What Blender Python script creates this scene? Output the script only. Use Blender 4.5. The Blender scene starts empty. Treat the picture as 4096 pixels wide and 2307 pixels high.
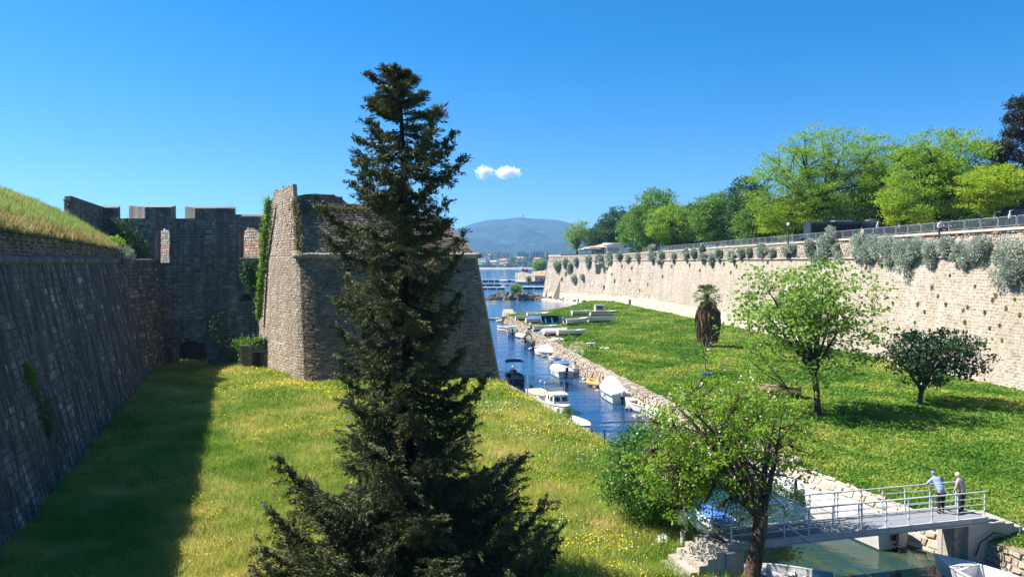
import bpy, math, random
import numpy as np
from mathutils import Vector, Matrix

C = bpy.context.scene
COL = C.collection
PI = math.pi
R = math.radians

# ------------------------------------------------------------------ camera
F = 731.0
CAMZ = 13.0
PITCH = R(2.04)
_cam = bpy.data.cameras.new('camera')
_cam.sensor_width = 36.0
_cam.lens = F * 36.0 / 1024.0
_cam.clip_start = 0.5
_cam.clip_end = 60000
camera = bpy.data.objects.new('camera', _cam)
camera.location = (0, 0, CAMZ)
camera.rotation_euler = (PI / 2 - PITCH, 0, 0)
COL.objects.link(camera)
C.camera = camera

# ------------------------------------------------------------------ light
SUN = Vector((-0.80, 0.15, 1.0)).normalized()
world = bpy.data.worlds.new('World')
C.world = world
world.use_nodes = True
_wn = world.node_tree.nodes
_wl = world.node_tree.links
_sky = _wn.new('ShaderNodeTexSky')
_sky.sky_type = 'NISHITA'
_sky.sun_disc = False
_sky.sun_elevation = math.asin(SUN.z)
_sky.sun_rotation = math.atan2(SUN.x, SUN.y)
_sky.altitude = 0
_sky.air_density = 1.0
_sky.dust_density = 0.3
_sky.ozone_density = 3.0
_tc = _wn.new('ShaderNodeTexCoord')
_mp = _wn.new('ShaderNodeMapping')
_mp.inputs['Scale'].default_value = (1, 1, .95)
_mp.inputs['Location'].default_value = (0, 0, .075)
_wl.new(_tc.outputs['Generated'], _mp.inputs['Vector'])
_wl.new(_mp.outputs[0], _sky.inputs['Vector'])
_hs = _wn.new('ShaderNodeHueSaturation')
_hs.inputs['Saturation'].default_value = 1.52
_hs.inputs['Value'].default_value = 1.08
_wl.new(_sky.outputs[0], _hs.inputs['Color'])
_wl.new(_hs.outputs[0], _wn['Background'].inputs[0])
_wn['Background'].inputs[1].default_value = 0.059
_sl = bpy.data.lights.new('sun', 'SUN')
_sl.energy = 4.9
_sl.angle = R(0.53)
_sl.color = (1.0, 0.955, 0.88)
sun = bpy.data.objects.new('sun', _sl)
sun.rotation_euler = SUN.to_track_quat('Z', 'Y').to_euler()
COL.objects.link(sun)
C.view_settings.view_transform = 'Standard'
C.view_settings.look = 'None'
C.view_settings.exposure = 1.42
C.view_settings.gamma = 1.0
C.view_settings.use_curve_mapping = False
C.cycles.max_bounces = 6
C.cycles.diffuse_bounces = 3
C.cycles.transparent_max_bounces = 8
C.cycles.volume_bounces = 3

# ------------------------------------------------------------------ helpers
_ca, _sa = math.cos(PITCH), math.sin(PITCH)
def _ray(px, py):
    a, b = (px - 512) / F, -(py - 288) / F
    return Vector((a, _ca + b * _sa, -_sa + b * _ca))
def gp(px, py, z):                       # point of the photograph on the level z
    d = _ray(px, py)
    return Vector((0, 0, CAMZ)) + d * ((z - CAMZ) / d.z)
def gd(px, py, Y):                       # point of the photograph at the distance Y
    d = _ray(px, py)
    return Vector((0, 0, CAMZ)) + d * (Y / d.y)
def ip(tab):
    xs, ys = zip(*tab)
    return lambda t: np.interp(t, xs, ys)
def sstep(a, b, x):
    t = np.clip((np.asarray(x, float) - a) / (b - a), 0, 1)
    return t * t * (3 - 2 * t)
def wob(x, y, s=1.0, seed=0.0):          # cheap smooth noise, about -1..1
    x = np.asarray(x, float) * s + seed * 3.1
    y = np.asarray(y, float) * s + seed * 1.7
    return (np.sin(x * 1.3 + 2.1 * np.sin(y * .7)) + np.sin(y * 1.7 + 1.3 * np.sin(x * 1.1 + 1)) +
            .6 * np.sin(x * 3.1 + y * 2.3) + .5 * np.sin(y * 4.3 - x * 2.9 + 2)) / 3.1

BASE = {}
def link(o):
    COL.objects.link(o)
    return o
def thing(name, label, cat, loc=(0, 0, 0), rotz=0.0, group=None):
    o = link(bpy.data.objects.new(name, None))
    o.empty_display_size = .3
    o.location = loc
    o.rotation_euler = (0, 0, rotz)
    tag(o, label, cat, group)
    BASE[o.name] = Vector(loc)
    return o
def tag(o, label=None, cat=None, group=None, kind=None):
    if label: o['label'] = label
    if cat: o['category'] = cat
    if group: o['group'] = group
    if kind: o['kind'] = kind
    return o

def build_np(name, V, Fc, mat, parent=None, tint=None, base=None, local=False, smooth=False, mi=None):
    V = np.asarray(V, np.float32).reshape(-1, 3)
    me = bpy.data.meshes.new(name)
    off = Vector((0, 0, 0))
    if parent is not None and not local:
        off = BASE.get(parent.name, off)
    elif base is not None:
        off = Vector(base)
    if not local:
        V = V - np.array(off, np.float32)
    me.vertices.add(len(V))
    me.vertices.foreach_set('co', V.ravel())
    if isinstance(Fc, np.ndarray):
        k = Fc.shape[1]
        tot = np.full(len(Fc), k, np.int32)
        flat = Fc.astype(np.int32).ravel()
    else:
        tot = np.array([len(f) for f in Fc], np.int32)
        flat = np.array([i for f in Fc for i in f], np.int32)
    me.loops.add(len(flat))
    me.loops.foreach_set('vertex_index', flat)
    me.polygons.add(len(tot))
    st = np.zeros(len(tot), np.int32)
    st[1:] = np.cumsum(tot)[:-1]
    me.polygons.foreach_set('loop_start', st)
    me.polygons.foreach_set('loop_total', tot)
    if mi is not None:
        me.polygons.foreach_set('material_index', np.asarray(mi, np.int32))
    me.polygons.foreach_set('use_smooth', np.full(len(tot), smooth, bool))
    if tint is not None:
        a = me.attributes.new('tint', 'FLOAT', 'FACE')
        a.data.foreach_set('value', np.asarray(tint, np.float32))
    me.update(calc_edges=True)
    for m in (mat if isinstance(mat, (list, tuple)) else [mat]):
        me.materials.append(m)
    o = link(bpy.data.objects.new(name, me))
    if parent is not None:
        o.parent = parent
        BASE[o.name] = BASE.get(parent.name, Vector((0, 0, 0)))
    elif base is not None:
        o.location = base
        BASE[o.name] = Vector(base)
    return o

class MB:
    def __init__(s):
        s.v, s.f, s.m, s.cur, s.M = [], [], [], 0, None
    def add(s, vs, fs):
        o = len(s.v)
        for p in vs:
            p = Vector(p)
            if s.M is not None: p = s.M @ p
            s.v.append(tuple(p))
        for f in fs:
            s.f.append(tuple(i + o for i in f))
            s.m.append(s.cur)
        return s
    def hexa(s, p):                       # 4 bottom, 4 top
        return s.add(p, [(3, 2, 1, 0), (4, 5, 6, 7), (0, 1, 5, 4), (1, 2, 6, 5), (2, 3, 7, 6), (3, 0, 4, 7)])
    def box(s, c, size, rz=0.0, taper=1.0):
        x, y, z = size[0] / 2, size[1] / 2, size[2] / 2
        cs, sn = math.cos(rz), math.sin(rz)
        pts = []
        for dz, k in ((-z, 1.0), (z, taper)):
            for dx, dy in ((-x, -y), (x, -y), (x, y), (-x, y)):
                dx *= k; dy *= k
                pts.append((c[0] + dx * cs - dy * sn, c[1] + dx * sn + dy * cs, c[2] + dz))
        return s.hexa(pts)
    def beam(s, a, b, w, h):              # box along a line
        a, b = Vector(a), Vector(b)
        d = (b - a).normalized()
        up = Vector((0, 0, 1)) if abs(d.z) < .95 else Vector((0, 1, 0))
        x = d.cross(up).normalized() * w / 2
        y = x.cross(d).normalized() * h / 2
        return s.hexa([a - x - y, a + x - y, b + x - y, b - x - y, a - x + y, a + x + y, b + x + y, b - x + y])
    def tube(s, path, r, n=6, cap=True):
        path = [Vector(p) for p in path]
        k = len(path)
        rs = [r] * k if not isinstance(r, (list, tuple)) else list(r)
        o = []
        ref = None
        vs = []
        for i, p in enumerate(path):
            d = (path[min(i + 1, k - 1)] - path[max(i - 1, 0)])
            if d.length < 1e-9: d = Vector((0, 0, 1))
            d.normalize()
            if ref is None:
                ref = d.orthogonal().normalized()
            u = (ref - d * ref.dot(d))
            if u.length < 1e-6: u = d.orthogonal()
            u.normalize(); ref = u
            w = d.cross(u)
            for j in range(n):
                a = 2 * PI * j / n
                vs.append(p + (u * math.cos(a) + w * math.sin(a)) * rs[i])
        fs = []
        for i in range(k - 1):
            for j in range(n):
                fs.append((i * n + j, i * n + (j + 1) % n, (i + 1) * n + (j + 1) % n, (i + 1) * n + j))
        if cap:
            fs.append(tuple(range(n - 1, -1, -1)))
            fs.append(tuple((k - 1) * n + j for j in range(n)))
        return s.add(vs, fs)
    def lathe(s, c, prof, n=12, sx=1.0, sy=1.0):
        vs, fs = [], []
        for r, z in prof:
            for j in range(n):
                a = 2 * PI * j / n
                vs.append((c[0] + r * sx * math.cos(a), c[1] + r * sy * math.sin(a), c[2] + z))
        k = len(prof)
        for i in range(k - 1):
            for j in range(n):
                fs.append((i * n + j, i * n + (j + 1) % n, (i + 1) * n + (j + 1) % n, (i + 1) * n + j))
        fs.append(tuple(range(n - 1, -1, -1)))
        fs.append(tuple((k - 1) * n + j for j in range(n)))
        return s.add(vs, fs)
    def ball(s, c, rx, ry=None, rz=None, n=10, m=6):
        ry = rx if ry is None else ry
        rz = rx if rz is None else rz
        prof = [(math.sin(PI * i / m) + 1e-4, -rz * math.cos(PI * i / m)) for i in range(m + 1)]
        return s.lathe(c, prof, n, rx, ry)
    def prism(s, poly, z0, z1):
        n = len(poly)
        vs = [(p[0], p[1], z0) for p in poly] + [(p[0], p[1], z1) for p in poly]
        fs = [tuple(range(n - 1, -1, -1)), tuple(range(n, 2 * n))]
        fs += [(i, (i + 1) % n, n + (i + 1) % n, n + i) for i in range(n)]
        return s.add(vs, fs)
    def grid(s, rows):
        k = len(rows[0])
        vs = [p for r in rows for p in r]
        fs = [(i * k + j, i * k + j + 1, (i + 1) * k + j + 1, (i + 1) * k + j) for i in range(len(rows) - 1) for j in range(k - 1)]
        return s.add(vs, fs)
    def build(s, name, mat, parent=None, base=None, local=False, smooth=False):
        return build_np(name, np.array(s.v), s.f, mat, parent, base=base, local=local, smooth=smooth, mi=s.m)

def copy_tree(o, parent=None):
    c = link(o.copy())
    if parent is not None:
        c.parent = parent
    for ch in list(o.children):
        copy_tree(ch, c)
    return c

ONES = 'first second third fourth fifth sixth seventh eighth ninth tenth eleventh twelfth thirteenth fourteenth fifteenth sixteenth seventeenth eighteenth nineteenth'.split()
ORD = ONES + [w_ if not o_ else w_.replace('ieth', 'y') + '-' + o_ for w_ in ('twentieth', 'thirtieth', 'fortieth', 'fiftieth', 'sixtieth', 'seventieth', 'eightieth') for o_ in [''] + ONES[:9]]
# ------------------------------------------------------------------ materials
class NT:
    def __init__(s, name):
        s.mat = bpy.data.materials.new(name)
        s.mat.use_nodes = True
        s.nt = s.mat.node_tree
        s.nt.nodes.clear()
        s.out = s.nt.nodes.new('ShaderNodeOutputMaterial')
        s.pos = s.n('ShaderNodeNewGeometry').outputs['Position']
    def n(s, t, **kw):
        nd = s.nt.nodes.new(t)
        for k, v in kw.items():
            if k.startswith('_'):
                setattr(nd, k[1:], v)
            else:
                s.put(nd, k, v)
        return nd
    def put(s, nd, k, v):
        i = nd.inputs[int(k[1:])] if (k[0] == 'i' and k[1:].isdigit()) else nd.inputs[k.replace('_', ' ')]
        if isinstance(v, bpy.types.NodeSocket):
            s.nt.links.new(v, i)
        elif isinstance(v, (tuple, list)) and i.type == 'RGBA' and len(v) == 3:
            i.default_value = (*v, 1)
        else:
            i.default_value = v
    def noise(s, scale=1.0, detail=4.0, rough=.55, vec=None, stretch=None, dist=0.0):
        v = vec or s.pos
        if stretch:
            v = s.n('ShaderNodeVectorMath', _operation='MULTIPLY', i0=v, i1=stretch).outputs[0]
        return s.n('ShaderNodeTexNoise', Vector=v, Scale=scale, Detail=detail, Roughness=rough, Distortion=dist).outputs['Fac']
    def rng(s, v, a, b, c=0.0, d=1.0):
        return s.n('ShaderNodeMapRange', Value=v, From_Min=a, From_Max=b, To_Min=c, To_Max=d).outputs[0]
    def ramp(s, v, stops, const=False):
        nd = s.n('ShaderNodeValToRGB', Fac=v)
        cr = nd.color_ramp
        if const: cr.interpolation = 'CONSTANT'
        while len(cr.elements) < len(stops): cr.elements.new(.5)
        for e, (p, c) in zip(cr.elements, stops):
            e.position = p; e.color = (*c, 1)
        return nd.outputs[0]
    def mix(s, f, a, b, mode='MIX'):
        nd = s.n('ShaderNodeMix', _data_type='RGBA', _blend_type=mode)
        s.put(nd, 'i0', f); s.put(nd, 'i6', a); s.put(nd, 'i7', b)
        return nd.outputs[2]
    def math(s, op, a, b=0.0):
        return s.n('ShaderNodeMath', _operation=op, i0=a, i1=b).outputs[0]
    def tint(s):
        a = s.n('ShaderNodeAttribute', _attribute_name='tint').outputs['Fac']
        r = s.n('ShaderNodeObjectInfo').outputs['Random']
        return s.math('FRACT', s.math('ADD', a, r))
    def bump(s, h, strength=.4, dist=.05):
        return s.n('ShaderNodeBump', Height=h, Strength=strength, Distance=dist).outputs[0]
    def bsdf(s, color, rough=.8, normal=None, spec=.3, **kw):
        b = s.n('ShaderNodeBsdfPrincipled', Base_Color=color, Roughness=rough, **kw)
        b.inputs['Specular IOR Level'].default_value = spec
        if normal is not None: s.put(b, 'Normal', normal)
        s.nt.links.new(b.outputs[0], s.out.inputs[0])
        return b
    def surf(s, sh):
        s.nt.links.new(sh, s.out.inputs[0])
        return s.mat

def stone_mat(name, stops, streak=(.06, .06, .065), streak_amt=.6, streak_w=1.4, pale=None, moss=None, moss_amt=.0,
              bump=.5, blotch=.35, dark=(.05, .05, .05)):
    t = NT(name)
    col = t.ramp(t.tint(), stops)
    n1 = t.noise(.22, 6, .6)
    col = t.mix(t.math('MULTIPLY', t.rng(n1, .42, .68), blotch), col, dark)
    st = t.noise(1.0, 5, .6, stretch=(streak_w, streak_w, .06), dist=.4)
    col = t.mix(t.math('MULTIPLY', t.rng(st, .44, .56), streak_amt), col, streak)
    if pale:
        pn = t.noise(1.0, 5, .65, stretch=(1.1, 1.1, .22))
        col = t.mix(t.math('MULTIPLY', t.rng(pn, .60, .68), .75), col, pale)
    if moss:
        mn = t.noise(.5, 7, .65)
        col = t.mix(t.math('MULTIPLY', t.rng(mn, .52, .66), moss_amt), col, moss)
    fine = t.noise(9.0, 6, .7)
    col = t.mix(t.rng(fine, .3, .75, .45, 0.0), col, dark)
    nb = t.bump(t.math('ADD', fine, t.noise(2.2, 5, .6)), bump, .12)
    t.bsdf(col, .93, nb, .15)
    return t.mat

def flat_mat(name, col, rough=.5, var=.12, scale=3.0, spec=.4, metal=0.0, bump=.0, dirt=None):
    t = NT(name)
    n = t.noise(scale, 5, .6)
    c = t.mix(t.rng(n, .35, .7, 0, var * 2), col, dirt or tuple(x * .45 for x in col))
    c = t.mix(t.math('MULTIPLY', t.tint(), var * .5), c, tuple(min(1, x * 1.25) for x in col))
    b = t.bsdf(c, rough, t.bump(t.noise(scale * 6, 4), bump, .02) if bump else None, spec, Metallic=metal)
    return t.mat

def leaf_mat(name, stops, trans=.35, tcol=None, pn_scale=.35, rough=.6):
    t = NT(name)
    v = t.math('ADD', t.math('MULTIPLY', t.n('ShaderNodeAttribute', _attribute_name='tint').outputs['Fac'], .75),
               t.math('MULTIPLY', t.noise(pn_scale, 3), .3))
    col = t.ramp(v, stops)
    d = t.n('ShaderNodeBsdfPrincipled', Base_Color=col, Roughness=rough)
    d.inputs['Specular IOR Level'].default_value = .25
    tr = t.n('ShaderNodeBsdfTranslucent', Color=t.mix(.5, col, tcol) if tcol else col)
    m = t.n('ShaderNodeMixShader', i0=trans, i1=d.outputs[0], i2=tr.outputs[0])
    return t.surf(m.outputs[0])
# ------------------------------------------------------------------ masonry
def masonry(parent, P, U, Vr, ch, ln, mat, n_parts=300, proud=.05, gap=.02, jit=.35, seed=1, skip=None, flip=False,
            name='stone', rough_pos=.03, batch='small_stones'):
    """stones laid in courses over the surface P(u, v) -> points; the ones that show largest become parts"""
    rg = np.random.default_rng(seed)
    u0s, u1s, v0s, v1s = [], [], [], []
    v = Vr[0]
    while v < Vr[1] - ch * .3:
        h = min(ch * rg.uniform(.8, 1.2), Vr[1] - v)
        u = U[0] - rg.uniform(0, ln)
        while u < U[1]:
            l = ln * rg.uniform(1 - jit * 1.3, 1 + jit * 1.6)
            a, b = max(u, U[0]), min(u + l, U[1])
            if b - a > ln * .2:
                u0s.append(a); u1s.append(b); v0s.append(v); v1s.append(v + h)
            u += l
        v += h
    u0, u1, v0, v1 = map(np.array, (u0s, u1s, v0s, v1s))
    if skip is not None:
        k = ~skip((u0 + u1) / 2, (v0 + v1) / 2)
        u0, u1, v0, v1 = u0[k], u1[k], v0[k], v1[k]
    n = len(u0)
    um, vm = (u0 + u1) / 2, (v0 + v1) / 2
    e = .05
    du = P(um + e, vm) - P(um - e, vm)
    dv = P(um, vm + e) - P(um, vm - e)
    nr = np.cross(du, dv)
    nr /= np.linalg.norm(nr, axis=1)[:, None] + 1e-9
    if flip: nr = -nr
    g = gap * rg.uniform(.5, 1.5, n)
    bev = np.minimum(.06, (v1 - v0) * .18)
    pr = proud * rg.uniform(.25, 1.6, n)
    cor = []
    for (a, b) in ((0, 0), (1, 0), (1, 1), (0, 1)):
        uu = np.where(a, u1 - g, u0 + g) + rg.uniform(-1, 1, n) * rough_pos
        vv = np.where(b, v1 - g, v0 + g) + rg.uniform(-1, 1, n) * rough_pos
        cor.append((uu, vv))
    low = [P(a, b) - nr * .12 for a, b in cor]
    top = []
    for (a, b), (sa, sb) in zip(cor, ((1, 1), (-1, 1), (-1, -1), (1, -1))):
        top.append(P(a + sa * bev * rg.uniform(.3, 1.2, n), b + sb * bev * rg.uniform(.3, 1.2, n)) + nr * (pr + rg.uniform(-.012, .012, n))[:, None])
    V = np.stack(low + top, 1)                       # n,8,3
    q = np.array([[4, 5, 6, 7], [0, 1, 5, 4], [1, 2, 6, 5], [2, 3, 7, 6], [3, 0, 4, 7]])
    if flip: q = q[:, ::-1]
    tint = rg.random(n)
    cen = V.mean(1)
    d2 = ((cen - np.array([0, 0, CAMZ])) ** 2).sum(1)
    size = (u1 - u0) * (v1 - v0) / d2
    px = 512 + F * cen[:, 0] / np.maximum(cen[:, 1], 1)
    py = 262 - F * (cen[:, 2] - CAMZ) / np.maximum(cen[:, 1], 1)
    inv = (px > -5) & (px < 1030) & (cen[:, 1] > 2) & (py > -5) & (py < 580)
    order = np.argsort(-np.where(inv, size, size * 1e-3))
    big = order[:n_parts]
    rest = order[n_parts:]
    for i in big:
        build_np(name, V[i], q, mat, parent, tint=np.full(5, tint[i]))
    if len(rest):
        idx = np.arange(len(rest))[:, None, None] * 8 + q[None]
        o = build_np(batch, V[rest].reshape(-1, 3), idx.reshape(-1, 4), mat, parent, tint=np.repeat(tint[rest], 5))
        o['kind'] = 'stuff'
    return n

def surface(parent, name, P, us, vs, mat, off=0.0, flip=False, kind=None):
    rows = []
    for v in vs:
        rows.append(P(np.array(us, float), np.full(len(us), float(v))))
    A = np.stack(rows)
    k = A.shape[1]
    f = [(i * k + j, i * k + j + 1, (i + 1) * k + j + 1, (i + 1) * k + j) for i in range(A.shape[0] - 1) for j in range(k - 1)]
    if flip: f = [t[::-1] for t in f]
    o = build_np(name, A.reshape(-1, 3), np.array(f), mat, parent)
    if kind: o['kind'] = kind
    return o

def polyline_surface(bot, top, zb, zt):
    """wall through plan polylines bot (at zb) and top (at zt); u in metres along bot, v in metres of height"""
    bot, top = np.array(bot, float), np.array(top, float)
    s = np.concatenate([[0], np.cumsum(np.linalg.norm(np.diff(bot, axis=0), axis=1))])
    if np.isscalar(zb): zb = [zb] * len(bot)
    if np.isscalar(zt): zt = [zt] * len(bot)
    def P(u, v):
        u = np.asarray(u, float); v = np.asarray(v, float)
        bx, by = np.interp(u, s, bot[:, 0]), np.interp(u, s, bot[:, 1])
        tx, ty = np.interp(u, s, top[:, 0]), np.interp(u, s, top[:, 1])
        b0, t0 = np.interp(u, s, zb), np.interp(u, s, zt)
        k = v / np.maximum(t0 - b0, .01)
        return np.stack([bx + (tx - bx) * k, by + (ty - by) * k, b0 + v], -1)
    return P, s[-1], s

# ------------------------------------------------------------------ stone and ground materials
M = {}
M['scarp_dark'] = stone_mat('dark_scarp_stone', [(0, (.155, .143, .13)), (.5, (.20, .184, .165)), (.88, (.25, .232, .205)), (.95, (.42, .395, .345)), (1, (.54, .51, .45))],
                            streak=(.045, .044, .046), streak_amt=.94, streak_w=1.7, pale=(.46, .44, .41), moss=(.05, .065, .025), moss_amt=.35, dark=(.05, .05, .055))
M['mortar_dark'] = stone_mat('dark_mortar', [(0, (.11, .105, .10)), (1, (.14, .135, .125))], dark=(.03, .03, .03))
M['curtain'] = stone_mat('weathered_grey_stone', [(0, (.11, .09, .07)), (.5, (.22, .19, .155)), (.82, (.33, .295, .245)), (1, (.55, .51, .45))],
                         streak=(.06, .055, .05), streak_amt=.5, pale=(.42, .38, .32), moss=(.07, .09, .03), moss_amt=.5, dark=(.06, .055, .05))
M['merlon'] = stone_mat('pale_grey_stone', [(0, (.16, .155, .14)), (.6, (.25, .24, .21)), (1, (.44, .42, .37))], streak_amt=.5, streak=(.07, .068, .06))
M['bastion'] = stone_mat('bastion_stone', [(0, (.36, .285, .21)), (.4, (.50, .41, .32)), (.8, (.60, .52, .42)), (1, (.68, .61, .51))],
                         streak=(.30, .23, .16), streak_amt=.5, streak_w=1.1, dark=(.20, .16, .11), blotch=.35, moss=(.15, .13, .05), moss_amt=.2)  # paler copy, sunlight of the left face put into its colour
M['bastion_front'] = stone_mat('bastion_shaded_brown_stone', [(0, (.13, .10, .07)), (.5, (.23, .18, .125)), (.85, (.33, .27, .20)), (1, (.46, .40, .31))],
                         streak=(.08, .062, .045), streak_amt=.5, streak_w=.9, dark=(.06, .048, .036), blotch=.6, moss=(.26, .15, .05), moss_amt=.3)  # darker copy of the bastion stone, shade of the front put into its colour
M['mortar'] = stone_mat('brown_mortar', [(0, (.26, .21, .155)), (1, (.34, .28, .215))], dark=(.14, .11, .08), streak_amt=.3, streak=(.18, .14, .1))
M['pale'] = stone_mat('pale_scarp_stone', [(0, (.20, .17, .14)), (.3, (.31, .265, .22)), (.6, (.42, .365, .30)), (.85, (.52, .46, .375)), (1, (.60, .54, .45))],
                      streak=(.25, .19, .13), streak_amt=.6, streak_w=.55, dark=(.22, .18, .14), blotch=.28, bump=.6)
M['mortar_pale'] = stone_mat('pale_mortar', [(0, (.47, .405, .325)), (1, (.52, .455, .37))], dark=(.28, .23, .18), streak=(.33, .26, .18), streak_amt=.5, streak_w=.8, blotch=.4)
M['plaster'] = stone_mat('pale_render', [(0, (.46, .40, .325)), (1, (.52, .46, .38))], streak=(.36, .29, .21), streak_amt=.45, dark=(.3, .25, .19), blotch=.35, bump=.2)
M['cordon'] = stone_mat('cordon_stone', [(0, (.15, .15, .15)), (1, (.30, .295, .28))], streak_amt=.4, dark=(.06, .06, .06))
M['cordon_warm'] = stone_mat('warm_cordon_stone', [(0, (.34, .30, .24)), (1, (.50, .46, .38))], streak=(.2, .16, .1), streak_amt=.4, dark=(.15, .12, .09))
M['quay'] = stone_mat('quay_stone', [(0, (.35, .29, .22)), (.5, (.46, .40, .315)), (1, (.56, .50, .41))], streak=(.26, .20, .14), streak_amt=.3, dark=(.14, .11, .08), blotch=.35, moss=(.16, .15, .06), moss_amt=.25)
M['concrete'] = stone_mat('weathered_concrete', [(0, (.38, .34, .285)), (1, (.47, .43, .37))], streak=(.22, .19, .15), streak_amt=.3, dark=(.16, .14, .12), bump=.25)
M['rock'] = stone_mat('dark_rock', [(0, (.09, .075, .06)), (1, (.22, .19, .15))], streak_amt=.3, dark=(.04, .035, .03), bump=.9)
M['black'] = flat_mat('black_paint_and_shade', (.012, .011, .010), .9, .3)  # for black parts and for painted darkness in openings
M['earth'] = stone_mat('bare_earth', [(0, (.24, .18, .12)), (1, (.36, .29, .20))], streak_amt=0, dark=(.14, .10, .07))

def ground_mat(name, cols, sc=.25, bumpd=.15):
    t = NT(name)
    c = t.ramp(t.noise(sc, 6, .6), cols)
    f = t.noise(7.0, 6, .7)
    c = t.mix(t.rng(f, .35, .7, .7, 0), c, tuple(x * .3 for x in cols[0][1]))
    t.bsdf(c, .95, t.bump(t.noise(5.0, 6, .7), .9, bumpd), .1)
    return t.mat
M['field_left'] = ground_mat('meadow_soil', [(.3, (.05, .10, .012)), (.5, (.12, .15, .02)), (.65, (.24, .20, .05))])
M['field_right'] = ground_mat('weedy_soil', [(.3, (.035, .11, .01)), (.55, (.055, .15, .014)), (.72, (.14, .16, .04))])

# ------------------------------------------------------------------ water, ground
def water():
    t = NT('sea_water')
    sep = t.n('ShaderNodeSeparateXYZ', Vector=t.pos)
    y = sep.outputs['Y']
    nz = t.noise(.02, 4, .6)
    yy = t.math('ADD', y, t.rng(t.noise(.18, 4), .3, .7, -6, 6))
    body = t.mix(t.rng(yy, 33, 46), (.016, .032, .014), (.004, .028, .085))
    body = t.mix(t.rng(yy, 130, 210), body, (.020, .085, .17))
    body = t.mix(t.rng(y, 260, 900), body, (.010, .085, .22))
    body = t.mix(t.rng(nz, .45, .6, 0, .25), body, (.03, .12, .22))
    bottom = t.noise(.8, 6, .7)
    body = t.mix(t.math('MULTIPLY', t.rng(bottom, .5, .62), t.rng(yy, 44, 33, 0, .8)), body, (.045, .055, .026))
    n1 = t.noise(1.3, 3, .55, stretch=(.7, 1.6, 1))
    n2 = t.noise(.22, 3, .55, stretch=(.5, 1.8, 1))
    h = t.math('ADD', t.math('MULTIPLY', n1, .10), t.math('MULTIPLY', n2, .30))
    calm = t.rng(yy, 30, 60, .22, .42)
    bp = t.n('ShaderNodeBump', Height=h, Strength=calm, Distance=1.0)
    b = t.bsdf(body, .04, bp.outputs[0], .38)
    b.inputs['IOR'].default_value = 1.33
    return t.mat
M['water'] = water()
rings = [0, 40, 90, 160, 300, 600, 1200, 3000, 9000, 25000]
mb = MB()
rows = []
for Y in (-60, 0, 20, 60, 140, 260, 500, 1000, 2000, 5000, 14000):
    rows.append([(x * (1 + max(Y, 0) / 400), Y, 0) for x in np.linspace(-500, 500, 15)])
mb.grid(rows)
tag(mb.build('sea', M['water']), kind='structure')

XL = ip([(-30, 12), (-5, 10.6), (20, 9.4), (31, 8.4), (46, 7.2), (72, -.6), (74, -1.4), (92, -12)])     # left bank of the canal
XR = ip([(-30, 42), (-5, 31), (20, 23.0), (29, 20.3), (31, 19.5), (35, 18.5), (40, 16.6), (60, 12.5), (89, 7.8), (120, 3.6), (161, -1.5)])   # right bank
XRF = XR
WF = [(52.5, -10), (48.6, 35), (45.7, 65), (42.9, 98), (39.5, 130), (34.3, 173), (27.6, 219), (11.0, 264)]     # foot of the pale scarp
XW = ip([(y, x) for x, y in WF])
LFT = lambda t: (-20.9 - .344 * (t - 29.8) / .939, t)
XLW = lambda Y: -20.9 - .3663 * (np.asarray(Y, float) - 29.8)                                # foot of the dark scarp

def lz(x, y):
    return 1.0 + .10 * wob(x, y, .35) + .05 * wob(x, y, 1.1, 3) - .35 * sstep(1.6, 0, XL(y) - x) * (y < 72)
def rz_(x, y):
    z = 1.30 + .10 * wob(x, y, .3, 2) + .05 * wob(x, y, 1.0, 4)
    z = z - (z - .25) * sstep(0, 1, (y - 158 - (x - 0) * 1.6) / 14) * sstep(30, 12, x)
    z = z + 1.0 * np.exp(-((x - 22) / 6) ** 2 - ((y - 196) / 14) ** 2)
    return z - .25 * sstep(1.2, 0, x - XR(y)) * (y < 150)
def sheet(name, ys, fl, fr, fz, mat, nx=50, skirt=-1.5, sides='r'):
    rows = []
    for y in ys:
        xs = np.linspace(float(fl(y)), float(fr(y)), nx)
        r = [(x, y, float(fz(x, y))) for x in xs]
        if 'r' in sides: r.append((xs[-1] + .25, y, skirt))
        if 'l' in sides: r.insert(0, (xs[0] - .25, y, skirt))
        rows.append(r)
    m = MB(); m.grid(rows)
    o = m.build(name, mat, smooth=True)
    return tag(o, kind='structure')
sheet('meadow_ground', list(np.arange(-20, 92, 1.0)), lambda y: XLW(y) - 3, XL, lz, M['field_left'])
XB = ip([(-30, 42), (-5, 31), (20, 23.0), (29, 20.3), (31, 19.5), (35, 18.5), (40, 16.6), (60, 12.5), (89, 7.8), (120, 3.6), (152, -.4), (166, -1.0), (180, 6), (205, 17.5), (220, 25)])
sheet('green_ground', list(np.arange(-20, 222, 1.5)), lambda y: XB(y) + .35 + .75 * float(sstep(39, 34, y)), lambda y: XW(y) + 2, rz_, M['field_right'], sides='l')

# ------------------------------------------------------------------ dark scarp wall on the left
t = thing('fortress_wall', 'tall dark streaked fortress wall leaning back along the left edge of the meadow', 'wall', (-30, 50, 0))
nx_, ny_ = -.939, -.344
fb = [(float(XLW(y)), y) for y in (4, 20, 40, 60, 75.6)]
fb_t = [(x + nx_ * 2.5, y + ny_ * 2.5) for x, y in fb]
fb_b = [(x - nx_ * .15, y - ny_ * .15) for x, y in fb]
P, Ltot, _ = polyline_surface(fb_b, fb_t, .2, 13.0)
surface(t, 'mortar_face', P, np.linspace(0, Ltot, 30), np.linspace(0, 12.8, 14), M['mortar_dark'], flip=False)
masonry(t, P, (18, Ltot), (0, 12.8), .44, .78, M['scarp_dark'], 300, proud=.022, gap=.004, seed=3, rough_pos=.008)
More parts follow.
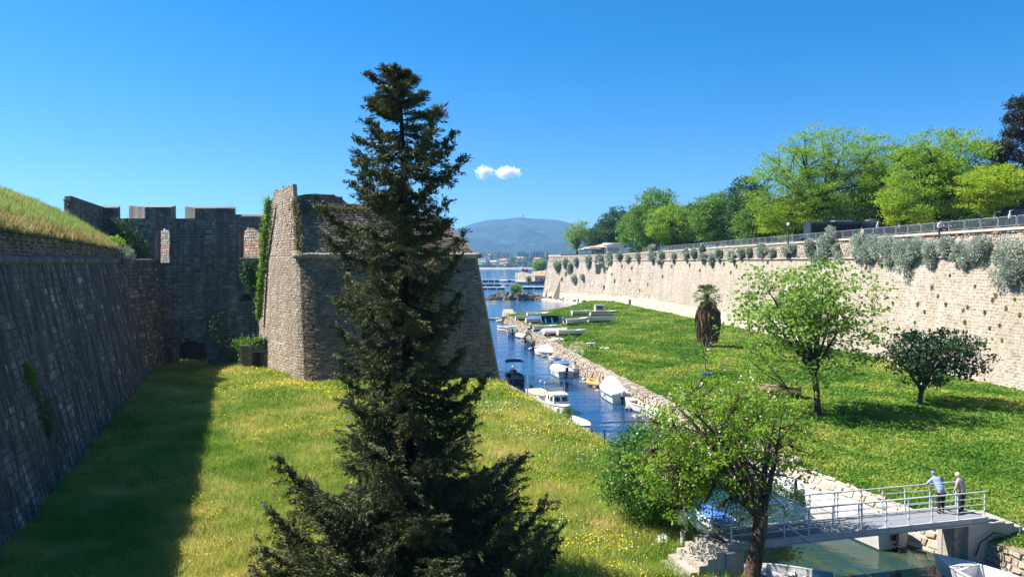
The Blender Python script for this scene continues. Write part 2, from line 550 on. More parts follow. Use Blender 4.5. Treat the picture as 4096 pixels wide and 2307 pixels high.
# short flank wall beyond the corner
fl_b = [(-37.75, 75.6), (-40.2, 86.6)]
fl_t = [(-40.3, 75.2), (-41.6, 86.6)]
P2, L2, _ = polyline_surface(fl_b, fl_t, .2, 13.0)
surface(t, 'flank_face', P2, np.linspace(0, L2, 6), np.linspace(0, 12.8, 8), M['mortar_dark'])
masonry(t, P2, (0, L2), (0, 12.8), .42, .8, M['curtain'], 60, proud=.05, seed=4)
# cordon stones
def cordon(parent, pts, z, r, mat, step=1.3, sd=0, name='cordon_stone'):
    rg = random.Random(sd)
    pts = [Vector((p[0], p[1], z if len(p) < 3 else p[2])) for p in pts]
    for a, b in zip(pts[:-1], pts[1:]):
        L = (b - a).length
        n = max(1, round(L / step))
        for i in range(n):
            p0 = a + (b - a) * ((i + .012) / n); p1 = a + (b - a) * ((i + .988) / n)
            j = Vector((0, 0, rg.uniform(-.03, .03)))
            rr = r * rg.uniform(.93, 1.05)
            m = MB(); m.tube([p0 + j, p0 + j + (p1 - p0) * .05, p1 + j - (p1 - p0) * .05, p1 + j], [rr * .9, rr, rr, rr * .9], 10)
            m.build(name, mat, parent, smooth=False)
ct = [(x - .05, y, 13.15) for x, y in fb_t]
cordon(t, ct, 13.15, .27, M['cordon'], 1.25, 5)
cordon(t, [(-40.9, 77.5, 13.15), (-41.6, 86.0, 13.15)], 13.15, .25, M['cordon'], 1.25, 6)
# parapet above the cordon
pb = [(x + nx_ * .15, y + ny_ * .15) for x, y in fb_t]
pt_ = [(x + nx_ * .25, y + ny_ * .25) for x, y in fb_t]
P3, L3, _ = polyline_surface(pb, pt_, 13.3, [15.3, 15.0, 14.75, 14.6, 14.4])
surface(t, 'parapet_face', P3, np.linspace(0, L3, 20), np.linspace(0, 1.25, 3), M['mortar'])
masonry(t, P3, (10, L3), (0, 1.35), .2, .38, M['curtain'], 120, proud=.07, gap=.02, seed=8, name='parapet_stone', batch='small_parapet_stones')
m = MB()
cap = [Vector((x, y, 14.4)) for x, y in pt_]
e0 = Vector((fb_t[-1][0], fb_t[-1][1], 0))
m.hexa([(e0.x, e0.y, 12.5), (e0.x - 1.5, e0.y - 0.5, 12.5), (e0.x - 1.5, e0.y + .3, 12.5), (e0.x - .1, e0.y + .25, 12.5),
        (e0.x - .2, e0.y, 14.5), (e0.x - 1.5, e0.y - .5, 14.5), (e0.x - 1.5, e0.y + .3, 14.5), (e0.x - .25, e0.y + .25, 14.5)])
m.build('parapet_end', M['mortar_dark'], t)

# grass rampart behind the parapet
def hillz(tt, d):
    prof = np.interp(d, [-.5, 0, .5, 2, 5, 9.7, 14, 40], [-.4, 0.0, .45, 1.5, 3.3, 4.7, 5.0, 5.4])
    base = np.interp(tt, [-30, 8, 30, 47], [15.4, 14.9, 14.7, 14.45])
    return base + prof * (1 - .88 * sstep(43.5, 53, tt)) * (1 + .04 * wob(tt, d, .6)) + .10 * wob(tt, d, 1.0)
T0 = np.array([-23.2 - .939 * .25, 28.9 - .344 * .25])
def hillP(tt, d):
    tt = np.asarray(tt, float); d = np.asarray(d, float)
    return np.stack([T0[0] - .344 * tt - .939 * d, T0[1] + .939 * tt - .344 * d, hillz(tt, d)], -1)
rows = []
for tt in np.arange(-26, 57, 1.0):
    rows.append([tuple(p) for p in hillP(np.full(30, tt), np.concatenate([np.linspace(-.25, 12, 22), np.linspace(14, 45, 8)]))])
m = MB(); m.grid(rows)
M['hill'] = ground_mat('rampart_soil', [(.3, (.10, .13, .03)), (.5, (.22, .2, .06)), (.65, (.34, .25, .09))], .5)
tag(m.build('rampart_slope', M['hill'], smooth=True), kind='structure')

# ------------------------------------------------------------------ curtain wall with embrasures at the back
t = thing('curtain_wall', 'dark crenellated curtain wall with two windows and a low arched gate', 'wall', (-38, 86, 0))
YC = 86.0
def cx(px, Y=YC): return (px - 512) / F * Y
def cz(py, Y=YC): return CAMZ + (262 - py) / F * Y
cxa, cxb = -50.0, -26.5
win = (cx(155), cx(171), cz(262.5), cz(228))            # window
arc = (cx(239), cx(261), cz(257), cz(227))                  # arched opening
gat = (cx(176.5), cx(209), .8, cz(340))                     # gate
hole = (cx(239), cx(251.5), cz(301), cz(294))
def in_open(x, z, grow=0.0):
    x = np.asarray(x, float); z = np.asarray(z, float)
    r = np.zeros(x.shape, bool)
    for (a, b, c, d), arch in ((win, .5), (arc, .9), (gat, .9), (hole, 0)):
        mid, hw = (a + b) / 2, (b - a) / 2 + grow
        k = np.clip(1 - ((x - mid) / hw) ** 2, 0, 1)
        topz = d + grow - arch * (1 - np.sqrt(k))
        r |= (x > a - grow) & (x < b + grow) & (z > c - grow) & (z < topz)
    return r
lean = .06
def PC(u, v):
    u = np.asarray(u, float); v = np.asarray(v, float)
    return np.stack([cxa + u, YC - 1.0 + lean * np.minimum(v, 17) + 0 * u, .6 + v], -1)
# wall body as a lattice of small quads with the openings left out, each with its reveal
us = np.unique(np.concatenate([np.arange(0, cxb - cxa + .01, .3)]))
vs = np.arange(0, 17.61, .3)
m = MB(); done = {}
def lat(i, j, back):
    key = (i, j, back)
    if key not in done:
        p = PC(us[i], vs[j])
        done[key] = len(m.v); m.v.append((float(p[0]), float(p[1]) + (1.5 if back else 0), float(p[2])))
    return done[key]
um = (us[:-1] + us[1:]) / 2; vm = (vs[:-1] + vs[1:]) / 2
OP = in_open(cxa + um[:, None] + 0 * vm[None], .6 + vm[None] + 0 * um[:, None])
def face(*k): m.f.append(k); m.m.append(0)
for i in range(len(um)):
    for j in range(len(vm)):
        if OP[i, j]: continue
        face(lat(i, j, 0), lat(i + 1, j, 0), lat(i + 1, j + 1, 0), lat(i, j + 1, 0))
        face(lat(i, j + 1, 1), lat(i + 1, j + 1, 1), lat(i + 1, j, 1), lat(i, j, 1))
        for di, dj, (a, b), (c, d) in ((1, 0, (1, 0), (1, 1)), (-1, 0, (0, 1), (0, 0)), (0, 1, (1, 1), (0, 1)), (0, -1, (0, 0), (1, 0))):
            ii, jj = i + di, j + dj
            if not (0 <= ii < len(um) and 0 <= jj < len(vm)) or OP[ii, jj]:
                face(lat(i + a, j + b, 0), lat(i + a, j + b, 1), lat(i + c, j + d, 1), lat(i + c, j + d, 0))
m.build('wall_core', M['curtain'], t)
masonry(t, PC, (0, cxb - cxa), (0, 17.5), .30, .55, M['curtain'], 300, proud=.06, gap=.02, seed=11,
        skip=lambda u, v: in_open(cxa + u, .6 + v, .12))
# surrounds
def arch_ring(parent, a, b, c, d, arch, mat, w=.28, y=None, name='voussoir', jamb=True):
    mid, hw = (a + b) / 2, (b - a) / 2
    pts = []
    for k in range(13):
        x = -hw + 2 * hw * k / 12
        pts.append((mid + x, d - arch * (1 - math.sqrt(max(0, 1 - (x / hw) ** 2)))))
    yy = lambda z: YC - 1.0 + lean * min(z - .6, 17) - .06
    for (x0, z0), (x1, z1) in zip(pts[:-1], pts[1:]):
        dx, dz = x1 - x0, z1 - z0
        l = math.hypot(dx, dz); ox, oz = -dz / l * w, dx / l * w
        q = MB(); y0 = yy(z0)
        q.hexa([(x0 + .01, y0, z0), (x1 - .01, y0, z1), (x1 - .01, y0 + .4, z1), (x0 + .01, y0 + .4, z0),
                (x0 + ox, y0, z0 + oz), (x1 + ox, y0, z1 + oz), (x1 + ox, y0 + .4, z1 + oz), (x0 + ox, y0 + .4, z0 + oz)])
        q.build(name, mat, parent)
    if jamb:
        for sx, xx in ((-1, a - w / 2), (1, b + w / 2)):
            z = c
            while z < d - arch - .05:
                h = min(.45, d - arch - z)
                q = MB(); q.box((xx, yy(z) + .2, z + h / 2), (w * random.Random(int(z * 97 + xx * 13)).uniform(1, 1.5), .4, h - .02))
                q.build('jamb_stone', mat, parent)
                z += h
arch_ring(t, *win, .5, M['merlon'])
arch_ring(t, *arc, .9, M['merlon'], .35)
arch_ring(t, *gat, .9, M['curtain'], .4, jamb=False)
q = MB(); q.box(((win[0] + win[1]) / 2, YC - .35, win[2] - .15), (2.0, .6, .3)); q.build('window_sill', M['merlon'], t)
q = MB(); q.beam((cx(150), YC - .5, cz(281)), (cx(161), YC - .4, cz(268)), .16, .16); q.build('diagonal_brace', M['cordon'], t)
rg = random.Random(4)
for k in range(6):
    q = MB(); x = cx(167 + k * 6.2); q.box((x + .35, YC - .75, cz(321) + rg.uniform(-.06, .06)), (.70, .4, .24)); q.build('ledge_stone', M['merlon'], t)
for k in range(5):
    q = MB(); x = cx(174 + k * 6.4); q.box((x + .35, YC - .4, cz(297) + rg.uniform(-.1, .1)), (.66, .25, .5)); q.build('patch_stone', M['merlon'], t)
# iron gate in the low arch and the passage behind it, its darkness painted black
g = MB()
for k in range(9):
    x = gat[0] + .25 + k * (gat[1] - gat[0] - .5) / 8
    g.tube([(x, YC + .6, .8), (x, YC + .6, gat[3] - .1)], .03, 5)
for z in (1.3, 2.4): g.beam((gat[0], YC + .6, z), (gat[1], YC + .6, z), .05, .06)
g.build('iron_gate', M['black'], t)
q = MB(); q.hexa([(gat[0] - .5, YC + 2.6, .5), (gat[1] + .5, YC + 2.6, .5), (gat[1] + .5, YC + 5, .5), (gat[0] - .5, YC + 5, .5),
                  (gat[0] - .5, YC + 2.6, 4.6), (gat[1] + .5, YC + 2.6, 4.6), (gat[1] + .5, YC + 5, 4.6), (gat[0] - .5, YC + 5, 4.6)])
q.build('passage_painted_dark', M['black'], t)
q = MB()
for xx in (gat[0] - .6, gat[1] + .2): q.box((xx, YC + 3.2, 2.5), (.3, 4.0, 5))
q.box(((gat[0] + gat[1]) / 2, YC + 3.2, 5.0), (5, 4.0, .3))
q.build('lining_painted_dark', M['black'], t)  # sides and roof added and painted black to keep the passage dark
q = MB(); q.box(((hole[0] + hole[1]) / 2, YC + 2.0, (hole[2] + hole[3]) / 2), (hole[1] - hole[0] + 1, .4, 1.6)); q.build('recess_painted_dark', M['black'], t)  # darkness of the small hole painted on its black back
# merlons: front face narrower than the back on the left, splayed cheeks
def merlon(px0, px1, pb0, pb1, ytop, z0=18.1, rough=True, sd=0):
    zt = cz(ytop)
    yf, yb = YC - .02, YC + 2.2
    a, b = cx(px0), cx(px1)
    c, d = (pb0 - 512) / F * yb, (pb1 - 512) / F * yb
    q = MB()
    q.hexa([(a, yf, z0), (b, yf, z0), (d, yb, z0), (c, yb, z0), (a, yf + .05, zt - .35), (b, yf + .05, zt - .35), (d, yb, zt), (c, yb, zt)])
    mo = q.build('merlon', M['merlon'], t)
    Pm = lambda u, v: np.stack([a + np.asarray(u, float), yf - .0 + 0 * np.asarray(u, float), z0 + np.asarray(v, float)], -1)
    masonry(mo, Pm, (0, b - a), (0, zt - .35 - z0), .26, .5, M['curtain'], 60, proud=.05, seed=20 + sd)
    for zc, yy0 in ((zt, yb),):
        pass
merlon(104, 119.5, 103, 121.5, 204.5, sd=0)
merlon(146, 172, 130, 177, 204, sd=1)
merlon(196, 236, 186, 236.5, 205, sd=2)
merlon(236.2, 263, 236.6, 265, 213, sd=3)
q = MB(); q.hexa([(cxa, YC, 17.9), (cxb, YC, 17.9), (cxb, YC + 2.3, 17.9), (cxa, YC + 2.3, 17.9), (cxa, YC, 18.15), (cxb, YC, 18.15), (cxb, YC + 2.3, 18.15), (cxa, YC + 2.3, 18.15)])
q.build('embrasure_floor', M['merlon'], t)
# building seen through the openings
t = thing('inner_building', 'sunlit stone building seen through the openings of the curtain wall', 'building', (-45, 106, 0))
Pi = lambda u, v: np.stack([-66 + .74 * np.asarray(u, float), 125 - .672 * np.asarray(u, float), 4 + np.asarray(v, float)], -1)
q = MB(); q.prism([(-66, 125.03), (-29.2, 91.6), (-28, 94), (-62, 128)], 2, 18.2); q.build('wall', M['plaster'], t)
masonry(t, Pi, (6, 49), (6, 14.1), .35, .6, M['bastion'], 40, proud=.05, seed=31)
q = MB()
for k in range(3): q.tube([(-58, 115, 14.2 + k * .5), (-32, 92.8, 14.4 + k * .5)], .06, 5)
q.build('red_railing', flat_mat('red_paint', (.45, .05, .03)), t)

# angled parapet wall left of the merlons
t = thing('parapet_wall', 'short angled stone parapet rising from the grass left of the crenellations', 'wall', (-47, 80, 14))
A0 = gd(71.2, 243, 75.0); A1 = gd(71.2, 195.5, 75.0)
B0 = gd(104.5, 236, 86.0); B1 = gd(104.5, 207, 86.0)
q = MB()
th = Vector((-.9, .35, 0))
q.hexa([A0 - Vector((0, 0, 1)), B0 - Vector((0, 0, 4)), B0 - Vector((0, 0, 4)) + th, A0 - Vector((0, 0, 1)) + th, A1, B1, B1 + th, A1 + th])
q.build('wall_core', M['merlon'], t)
def Pq(u, v):
    u = np.asarray(u, float)[..., None]; v = np.asarray(v, float)[..., None]
    bl = np.array(A0) + (np.array(B0) - np.array(A0)) * u
    tl = np.array(A1) + (np.array(B1) - np.array(A1)) * u
    return bl + (tl - bl) * v
Lq = (B0 - A0).length
masonry(t, lambda u, v: Pq(np.asarray(u) / Lq, np.asarray(v) / 4.5), (0, Lq), (0, 4.5), .3, .55, M['merlon'], 120, proud=.05, seed=41)
def Pe(u, v):
    u = np.asarray(u, float)[..., None]; v = np.asarray(v, float)[..., None]
    bl = np.array(A0 + th) + (np.array(A0) - np.array(A0 + th)) * u
    return bl + np.array([0, 0, 4.6]) * v
masonry(t, lambda u, v: Pe(np.asarray(u) / .96, np.asarray(v) / 4.6), (0, .96), (0, 4.6), .4, .6, M['merlon'], 40, proud=.05, seed=42)
# ------------------------------------------------------------------ bastion
t = thing('bastion', 'massive stone bastion with sloping sides and a rounded moulding standing behind the spruce', 'bastion', (-14, 80, 0))
def round_poly(pts, rads, n=5):
    out = []
    for i, p in enumerate(pts):
        r = rads[i]
        if not r or i in (0, len(pts) - 1):
            out.append(tuple(p)); continue
        p = np.array(p, float); a = np.array(pts[i - 1], float) - p; b = np.array(pts[i + 1], float) - p
        a /= np.linalg.norm(a); b /= np.linalg.norm(b)
        s, e = p + a * r, p + b * r
        for k in range(n + 1):
            q = k / n
            out.append(tuple((1 - q) ** 2 * s + 2 * q * (1 - q) * p + q * q * e))
    return out
bb = [(-30.1, 84.5), (-20.55, 71.9), (-.85, 74.0), (-16, 98)]
bt = [(-29.1, 85.2), (-21.6, 74.0), (-3.45, 76.3), (-18.3, 98)]
rb = round_poly(bb, [0, 2.6, .6, 0]); rt = round_poly(bt, [0, 2.0, .5, 0])
zc = 13.55
PB, LB, sB = polyline_surface(rb, rt, .3, zc)
L1 = sB[6 - 1] - .0      # end of the left face rounding (about the corner)
iL = sB[4]
surface(t, 'wall_core', PB, sB, np.linspace(0, zc - .3, 8), M['mortar'], flip=False)
crack = lambda u, v: (np.abs(u - (sB[1] - .35 - .12 * np.sin(v * 1.7))) < .30) & (v > 3.2)
slot = lambda u, v: (np.abs(u - (sB[1] - 2.6)) < .35) & (np.abs(v - 5.9) < .4)
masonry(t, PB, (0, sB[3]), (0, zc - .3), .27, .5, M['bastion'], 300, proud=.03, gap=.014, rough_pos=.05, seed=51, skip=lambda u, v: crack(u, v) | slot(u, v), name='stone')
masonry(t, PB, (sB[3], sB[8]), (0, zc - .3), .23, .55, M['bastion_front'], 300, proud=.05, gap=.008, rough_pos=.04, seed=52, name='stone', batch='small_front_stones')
# the moulding
mp = [(-22.3, 75.0)] + [p for p in round_poly([(-22.3, 75.0), (-21.55, 73.85), (-3.35, 76.1), (-3.8, 78)], [0, .8, .4, 0])[1:]]
cordon(t, mp, zc + .15, .30, M['cordon_warm'], 1.2, 7)
# upper work above the moulding
ub = [(-29.05, 85.2), (-21.5, 74.0), (-3.5, 76.5), (-18.3, 98)]
ut = [(-28.2, 85.8), (-22.3, 76.9), (-6.6, 79.6), (-21.5, 98)]
rub = round_poly(ub, [0, .5, .5, 0]); rut = round_poly(ut, [0, .4, 1.4, 0])
PU, LU, sU = polyline_surface(rub, rut, zc + .3, [18.6] * 7 + [17.4] * (len(rub) - 7))
surface(t, 'upper_core', PU, sU, [0, 1.5, 3, 4.2], M['mortar'])
gapm = lambda u, v: (np.abs(u - sU[6] + .15) < .35) | (v > 3.6 + .25 * wob(u, v, 1.0))
masonry(t, PU, (sU[5], sU[8]), (0, 4.6), .22, .5, M['bastion_front'], 200, proud=.07, gap=.02, seed=53, name='stone', batch='small_upper_stones',
        skip=lambda u, v: v > 4.3 + .3 * wob(u, v, .8))
q = MB(); q.prism([(-28.2, 85.6), (-22.4, 76.9), (-7.4, 79.2), (-7.6, 80.6), (-22, 97.5)], 17.0, 17.75); q.build('terrace_fill', M['earth'], t)
# tall pier over the left face
pb_ = [(-29.0, 85.2), (-21.75, 74.3), (-21.3, 74.7), (-22.4, 77.6), (-27.0, 86.2)]
pt2 = [(-27.9, 86.2), (-23.0, 77.0), (-22.7, 77.2), (-23.2, 78.4), (-27.2, 86.6)]
PP, LP, sP = polyline_surface(pb_, pt2, zc - .1, [21.45, 21.2, 21.15, 21.1, 21.3])
surface(t, 'pier_core', PP, sP, np.linspace(0, 7.7, 6), M['mortar'])
masonry(t, PP, (0, sP[2]), (0, 8.2), .27, .5, M['bastion'], 200, proud=.06, gap=.018, seed=54, name='stone', batch='small_pier_stones',
        skip=lambda u, v: v > 7.75 + .3 * wob(u, v * 0, .9, 5))
masonry(t, PP, (sP[2], sP[4]), (0, 7.75), .25, .5, M['merlon'], 80, proud=.06, gap=.018, seed=55, name='stone', batch='small_pier_side_stones')
q = MB(); q.add([(p[0], p[1], z_) for p, z_ in zip(pt2, (21.3, 21.05, 21.0, 20.95, 21.15))], [(0, 1, 2, 3, 4)]); q.build('pier_top', M['mortar'], t)
# ruined parapet with an uneven top
def ruin_top(x):
    return np.interp(x, [-24.3, -22.6, -21.6, -20, -19, -18.2, -16.6, -15.3, -14.6, -13.6, -12.4, -11.6, -11], [20.1, 20.5, 20.55, 20.45, 20.2, 19.5, 19.35, 19.4, 20.15, 20.2, 20.0, 19.0, 18.4])
m = MB()
xs = np.linspace(-24.3, -11.2, 44)
yr = lambda x: 80.6 + (x + 22.6) * .12
rows = [[(x, yr(x), 17.6) for x in xs], [(x, yr(x), float(ruin_top(x))) for x in xs], [(x, yr(x) + .9, float(ruin_top(x)) - .1) for x in xs], [(x, yr(x) + .9, 17.6) for x in xs]]
m.grid(rows); m.build('ruined_parapet', M['mortar_dark'], t)
PR = lambda u, v: np.stack([-24.3 + np.asarray(u, float), yr(-24.3 + np.asarray(u, float)), 17.6 + np.asarray(v, float)], -1)
masonry(t, PR, (0, 12.9), (0, 3.0), .24, .46, M['merlon'], 130, proud=.08, gap=.02, seed=56, name='stone', batch='small_parapet_stones',
        skip=lambda u, v: 17.6 + v > ruin_top(-24.3 + u))
# distant upper terrace on the right, half hidden by the spruce
# small vaulted guard room at the foot
t = thing('guard_hut', 'small ruined stone guard hut with a dark doorway leaning on the foot of the bastion', 'hut', (-30, 80, 1))
ha, hb = gp(241.5, 370.5, .9), gp(264.5, 369.5, .9)
hz = 3.75
Yh = ha.y
q = MB()
x0, x1 = ha.x, ha.x + 2.75
dx0, dx1, dz = x0 + 1.05, x1 - .05, 3.0
back = Yh + 5
q.hexa([(x0, Yh, .3), (dx0, Yh, .3), (dx0, back, .3), (x0, back, .3), (x0, Yh, hz), (dx0, Yh, hz), (dx0, back, hz), (x0, back, hz)])
q.hexa([(dx0, Yh, dz), (x1, Yh, dz), (x1, back, dz), (dx0, back, dz), (dx0, Yh, hz), (x1, Yh, hz), (x1, back, hz), (dx0, back, hz)])
q.hexa([(dx0, back - .5, .3), (x1, back - .5, .3), (x1, back, .3), (dx0, back, .3), (dx0, back - .5, dz), (x1, back - .5, dz), (x1, back, dz), (dx0, back, dz)])
q.hexa([(x1, Yh, .3), (x1 + .5, Yh, .3), (x1 + .5, back, .3), (x1, back, .3), (x1, Yh, hz), (x1 + .5, Yh, hz), (x1 + .5, back, hz), (x1, back, hz)])
q.build('wall_core', M['mortar'], t)
Ph = lambda u, v: np.stack([x0 + np.asarray(u, float), Yh + 0 * np.asarray(u, float), .5 + np.asarray(v, float)], -1)
masonry(t, Ph, (0, 3.0), (0, hz - .45), .26, .5, M['curtain'], 60, proud=.05, seed=61, skip=lambda u, v: (u > 1.0) & (u < 2.75) & (v < dz - .5))
Ph2 = lambda u, v: np.stack([x0 + 0 * np.asarray(u, float), back - np.asarray(u, float), .5 + np.asarray(v, float)], -1)
masonry(t, Ph2, (0, 5), (0, hz - .4), .26, .5, M['bastion'], 80, proud=.05, seed=62)
q = MB(); q.box(((dx0 + x1) / 2, Yh - .02, dz + .14), (2.0, .3, .26)); q.build('lintel', M['merlon'], t)

# ------------------------------------------------------------------ pale scarp wall on the right
WZ = ip([(0, 16.6), (65, 16.35), (130, 16.1), (205, 15.5), (264, 15.3)])
t = thing('rampart_wall', 'long tall sunlit pale stone rampart wall running along the right side of the green', 'wall', (40, 120, 0))
def normal_off(pts, d):
    out = []
    for i, p in enumerate(pts):
        a = np.array(pts[max(i - 1, 0)]); b = np.array(pts[min(i + 1, len(pts) - 1)])
        v = (b - a) / np.linalg.norm(b - a)
        out.append((p[0] + v[1] * d, p[1] - v[0] * d))
    return out
W0 = WF
W1 = normal_off(WF, 2.0)         # to the right of the running direction, away from the green
LZ = 13.6
PW, LW, sW = polyline_surface(W0, W1, .2, [LZ] * len(W0))
surface(t, 'mortar_face', PW, np.linspace(0, LW, 60), np.linspace(0, LZ - .2, 10), M['mortar_pale'])
ust = 40.0
mid_u = 150
low = lambda u, v: (u > 112) & (v < 3.2 + 1.2 * np.sin(u * .05) * 0 + np.interp(u, [0, 60, 120, 200, 290], [2.2, 2.6, 3.6, 4.0, 2.0]) - 3.2)
masonry(t, PW, (ust, 190), (0, LZ - .2), .30, .42, M['pale'], 300, proud=.018, gap=.035, seed=71, rough_pos=.06, skip=low, flip=True)
masonry(t, PW, (190, LW), (0, LZ - .2), .5, .8, M['pale'], 1, proud=.03, gap=.05, seed=72, rough_pos=.05, batch='far_stones', flip=True)
# rendered base band
Lb = np.linspace(112, LW, 50)
rows = []
for v in (0, 1):
    p = PW(Lb, v * (np.interp(Lb, [0, 60, 120, 200, 290], [2.2, 2.6, 3.6, 4.0, 2.0]) - .2 + .4 * wob(Lb, Lb * 0, .3) + .2 * wob(Lb, Lb * 0, 1.1)))
    p[:, 0] -= .09
    rows.append([tuple(x) for x in p])
m = MB(); m.grid(rows); m.build('rendered_base', M['plaster'], t)
# string course and parapet
sc = [(p[0] - .1, p[1], LZ - .05) for p in W1]
cordon(t, sc[2:], LZ, .16, M['cordon_warm'], 2.2, 9, 'string_stone')
pw0 = normal_off(WF, 2.15); pw1 = normal_off(WF, 2.35)
PQ, LQ, sQ = polyline_surface(pw0, pw1, LZ, [float(WZ(p[1])) for p in WF])
surface(t, 'parapet_face', PQ, np.linspace(0, LQ, 60), [0, .8, 1.6, 2.0], M['mortar_pale'])
masonry(t, PQ, (ust, LQ), (0, 2.55), .30, .55, M['pale'], 160, proud=.07, gap=.025, seed=73, name='parapet_stone', batch='small_parapet_stones', rough_pos=.04, flip=True,
        skip=lambda u, v: LZ + v > WZ(np.interp(u, sQ, [p[1] for p in WF])) - .05)
# coping
rows_a = []
cop = normal_off(WF, 2.2); cop2 = normal_off(WF, 2.9)
m = MB()
ys = np.linspace(40, 264, 60)
WXc = ip([(p[1], p[0]) for p in sorted(cop, key=lambda p: p[1])])
rows = [[(float(WXc(y)) + dx, y, float(WZ(y)) + dz) for y in ys] for dx, dz in ((-.05, -.25), (-.05, .02), (.75, .02), (.75, -.25))]
m.grid(rows); m.build('coping', M['plaster'], t)
# end corner, buttresses
q = MB()
e = W1[-1]
q.hexa([(11, 264, 0), (60, 270, 0), (60, 300, 0), (14, 290, 0), (13, 264.2, 15), (60, 270, 15), (60, 300, 15), (15, 290, 15)])
q.build('end_face', M['mortar_pale'], t)
for k, (xb, yb) in enumerate(((11.0, 262.0), (13.4, 252.0))):
    q = MB()
    q.hexa([(xb, yb - 2.4, -.5), (xb + 2.6, yb - 2.4, -.5), (xb + 3.2, yb, -.5), (xb, yb, -.5),
            (xb + 3.0, yb - .6, 6.6), (xb + 3.4, yb - .6, 6.6), (xb + 3.6, yb, 6.9), (xb + 3.0, yb, 6.9)])
    q.build('buttress', M['pale'] if k == 0 else M['pale'], t)
# corbelled stone box on the wall
q = MB(); bx = gd(598, 268, 196)
q.box((bx.x, bx.y, bx.z), (1.5, 1.5, 1.8)); q.box((bx.x, bx.y, bx.z + 1.0), (1.9, 1.9, .25)); q.box((bx.x, bx.y + .2, bx.z - 1.2), (1.0, 1.2, .7), taper=1.3)
q.build('corbel_box', M['concrete'], t)
# promenade behind the wall
m = MB()
ys = np.linspace(-20, 262, 60)
rows = [[(float(WXc(y)) + .7 + dx, y, float(WZ(y)) - .5 + dz) for dx, dz in ((0, 0), (4, .02), (12, .1), (30, .3), (60, .5), (140, .8), (400, 1.2))] for y in ys]
m.grid(rows)
M['paving'] = ground_mat('promenade_paving', [(.3, (.22, .20, .17)), (.6, (.32, .30, .26))], .4, .03)
tag(m.build('promenade', M['paving']), kind='structure')

# ------------------------------------------------------------------ quay wall on the right bank
t = thing('quay_wall', 'low rough stone quay wall edging the green along the right side of the canal', 'wall', (8, 90, 0))
qa = [(float(XRF(y)) - .75, y) for y in (42, 46, 52, 60, 68, 78, 89, 104, 120, 140, 161, 165)]
qb = [(x + .55, y) for x, y in qa]
PK, LK, sK = polyline_surface(qa, qb, -.4, 1.45)
surface(t, 'wall_core', PK, np.linspace(0, LK, 50), [0, .9, 1.75], M['mortar_pale'])
masonry(t, PK, (0, LK), (.2, 1.85), .30, .42, M['quay'], 260, proud=.10, gap=.014, seed=81, rough_pos=.06, flip=True)
PK2 = lambda u, v: PK(u, np.full(np.shape(u), 1.85)) + np.stack([np.asarray(v, float), 0 * np.asarray(v, float), .06 + .05 * np.sin(np.asarray(u, float) * 1.3)], -1)
surface(t, 'coping_bed', PK2, np.linspace(0, LK, 60), [-.1, .4, .85], M['mortar_pale'])
masonry(t, PK2, (0, LK), (-.15, .85), .34, .40, M['quay'], 290, proud=.07, gap=.012, seed=82, name='coping_stone', batch='small_coping_stones', rough_pos=.06, flip=True)
# rubble shelf of loose boulders at the foot of the quay
def boulder(name, c, r, mat, parent=None, sd=0, sq=.7, n=8, mm=5):
    rg = np.random.default_rng(sd)
    V, Fc = [], []
    for i in range(mm + 1):
        for j in range(n):
            a, b = 2 * PI * j / n, PI * i / mm
            k = 1 + rg.uniform(-.25, .22)
            V.append((c[0] + r * k * math.sin(b) * math.cos(a), c[1] + r * k * math.sin(b) * math.sin(a), c[2] - r * sq * k * math.cos(b)))
    for i in range(mm):
        for j in range(n):
            Fc.append((i * n + j, i * n + (j + 1) % n, (i + 1) * n + (j + 1) % n, (i + 1) * n + j))
    return build_np(name, np.array(V), Fc, mat, parent, base=None if parent else c)
rg = random.Random(12)
for k in range(85):
    y = rg.uniform(44, 80) if k < 34 else rg.uniform(80, 150)
    x = float(XRF(y)) - rg.uniform(.9, 1.9)
    boulder('boulder', (x, y, rg.uniform(-.15, .15)), rg.uniform(.18, .38), M['quay'], t, k)
# pier head at the far end and a painted dark recess beside it
t = thing('stone_pier', 'narrow stone pier head reaching into the bay at the far end of the quay', 'pier', (-1.5, 168, 0))
q = MB(); q.hexa([(-2.2, 158, -.5), (1.5, 158, -.5), (.3, 182, -.5), (-2.2, 182, -.5), (-2.0, 158, 1.3), (1.5, 158, 1.3), (.1, 181.6, 1.2), (-2.0, 181.6, 1.2)])
q.build('pier_core', M['mortar_pale'], t)
Pp = lambda u, v: np.stack([-2.12 - .05 * np.asarray(u, float) / 24, 158 + np.asarray(u, float), -.3 + np.asarray(v, float)], -1)
masonry(t, Pp, (0, 24), (0, 1.6), .5, .8, M['quay'], 60, proud=.1, seed=85, flip=True)
for k in range(14):
    y = 158.5 + k * 1.65
    q = MB(); q.box((-.7 - k * .02, y, 1.36), (2.3, 1.58, .14), rg.uniform(-.03, .03)); q.build('paving_slab', M['quay'], t)
for k in range(16):
    boulder('boulder', (rg.uniform(-.5, 3.5), rg.uniform(160, 168), rg.uniform(0, .5)), rg.uniform(.3, .7), M['rock'] if k % 3 else M['quay'], t, 200 + k)
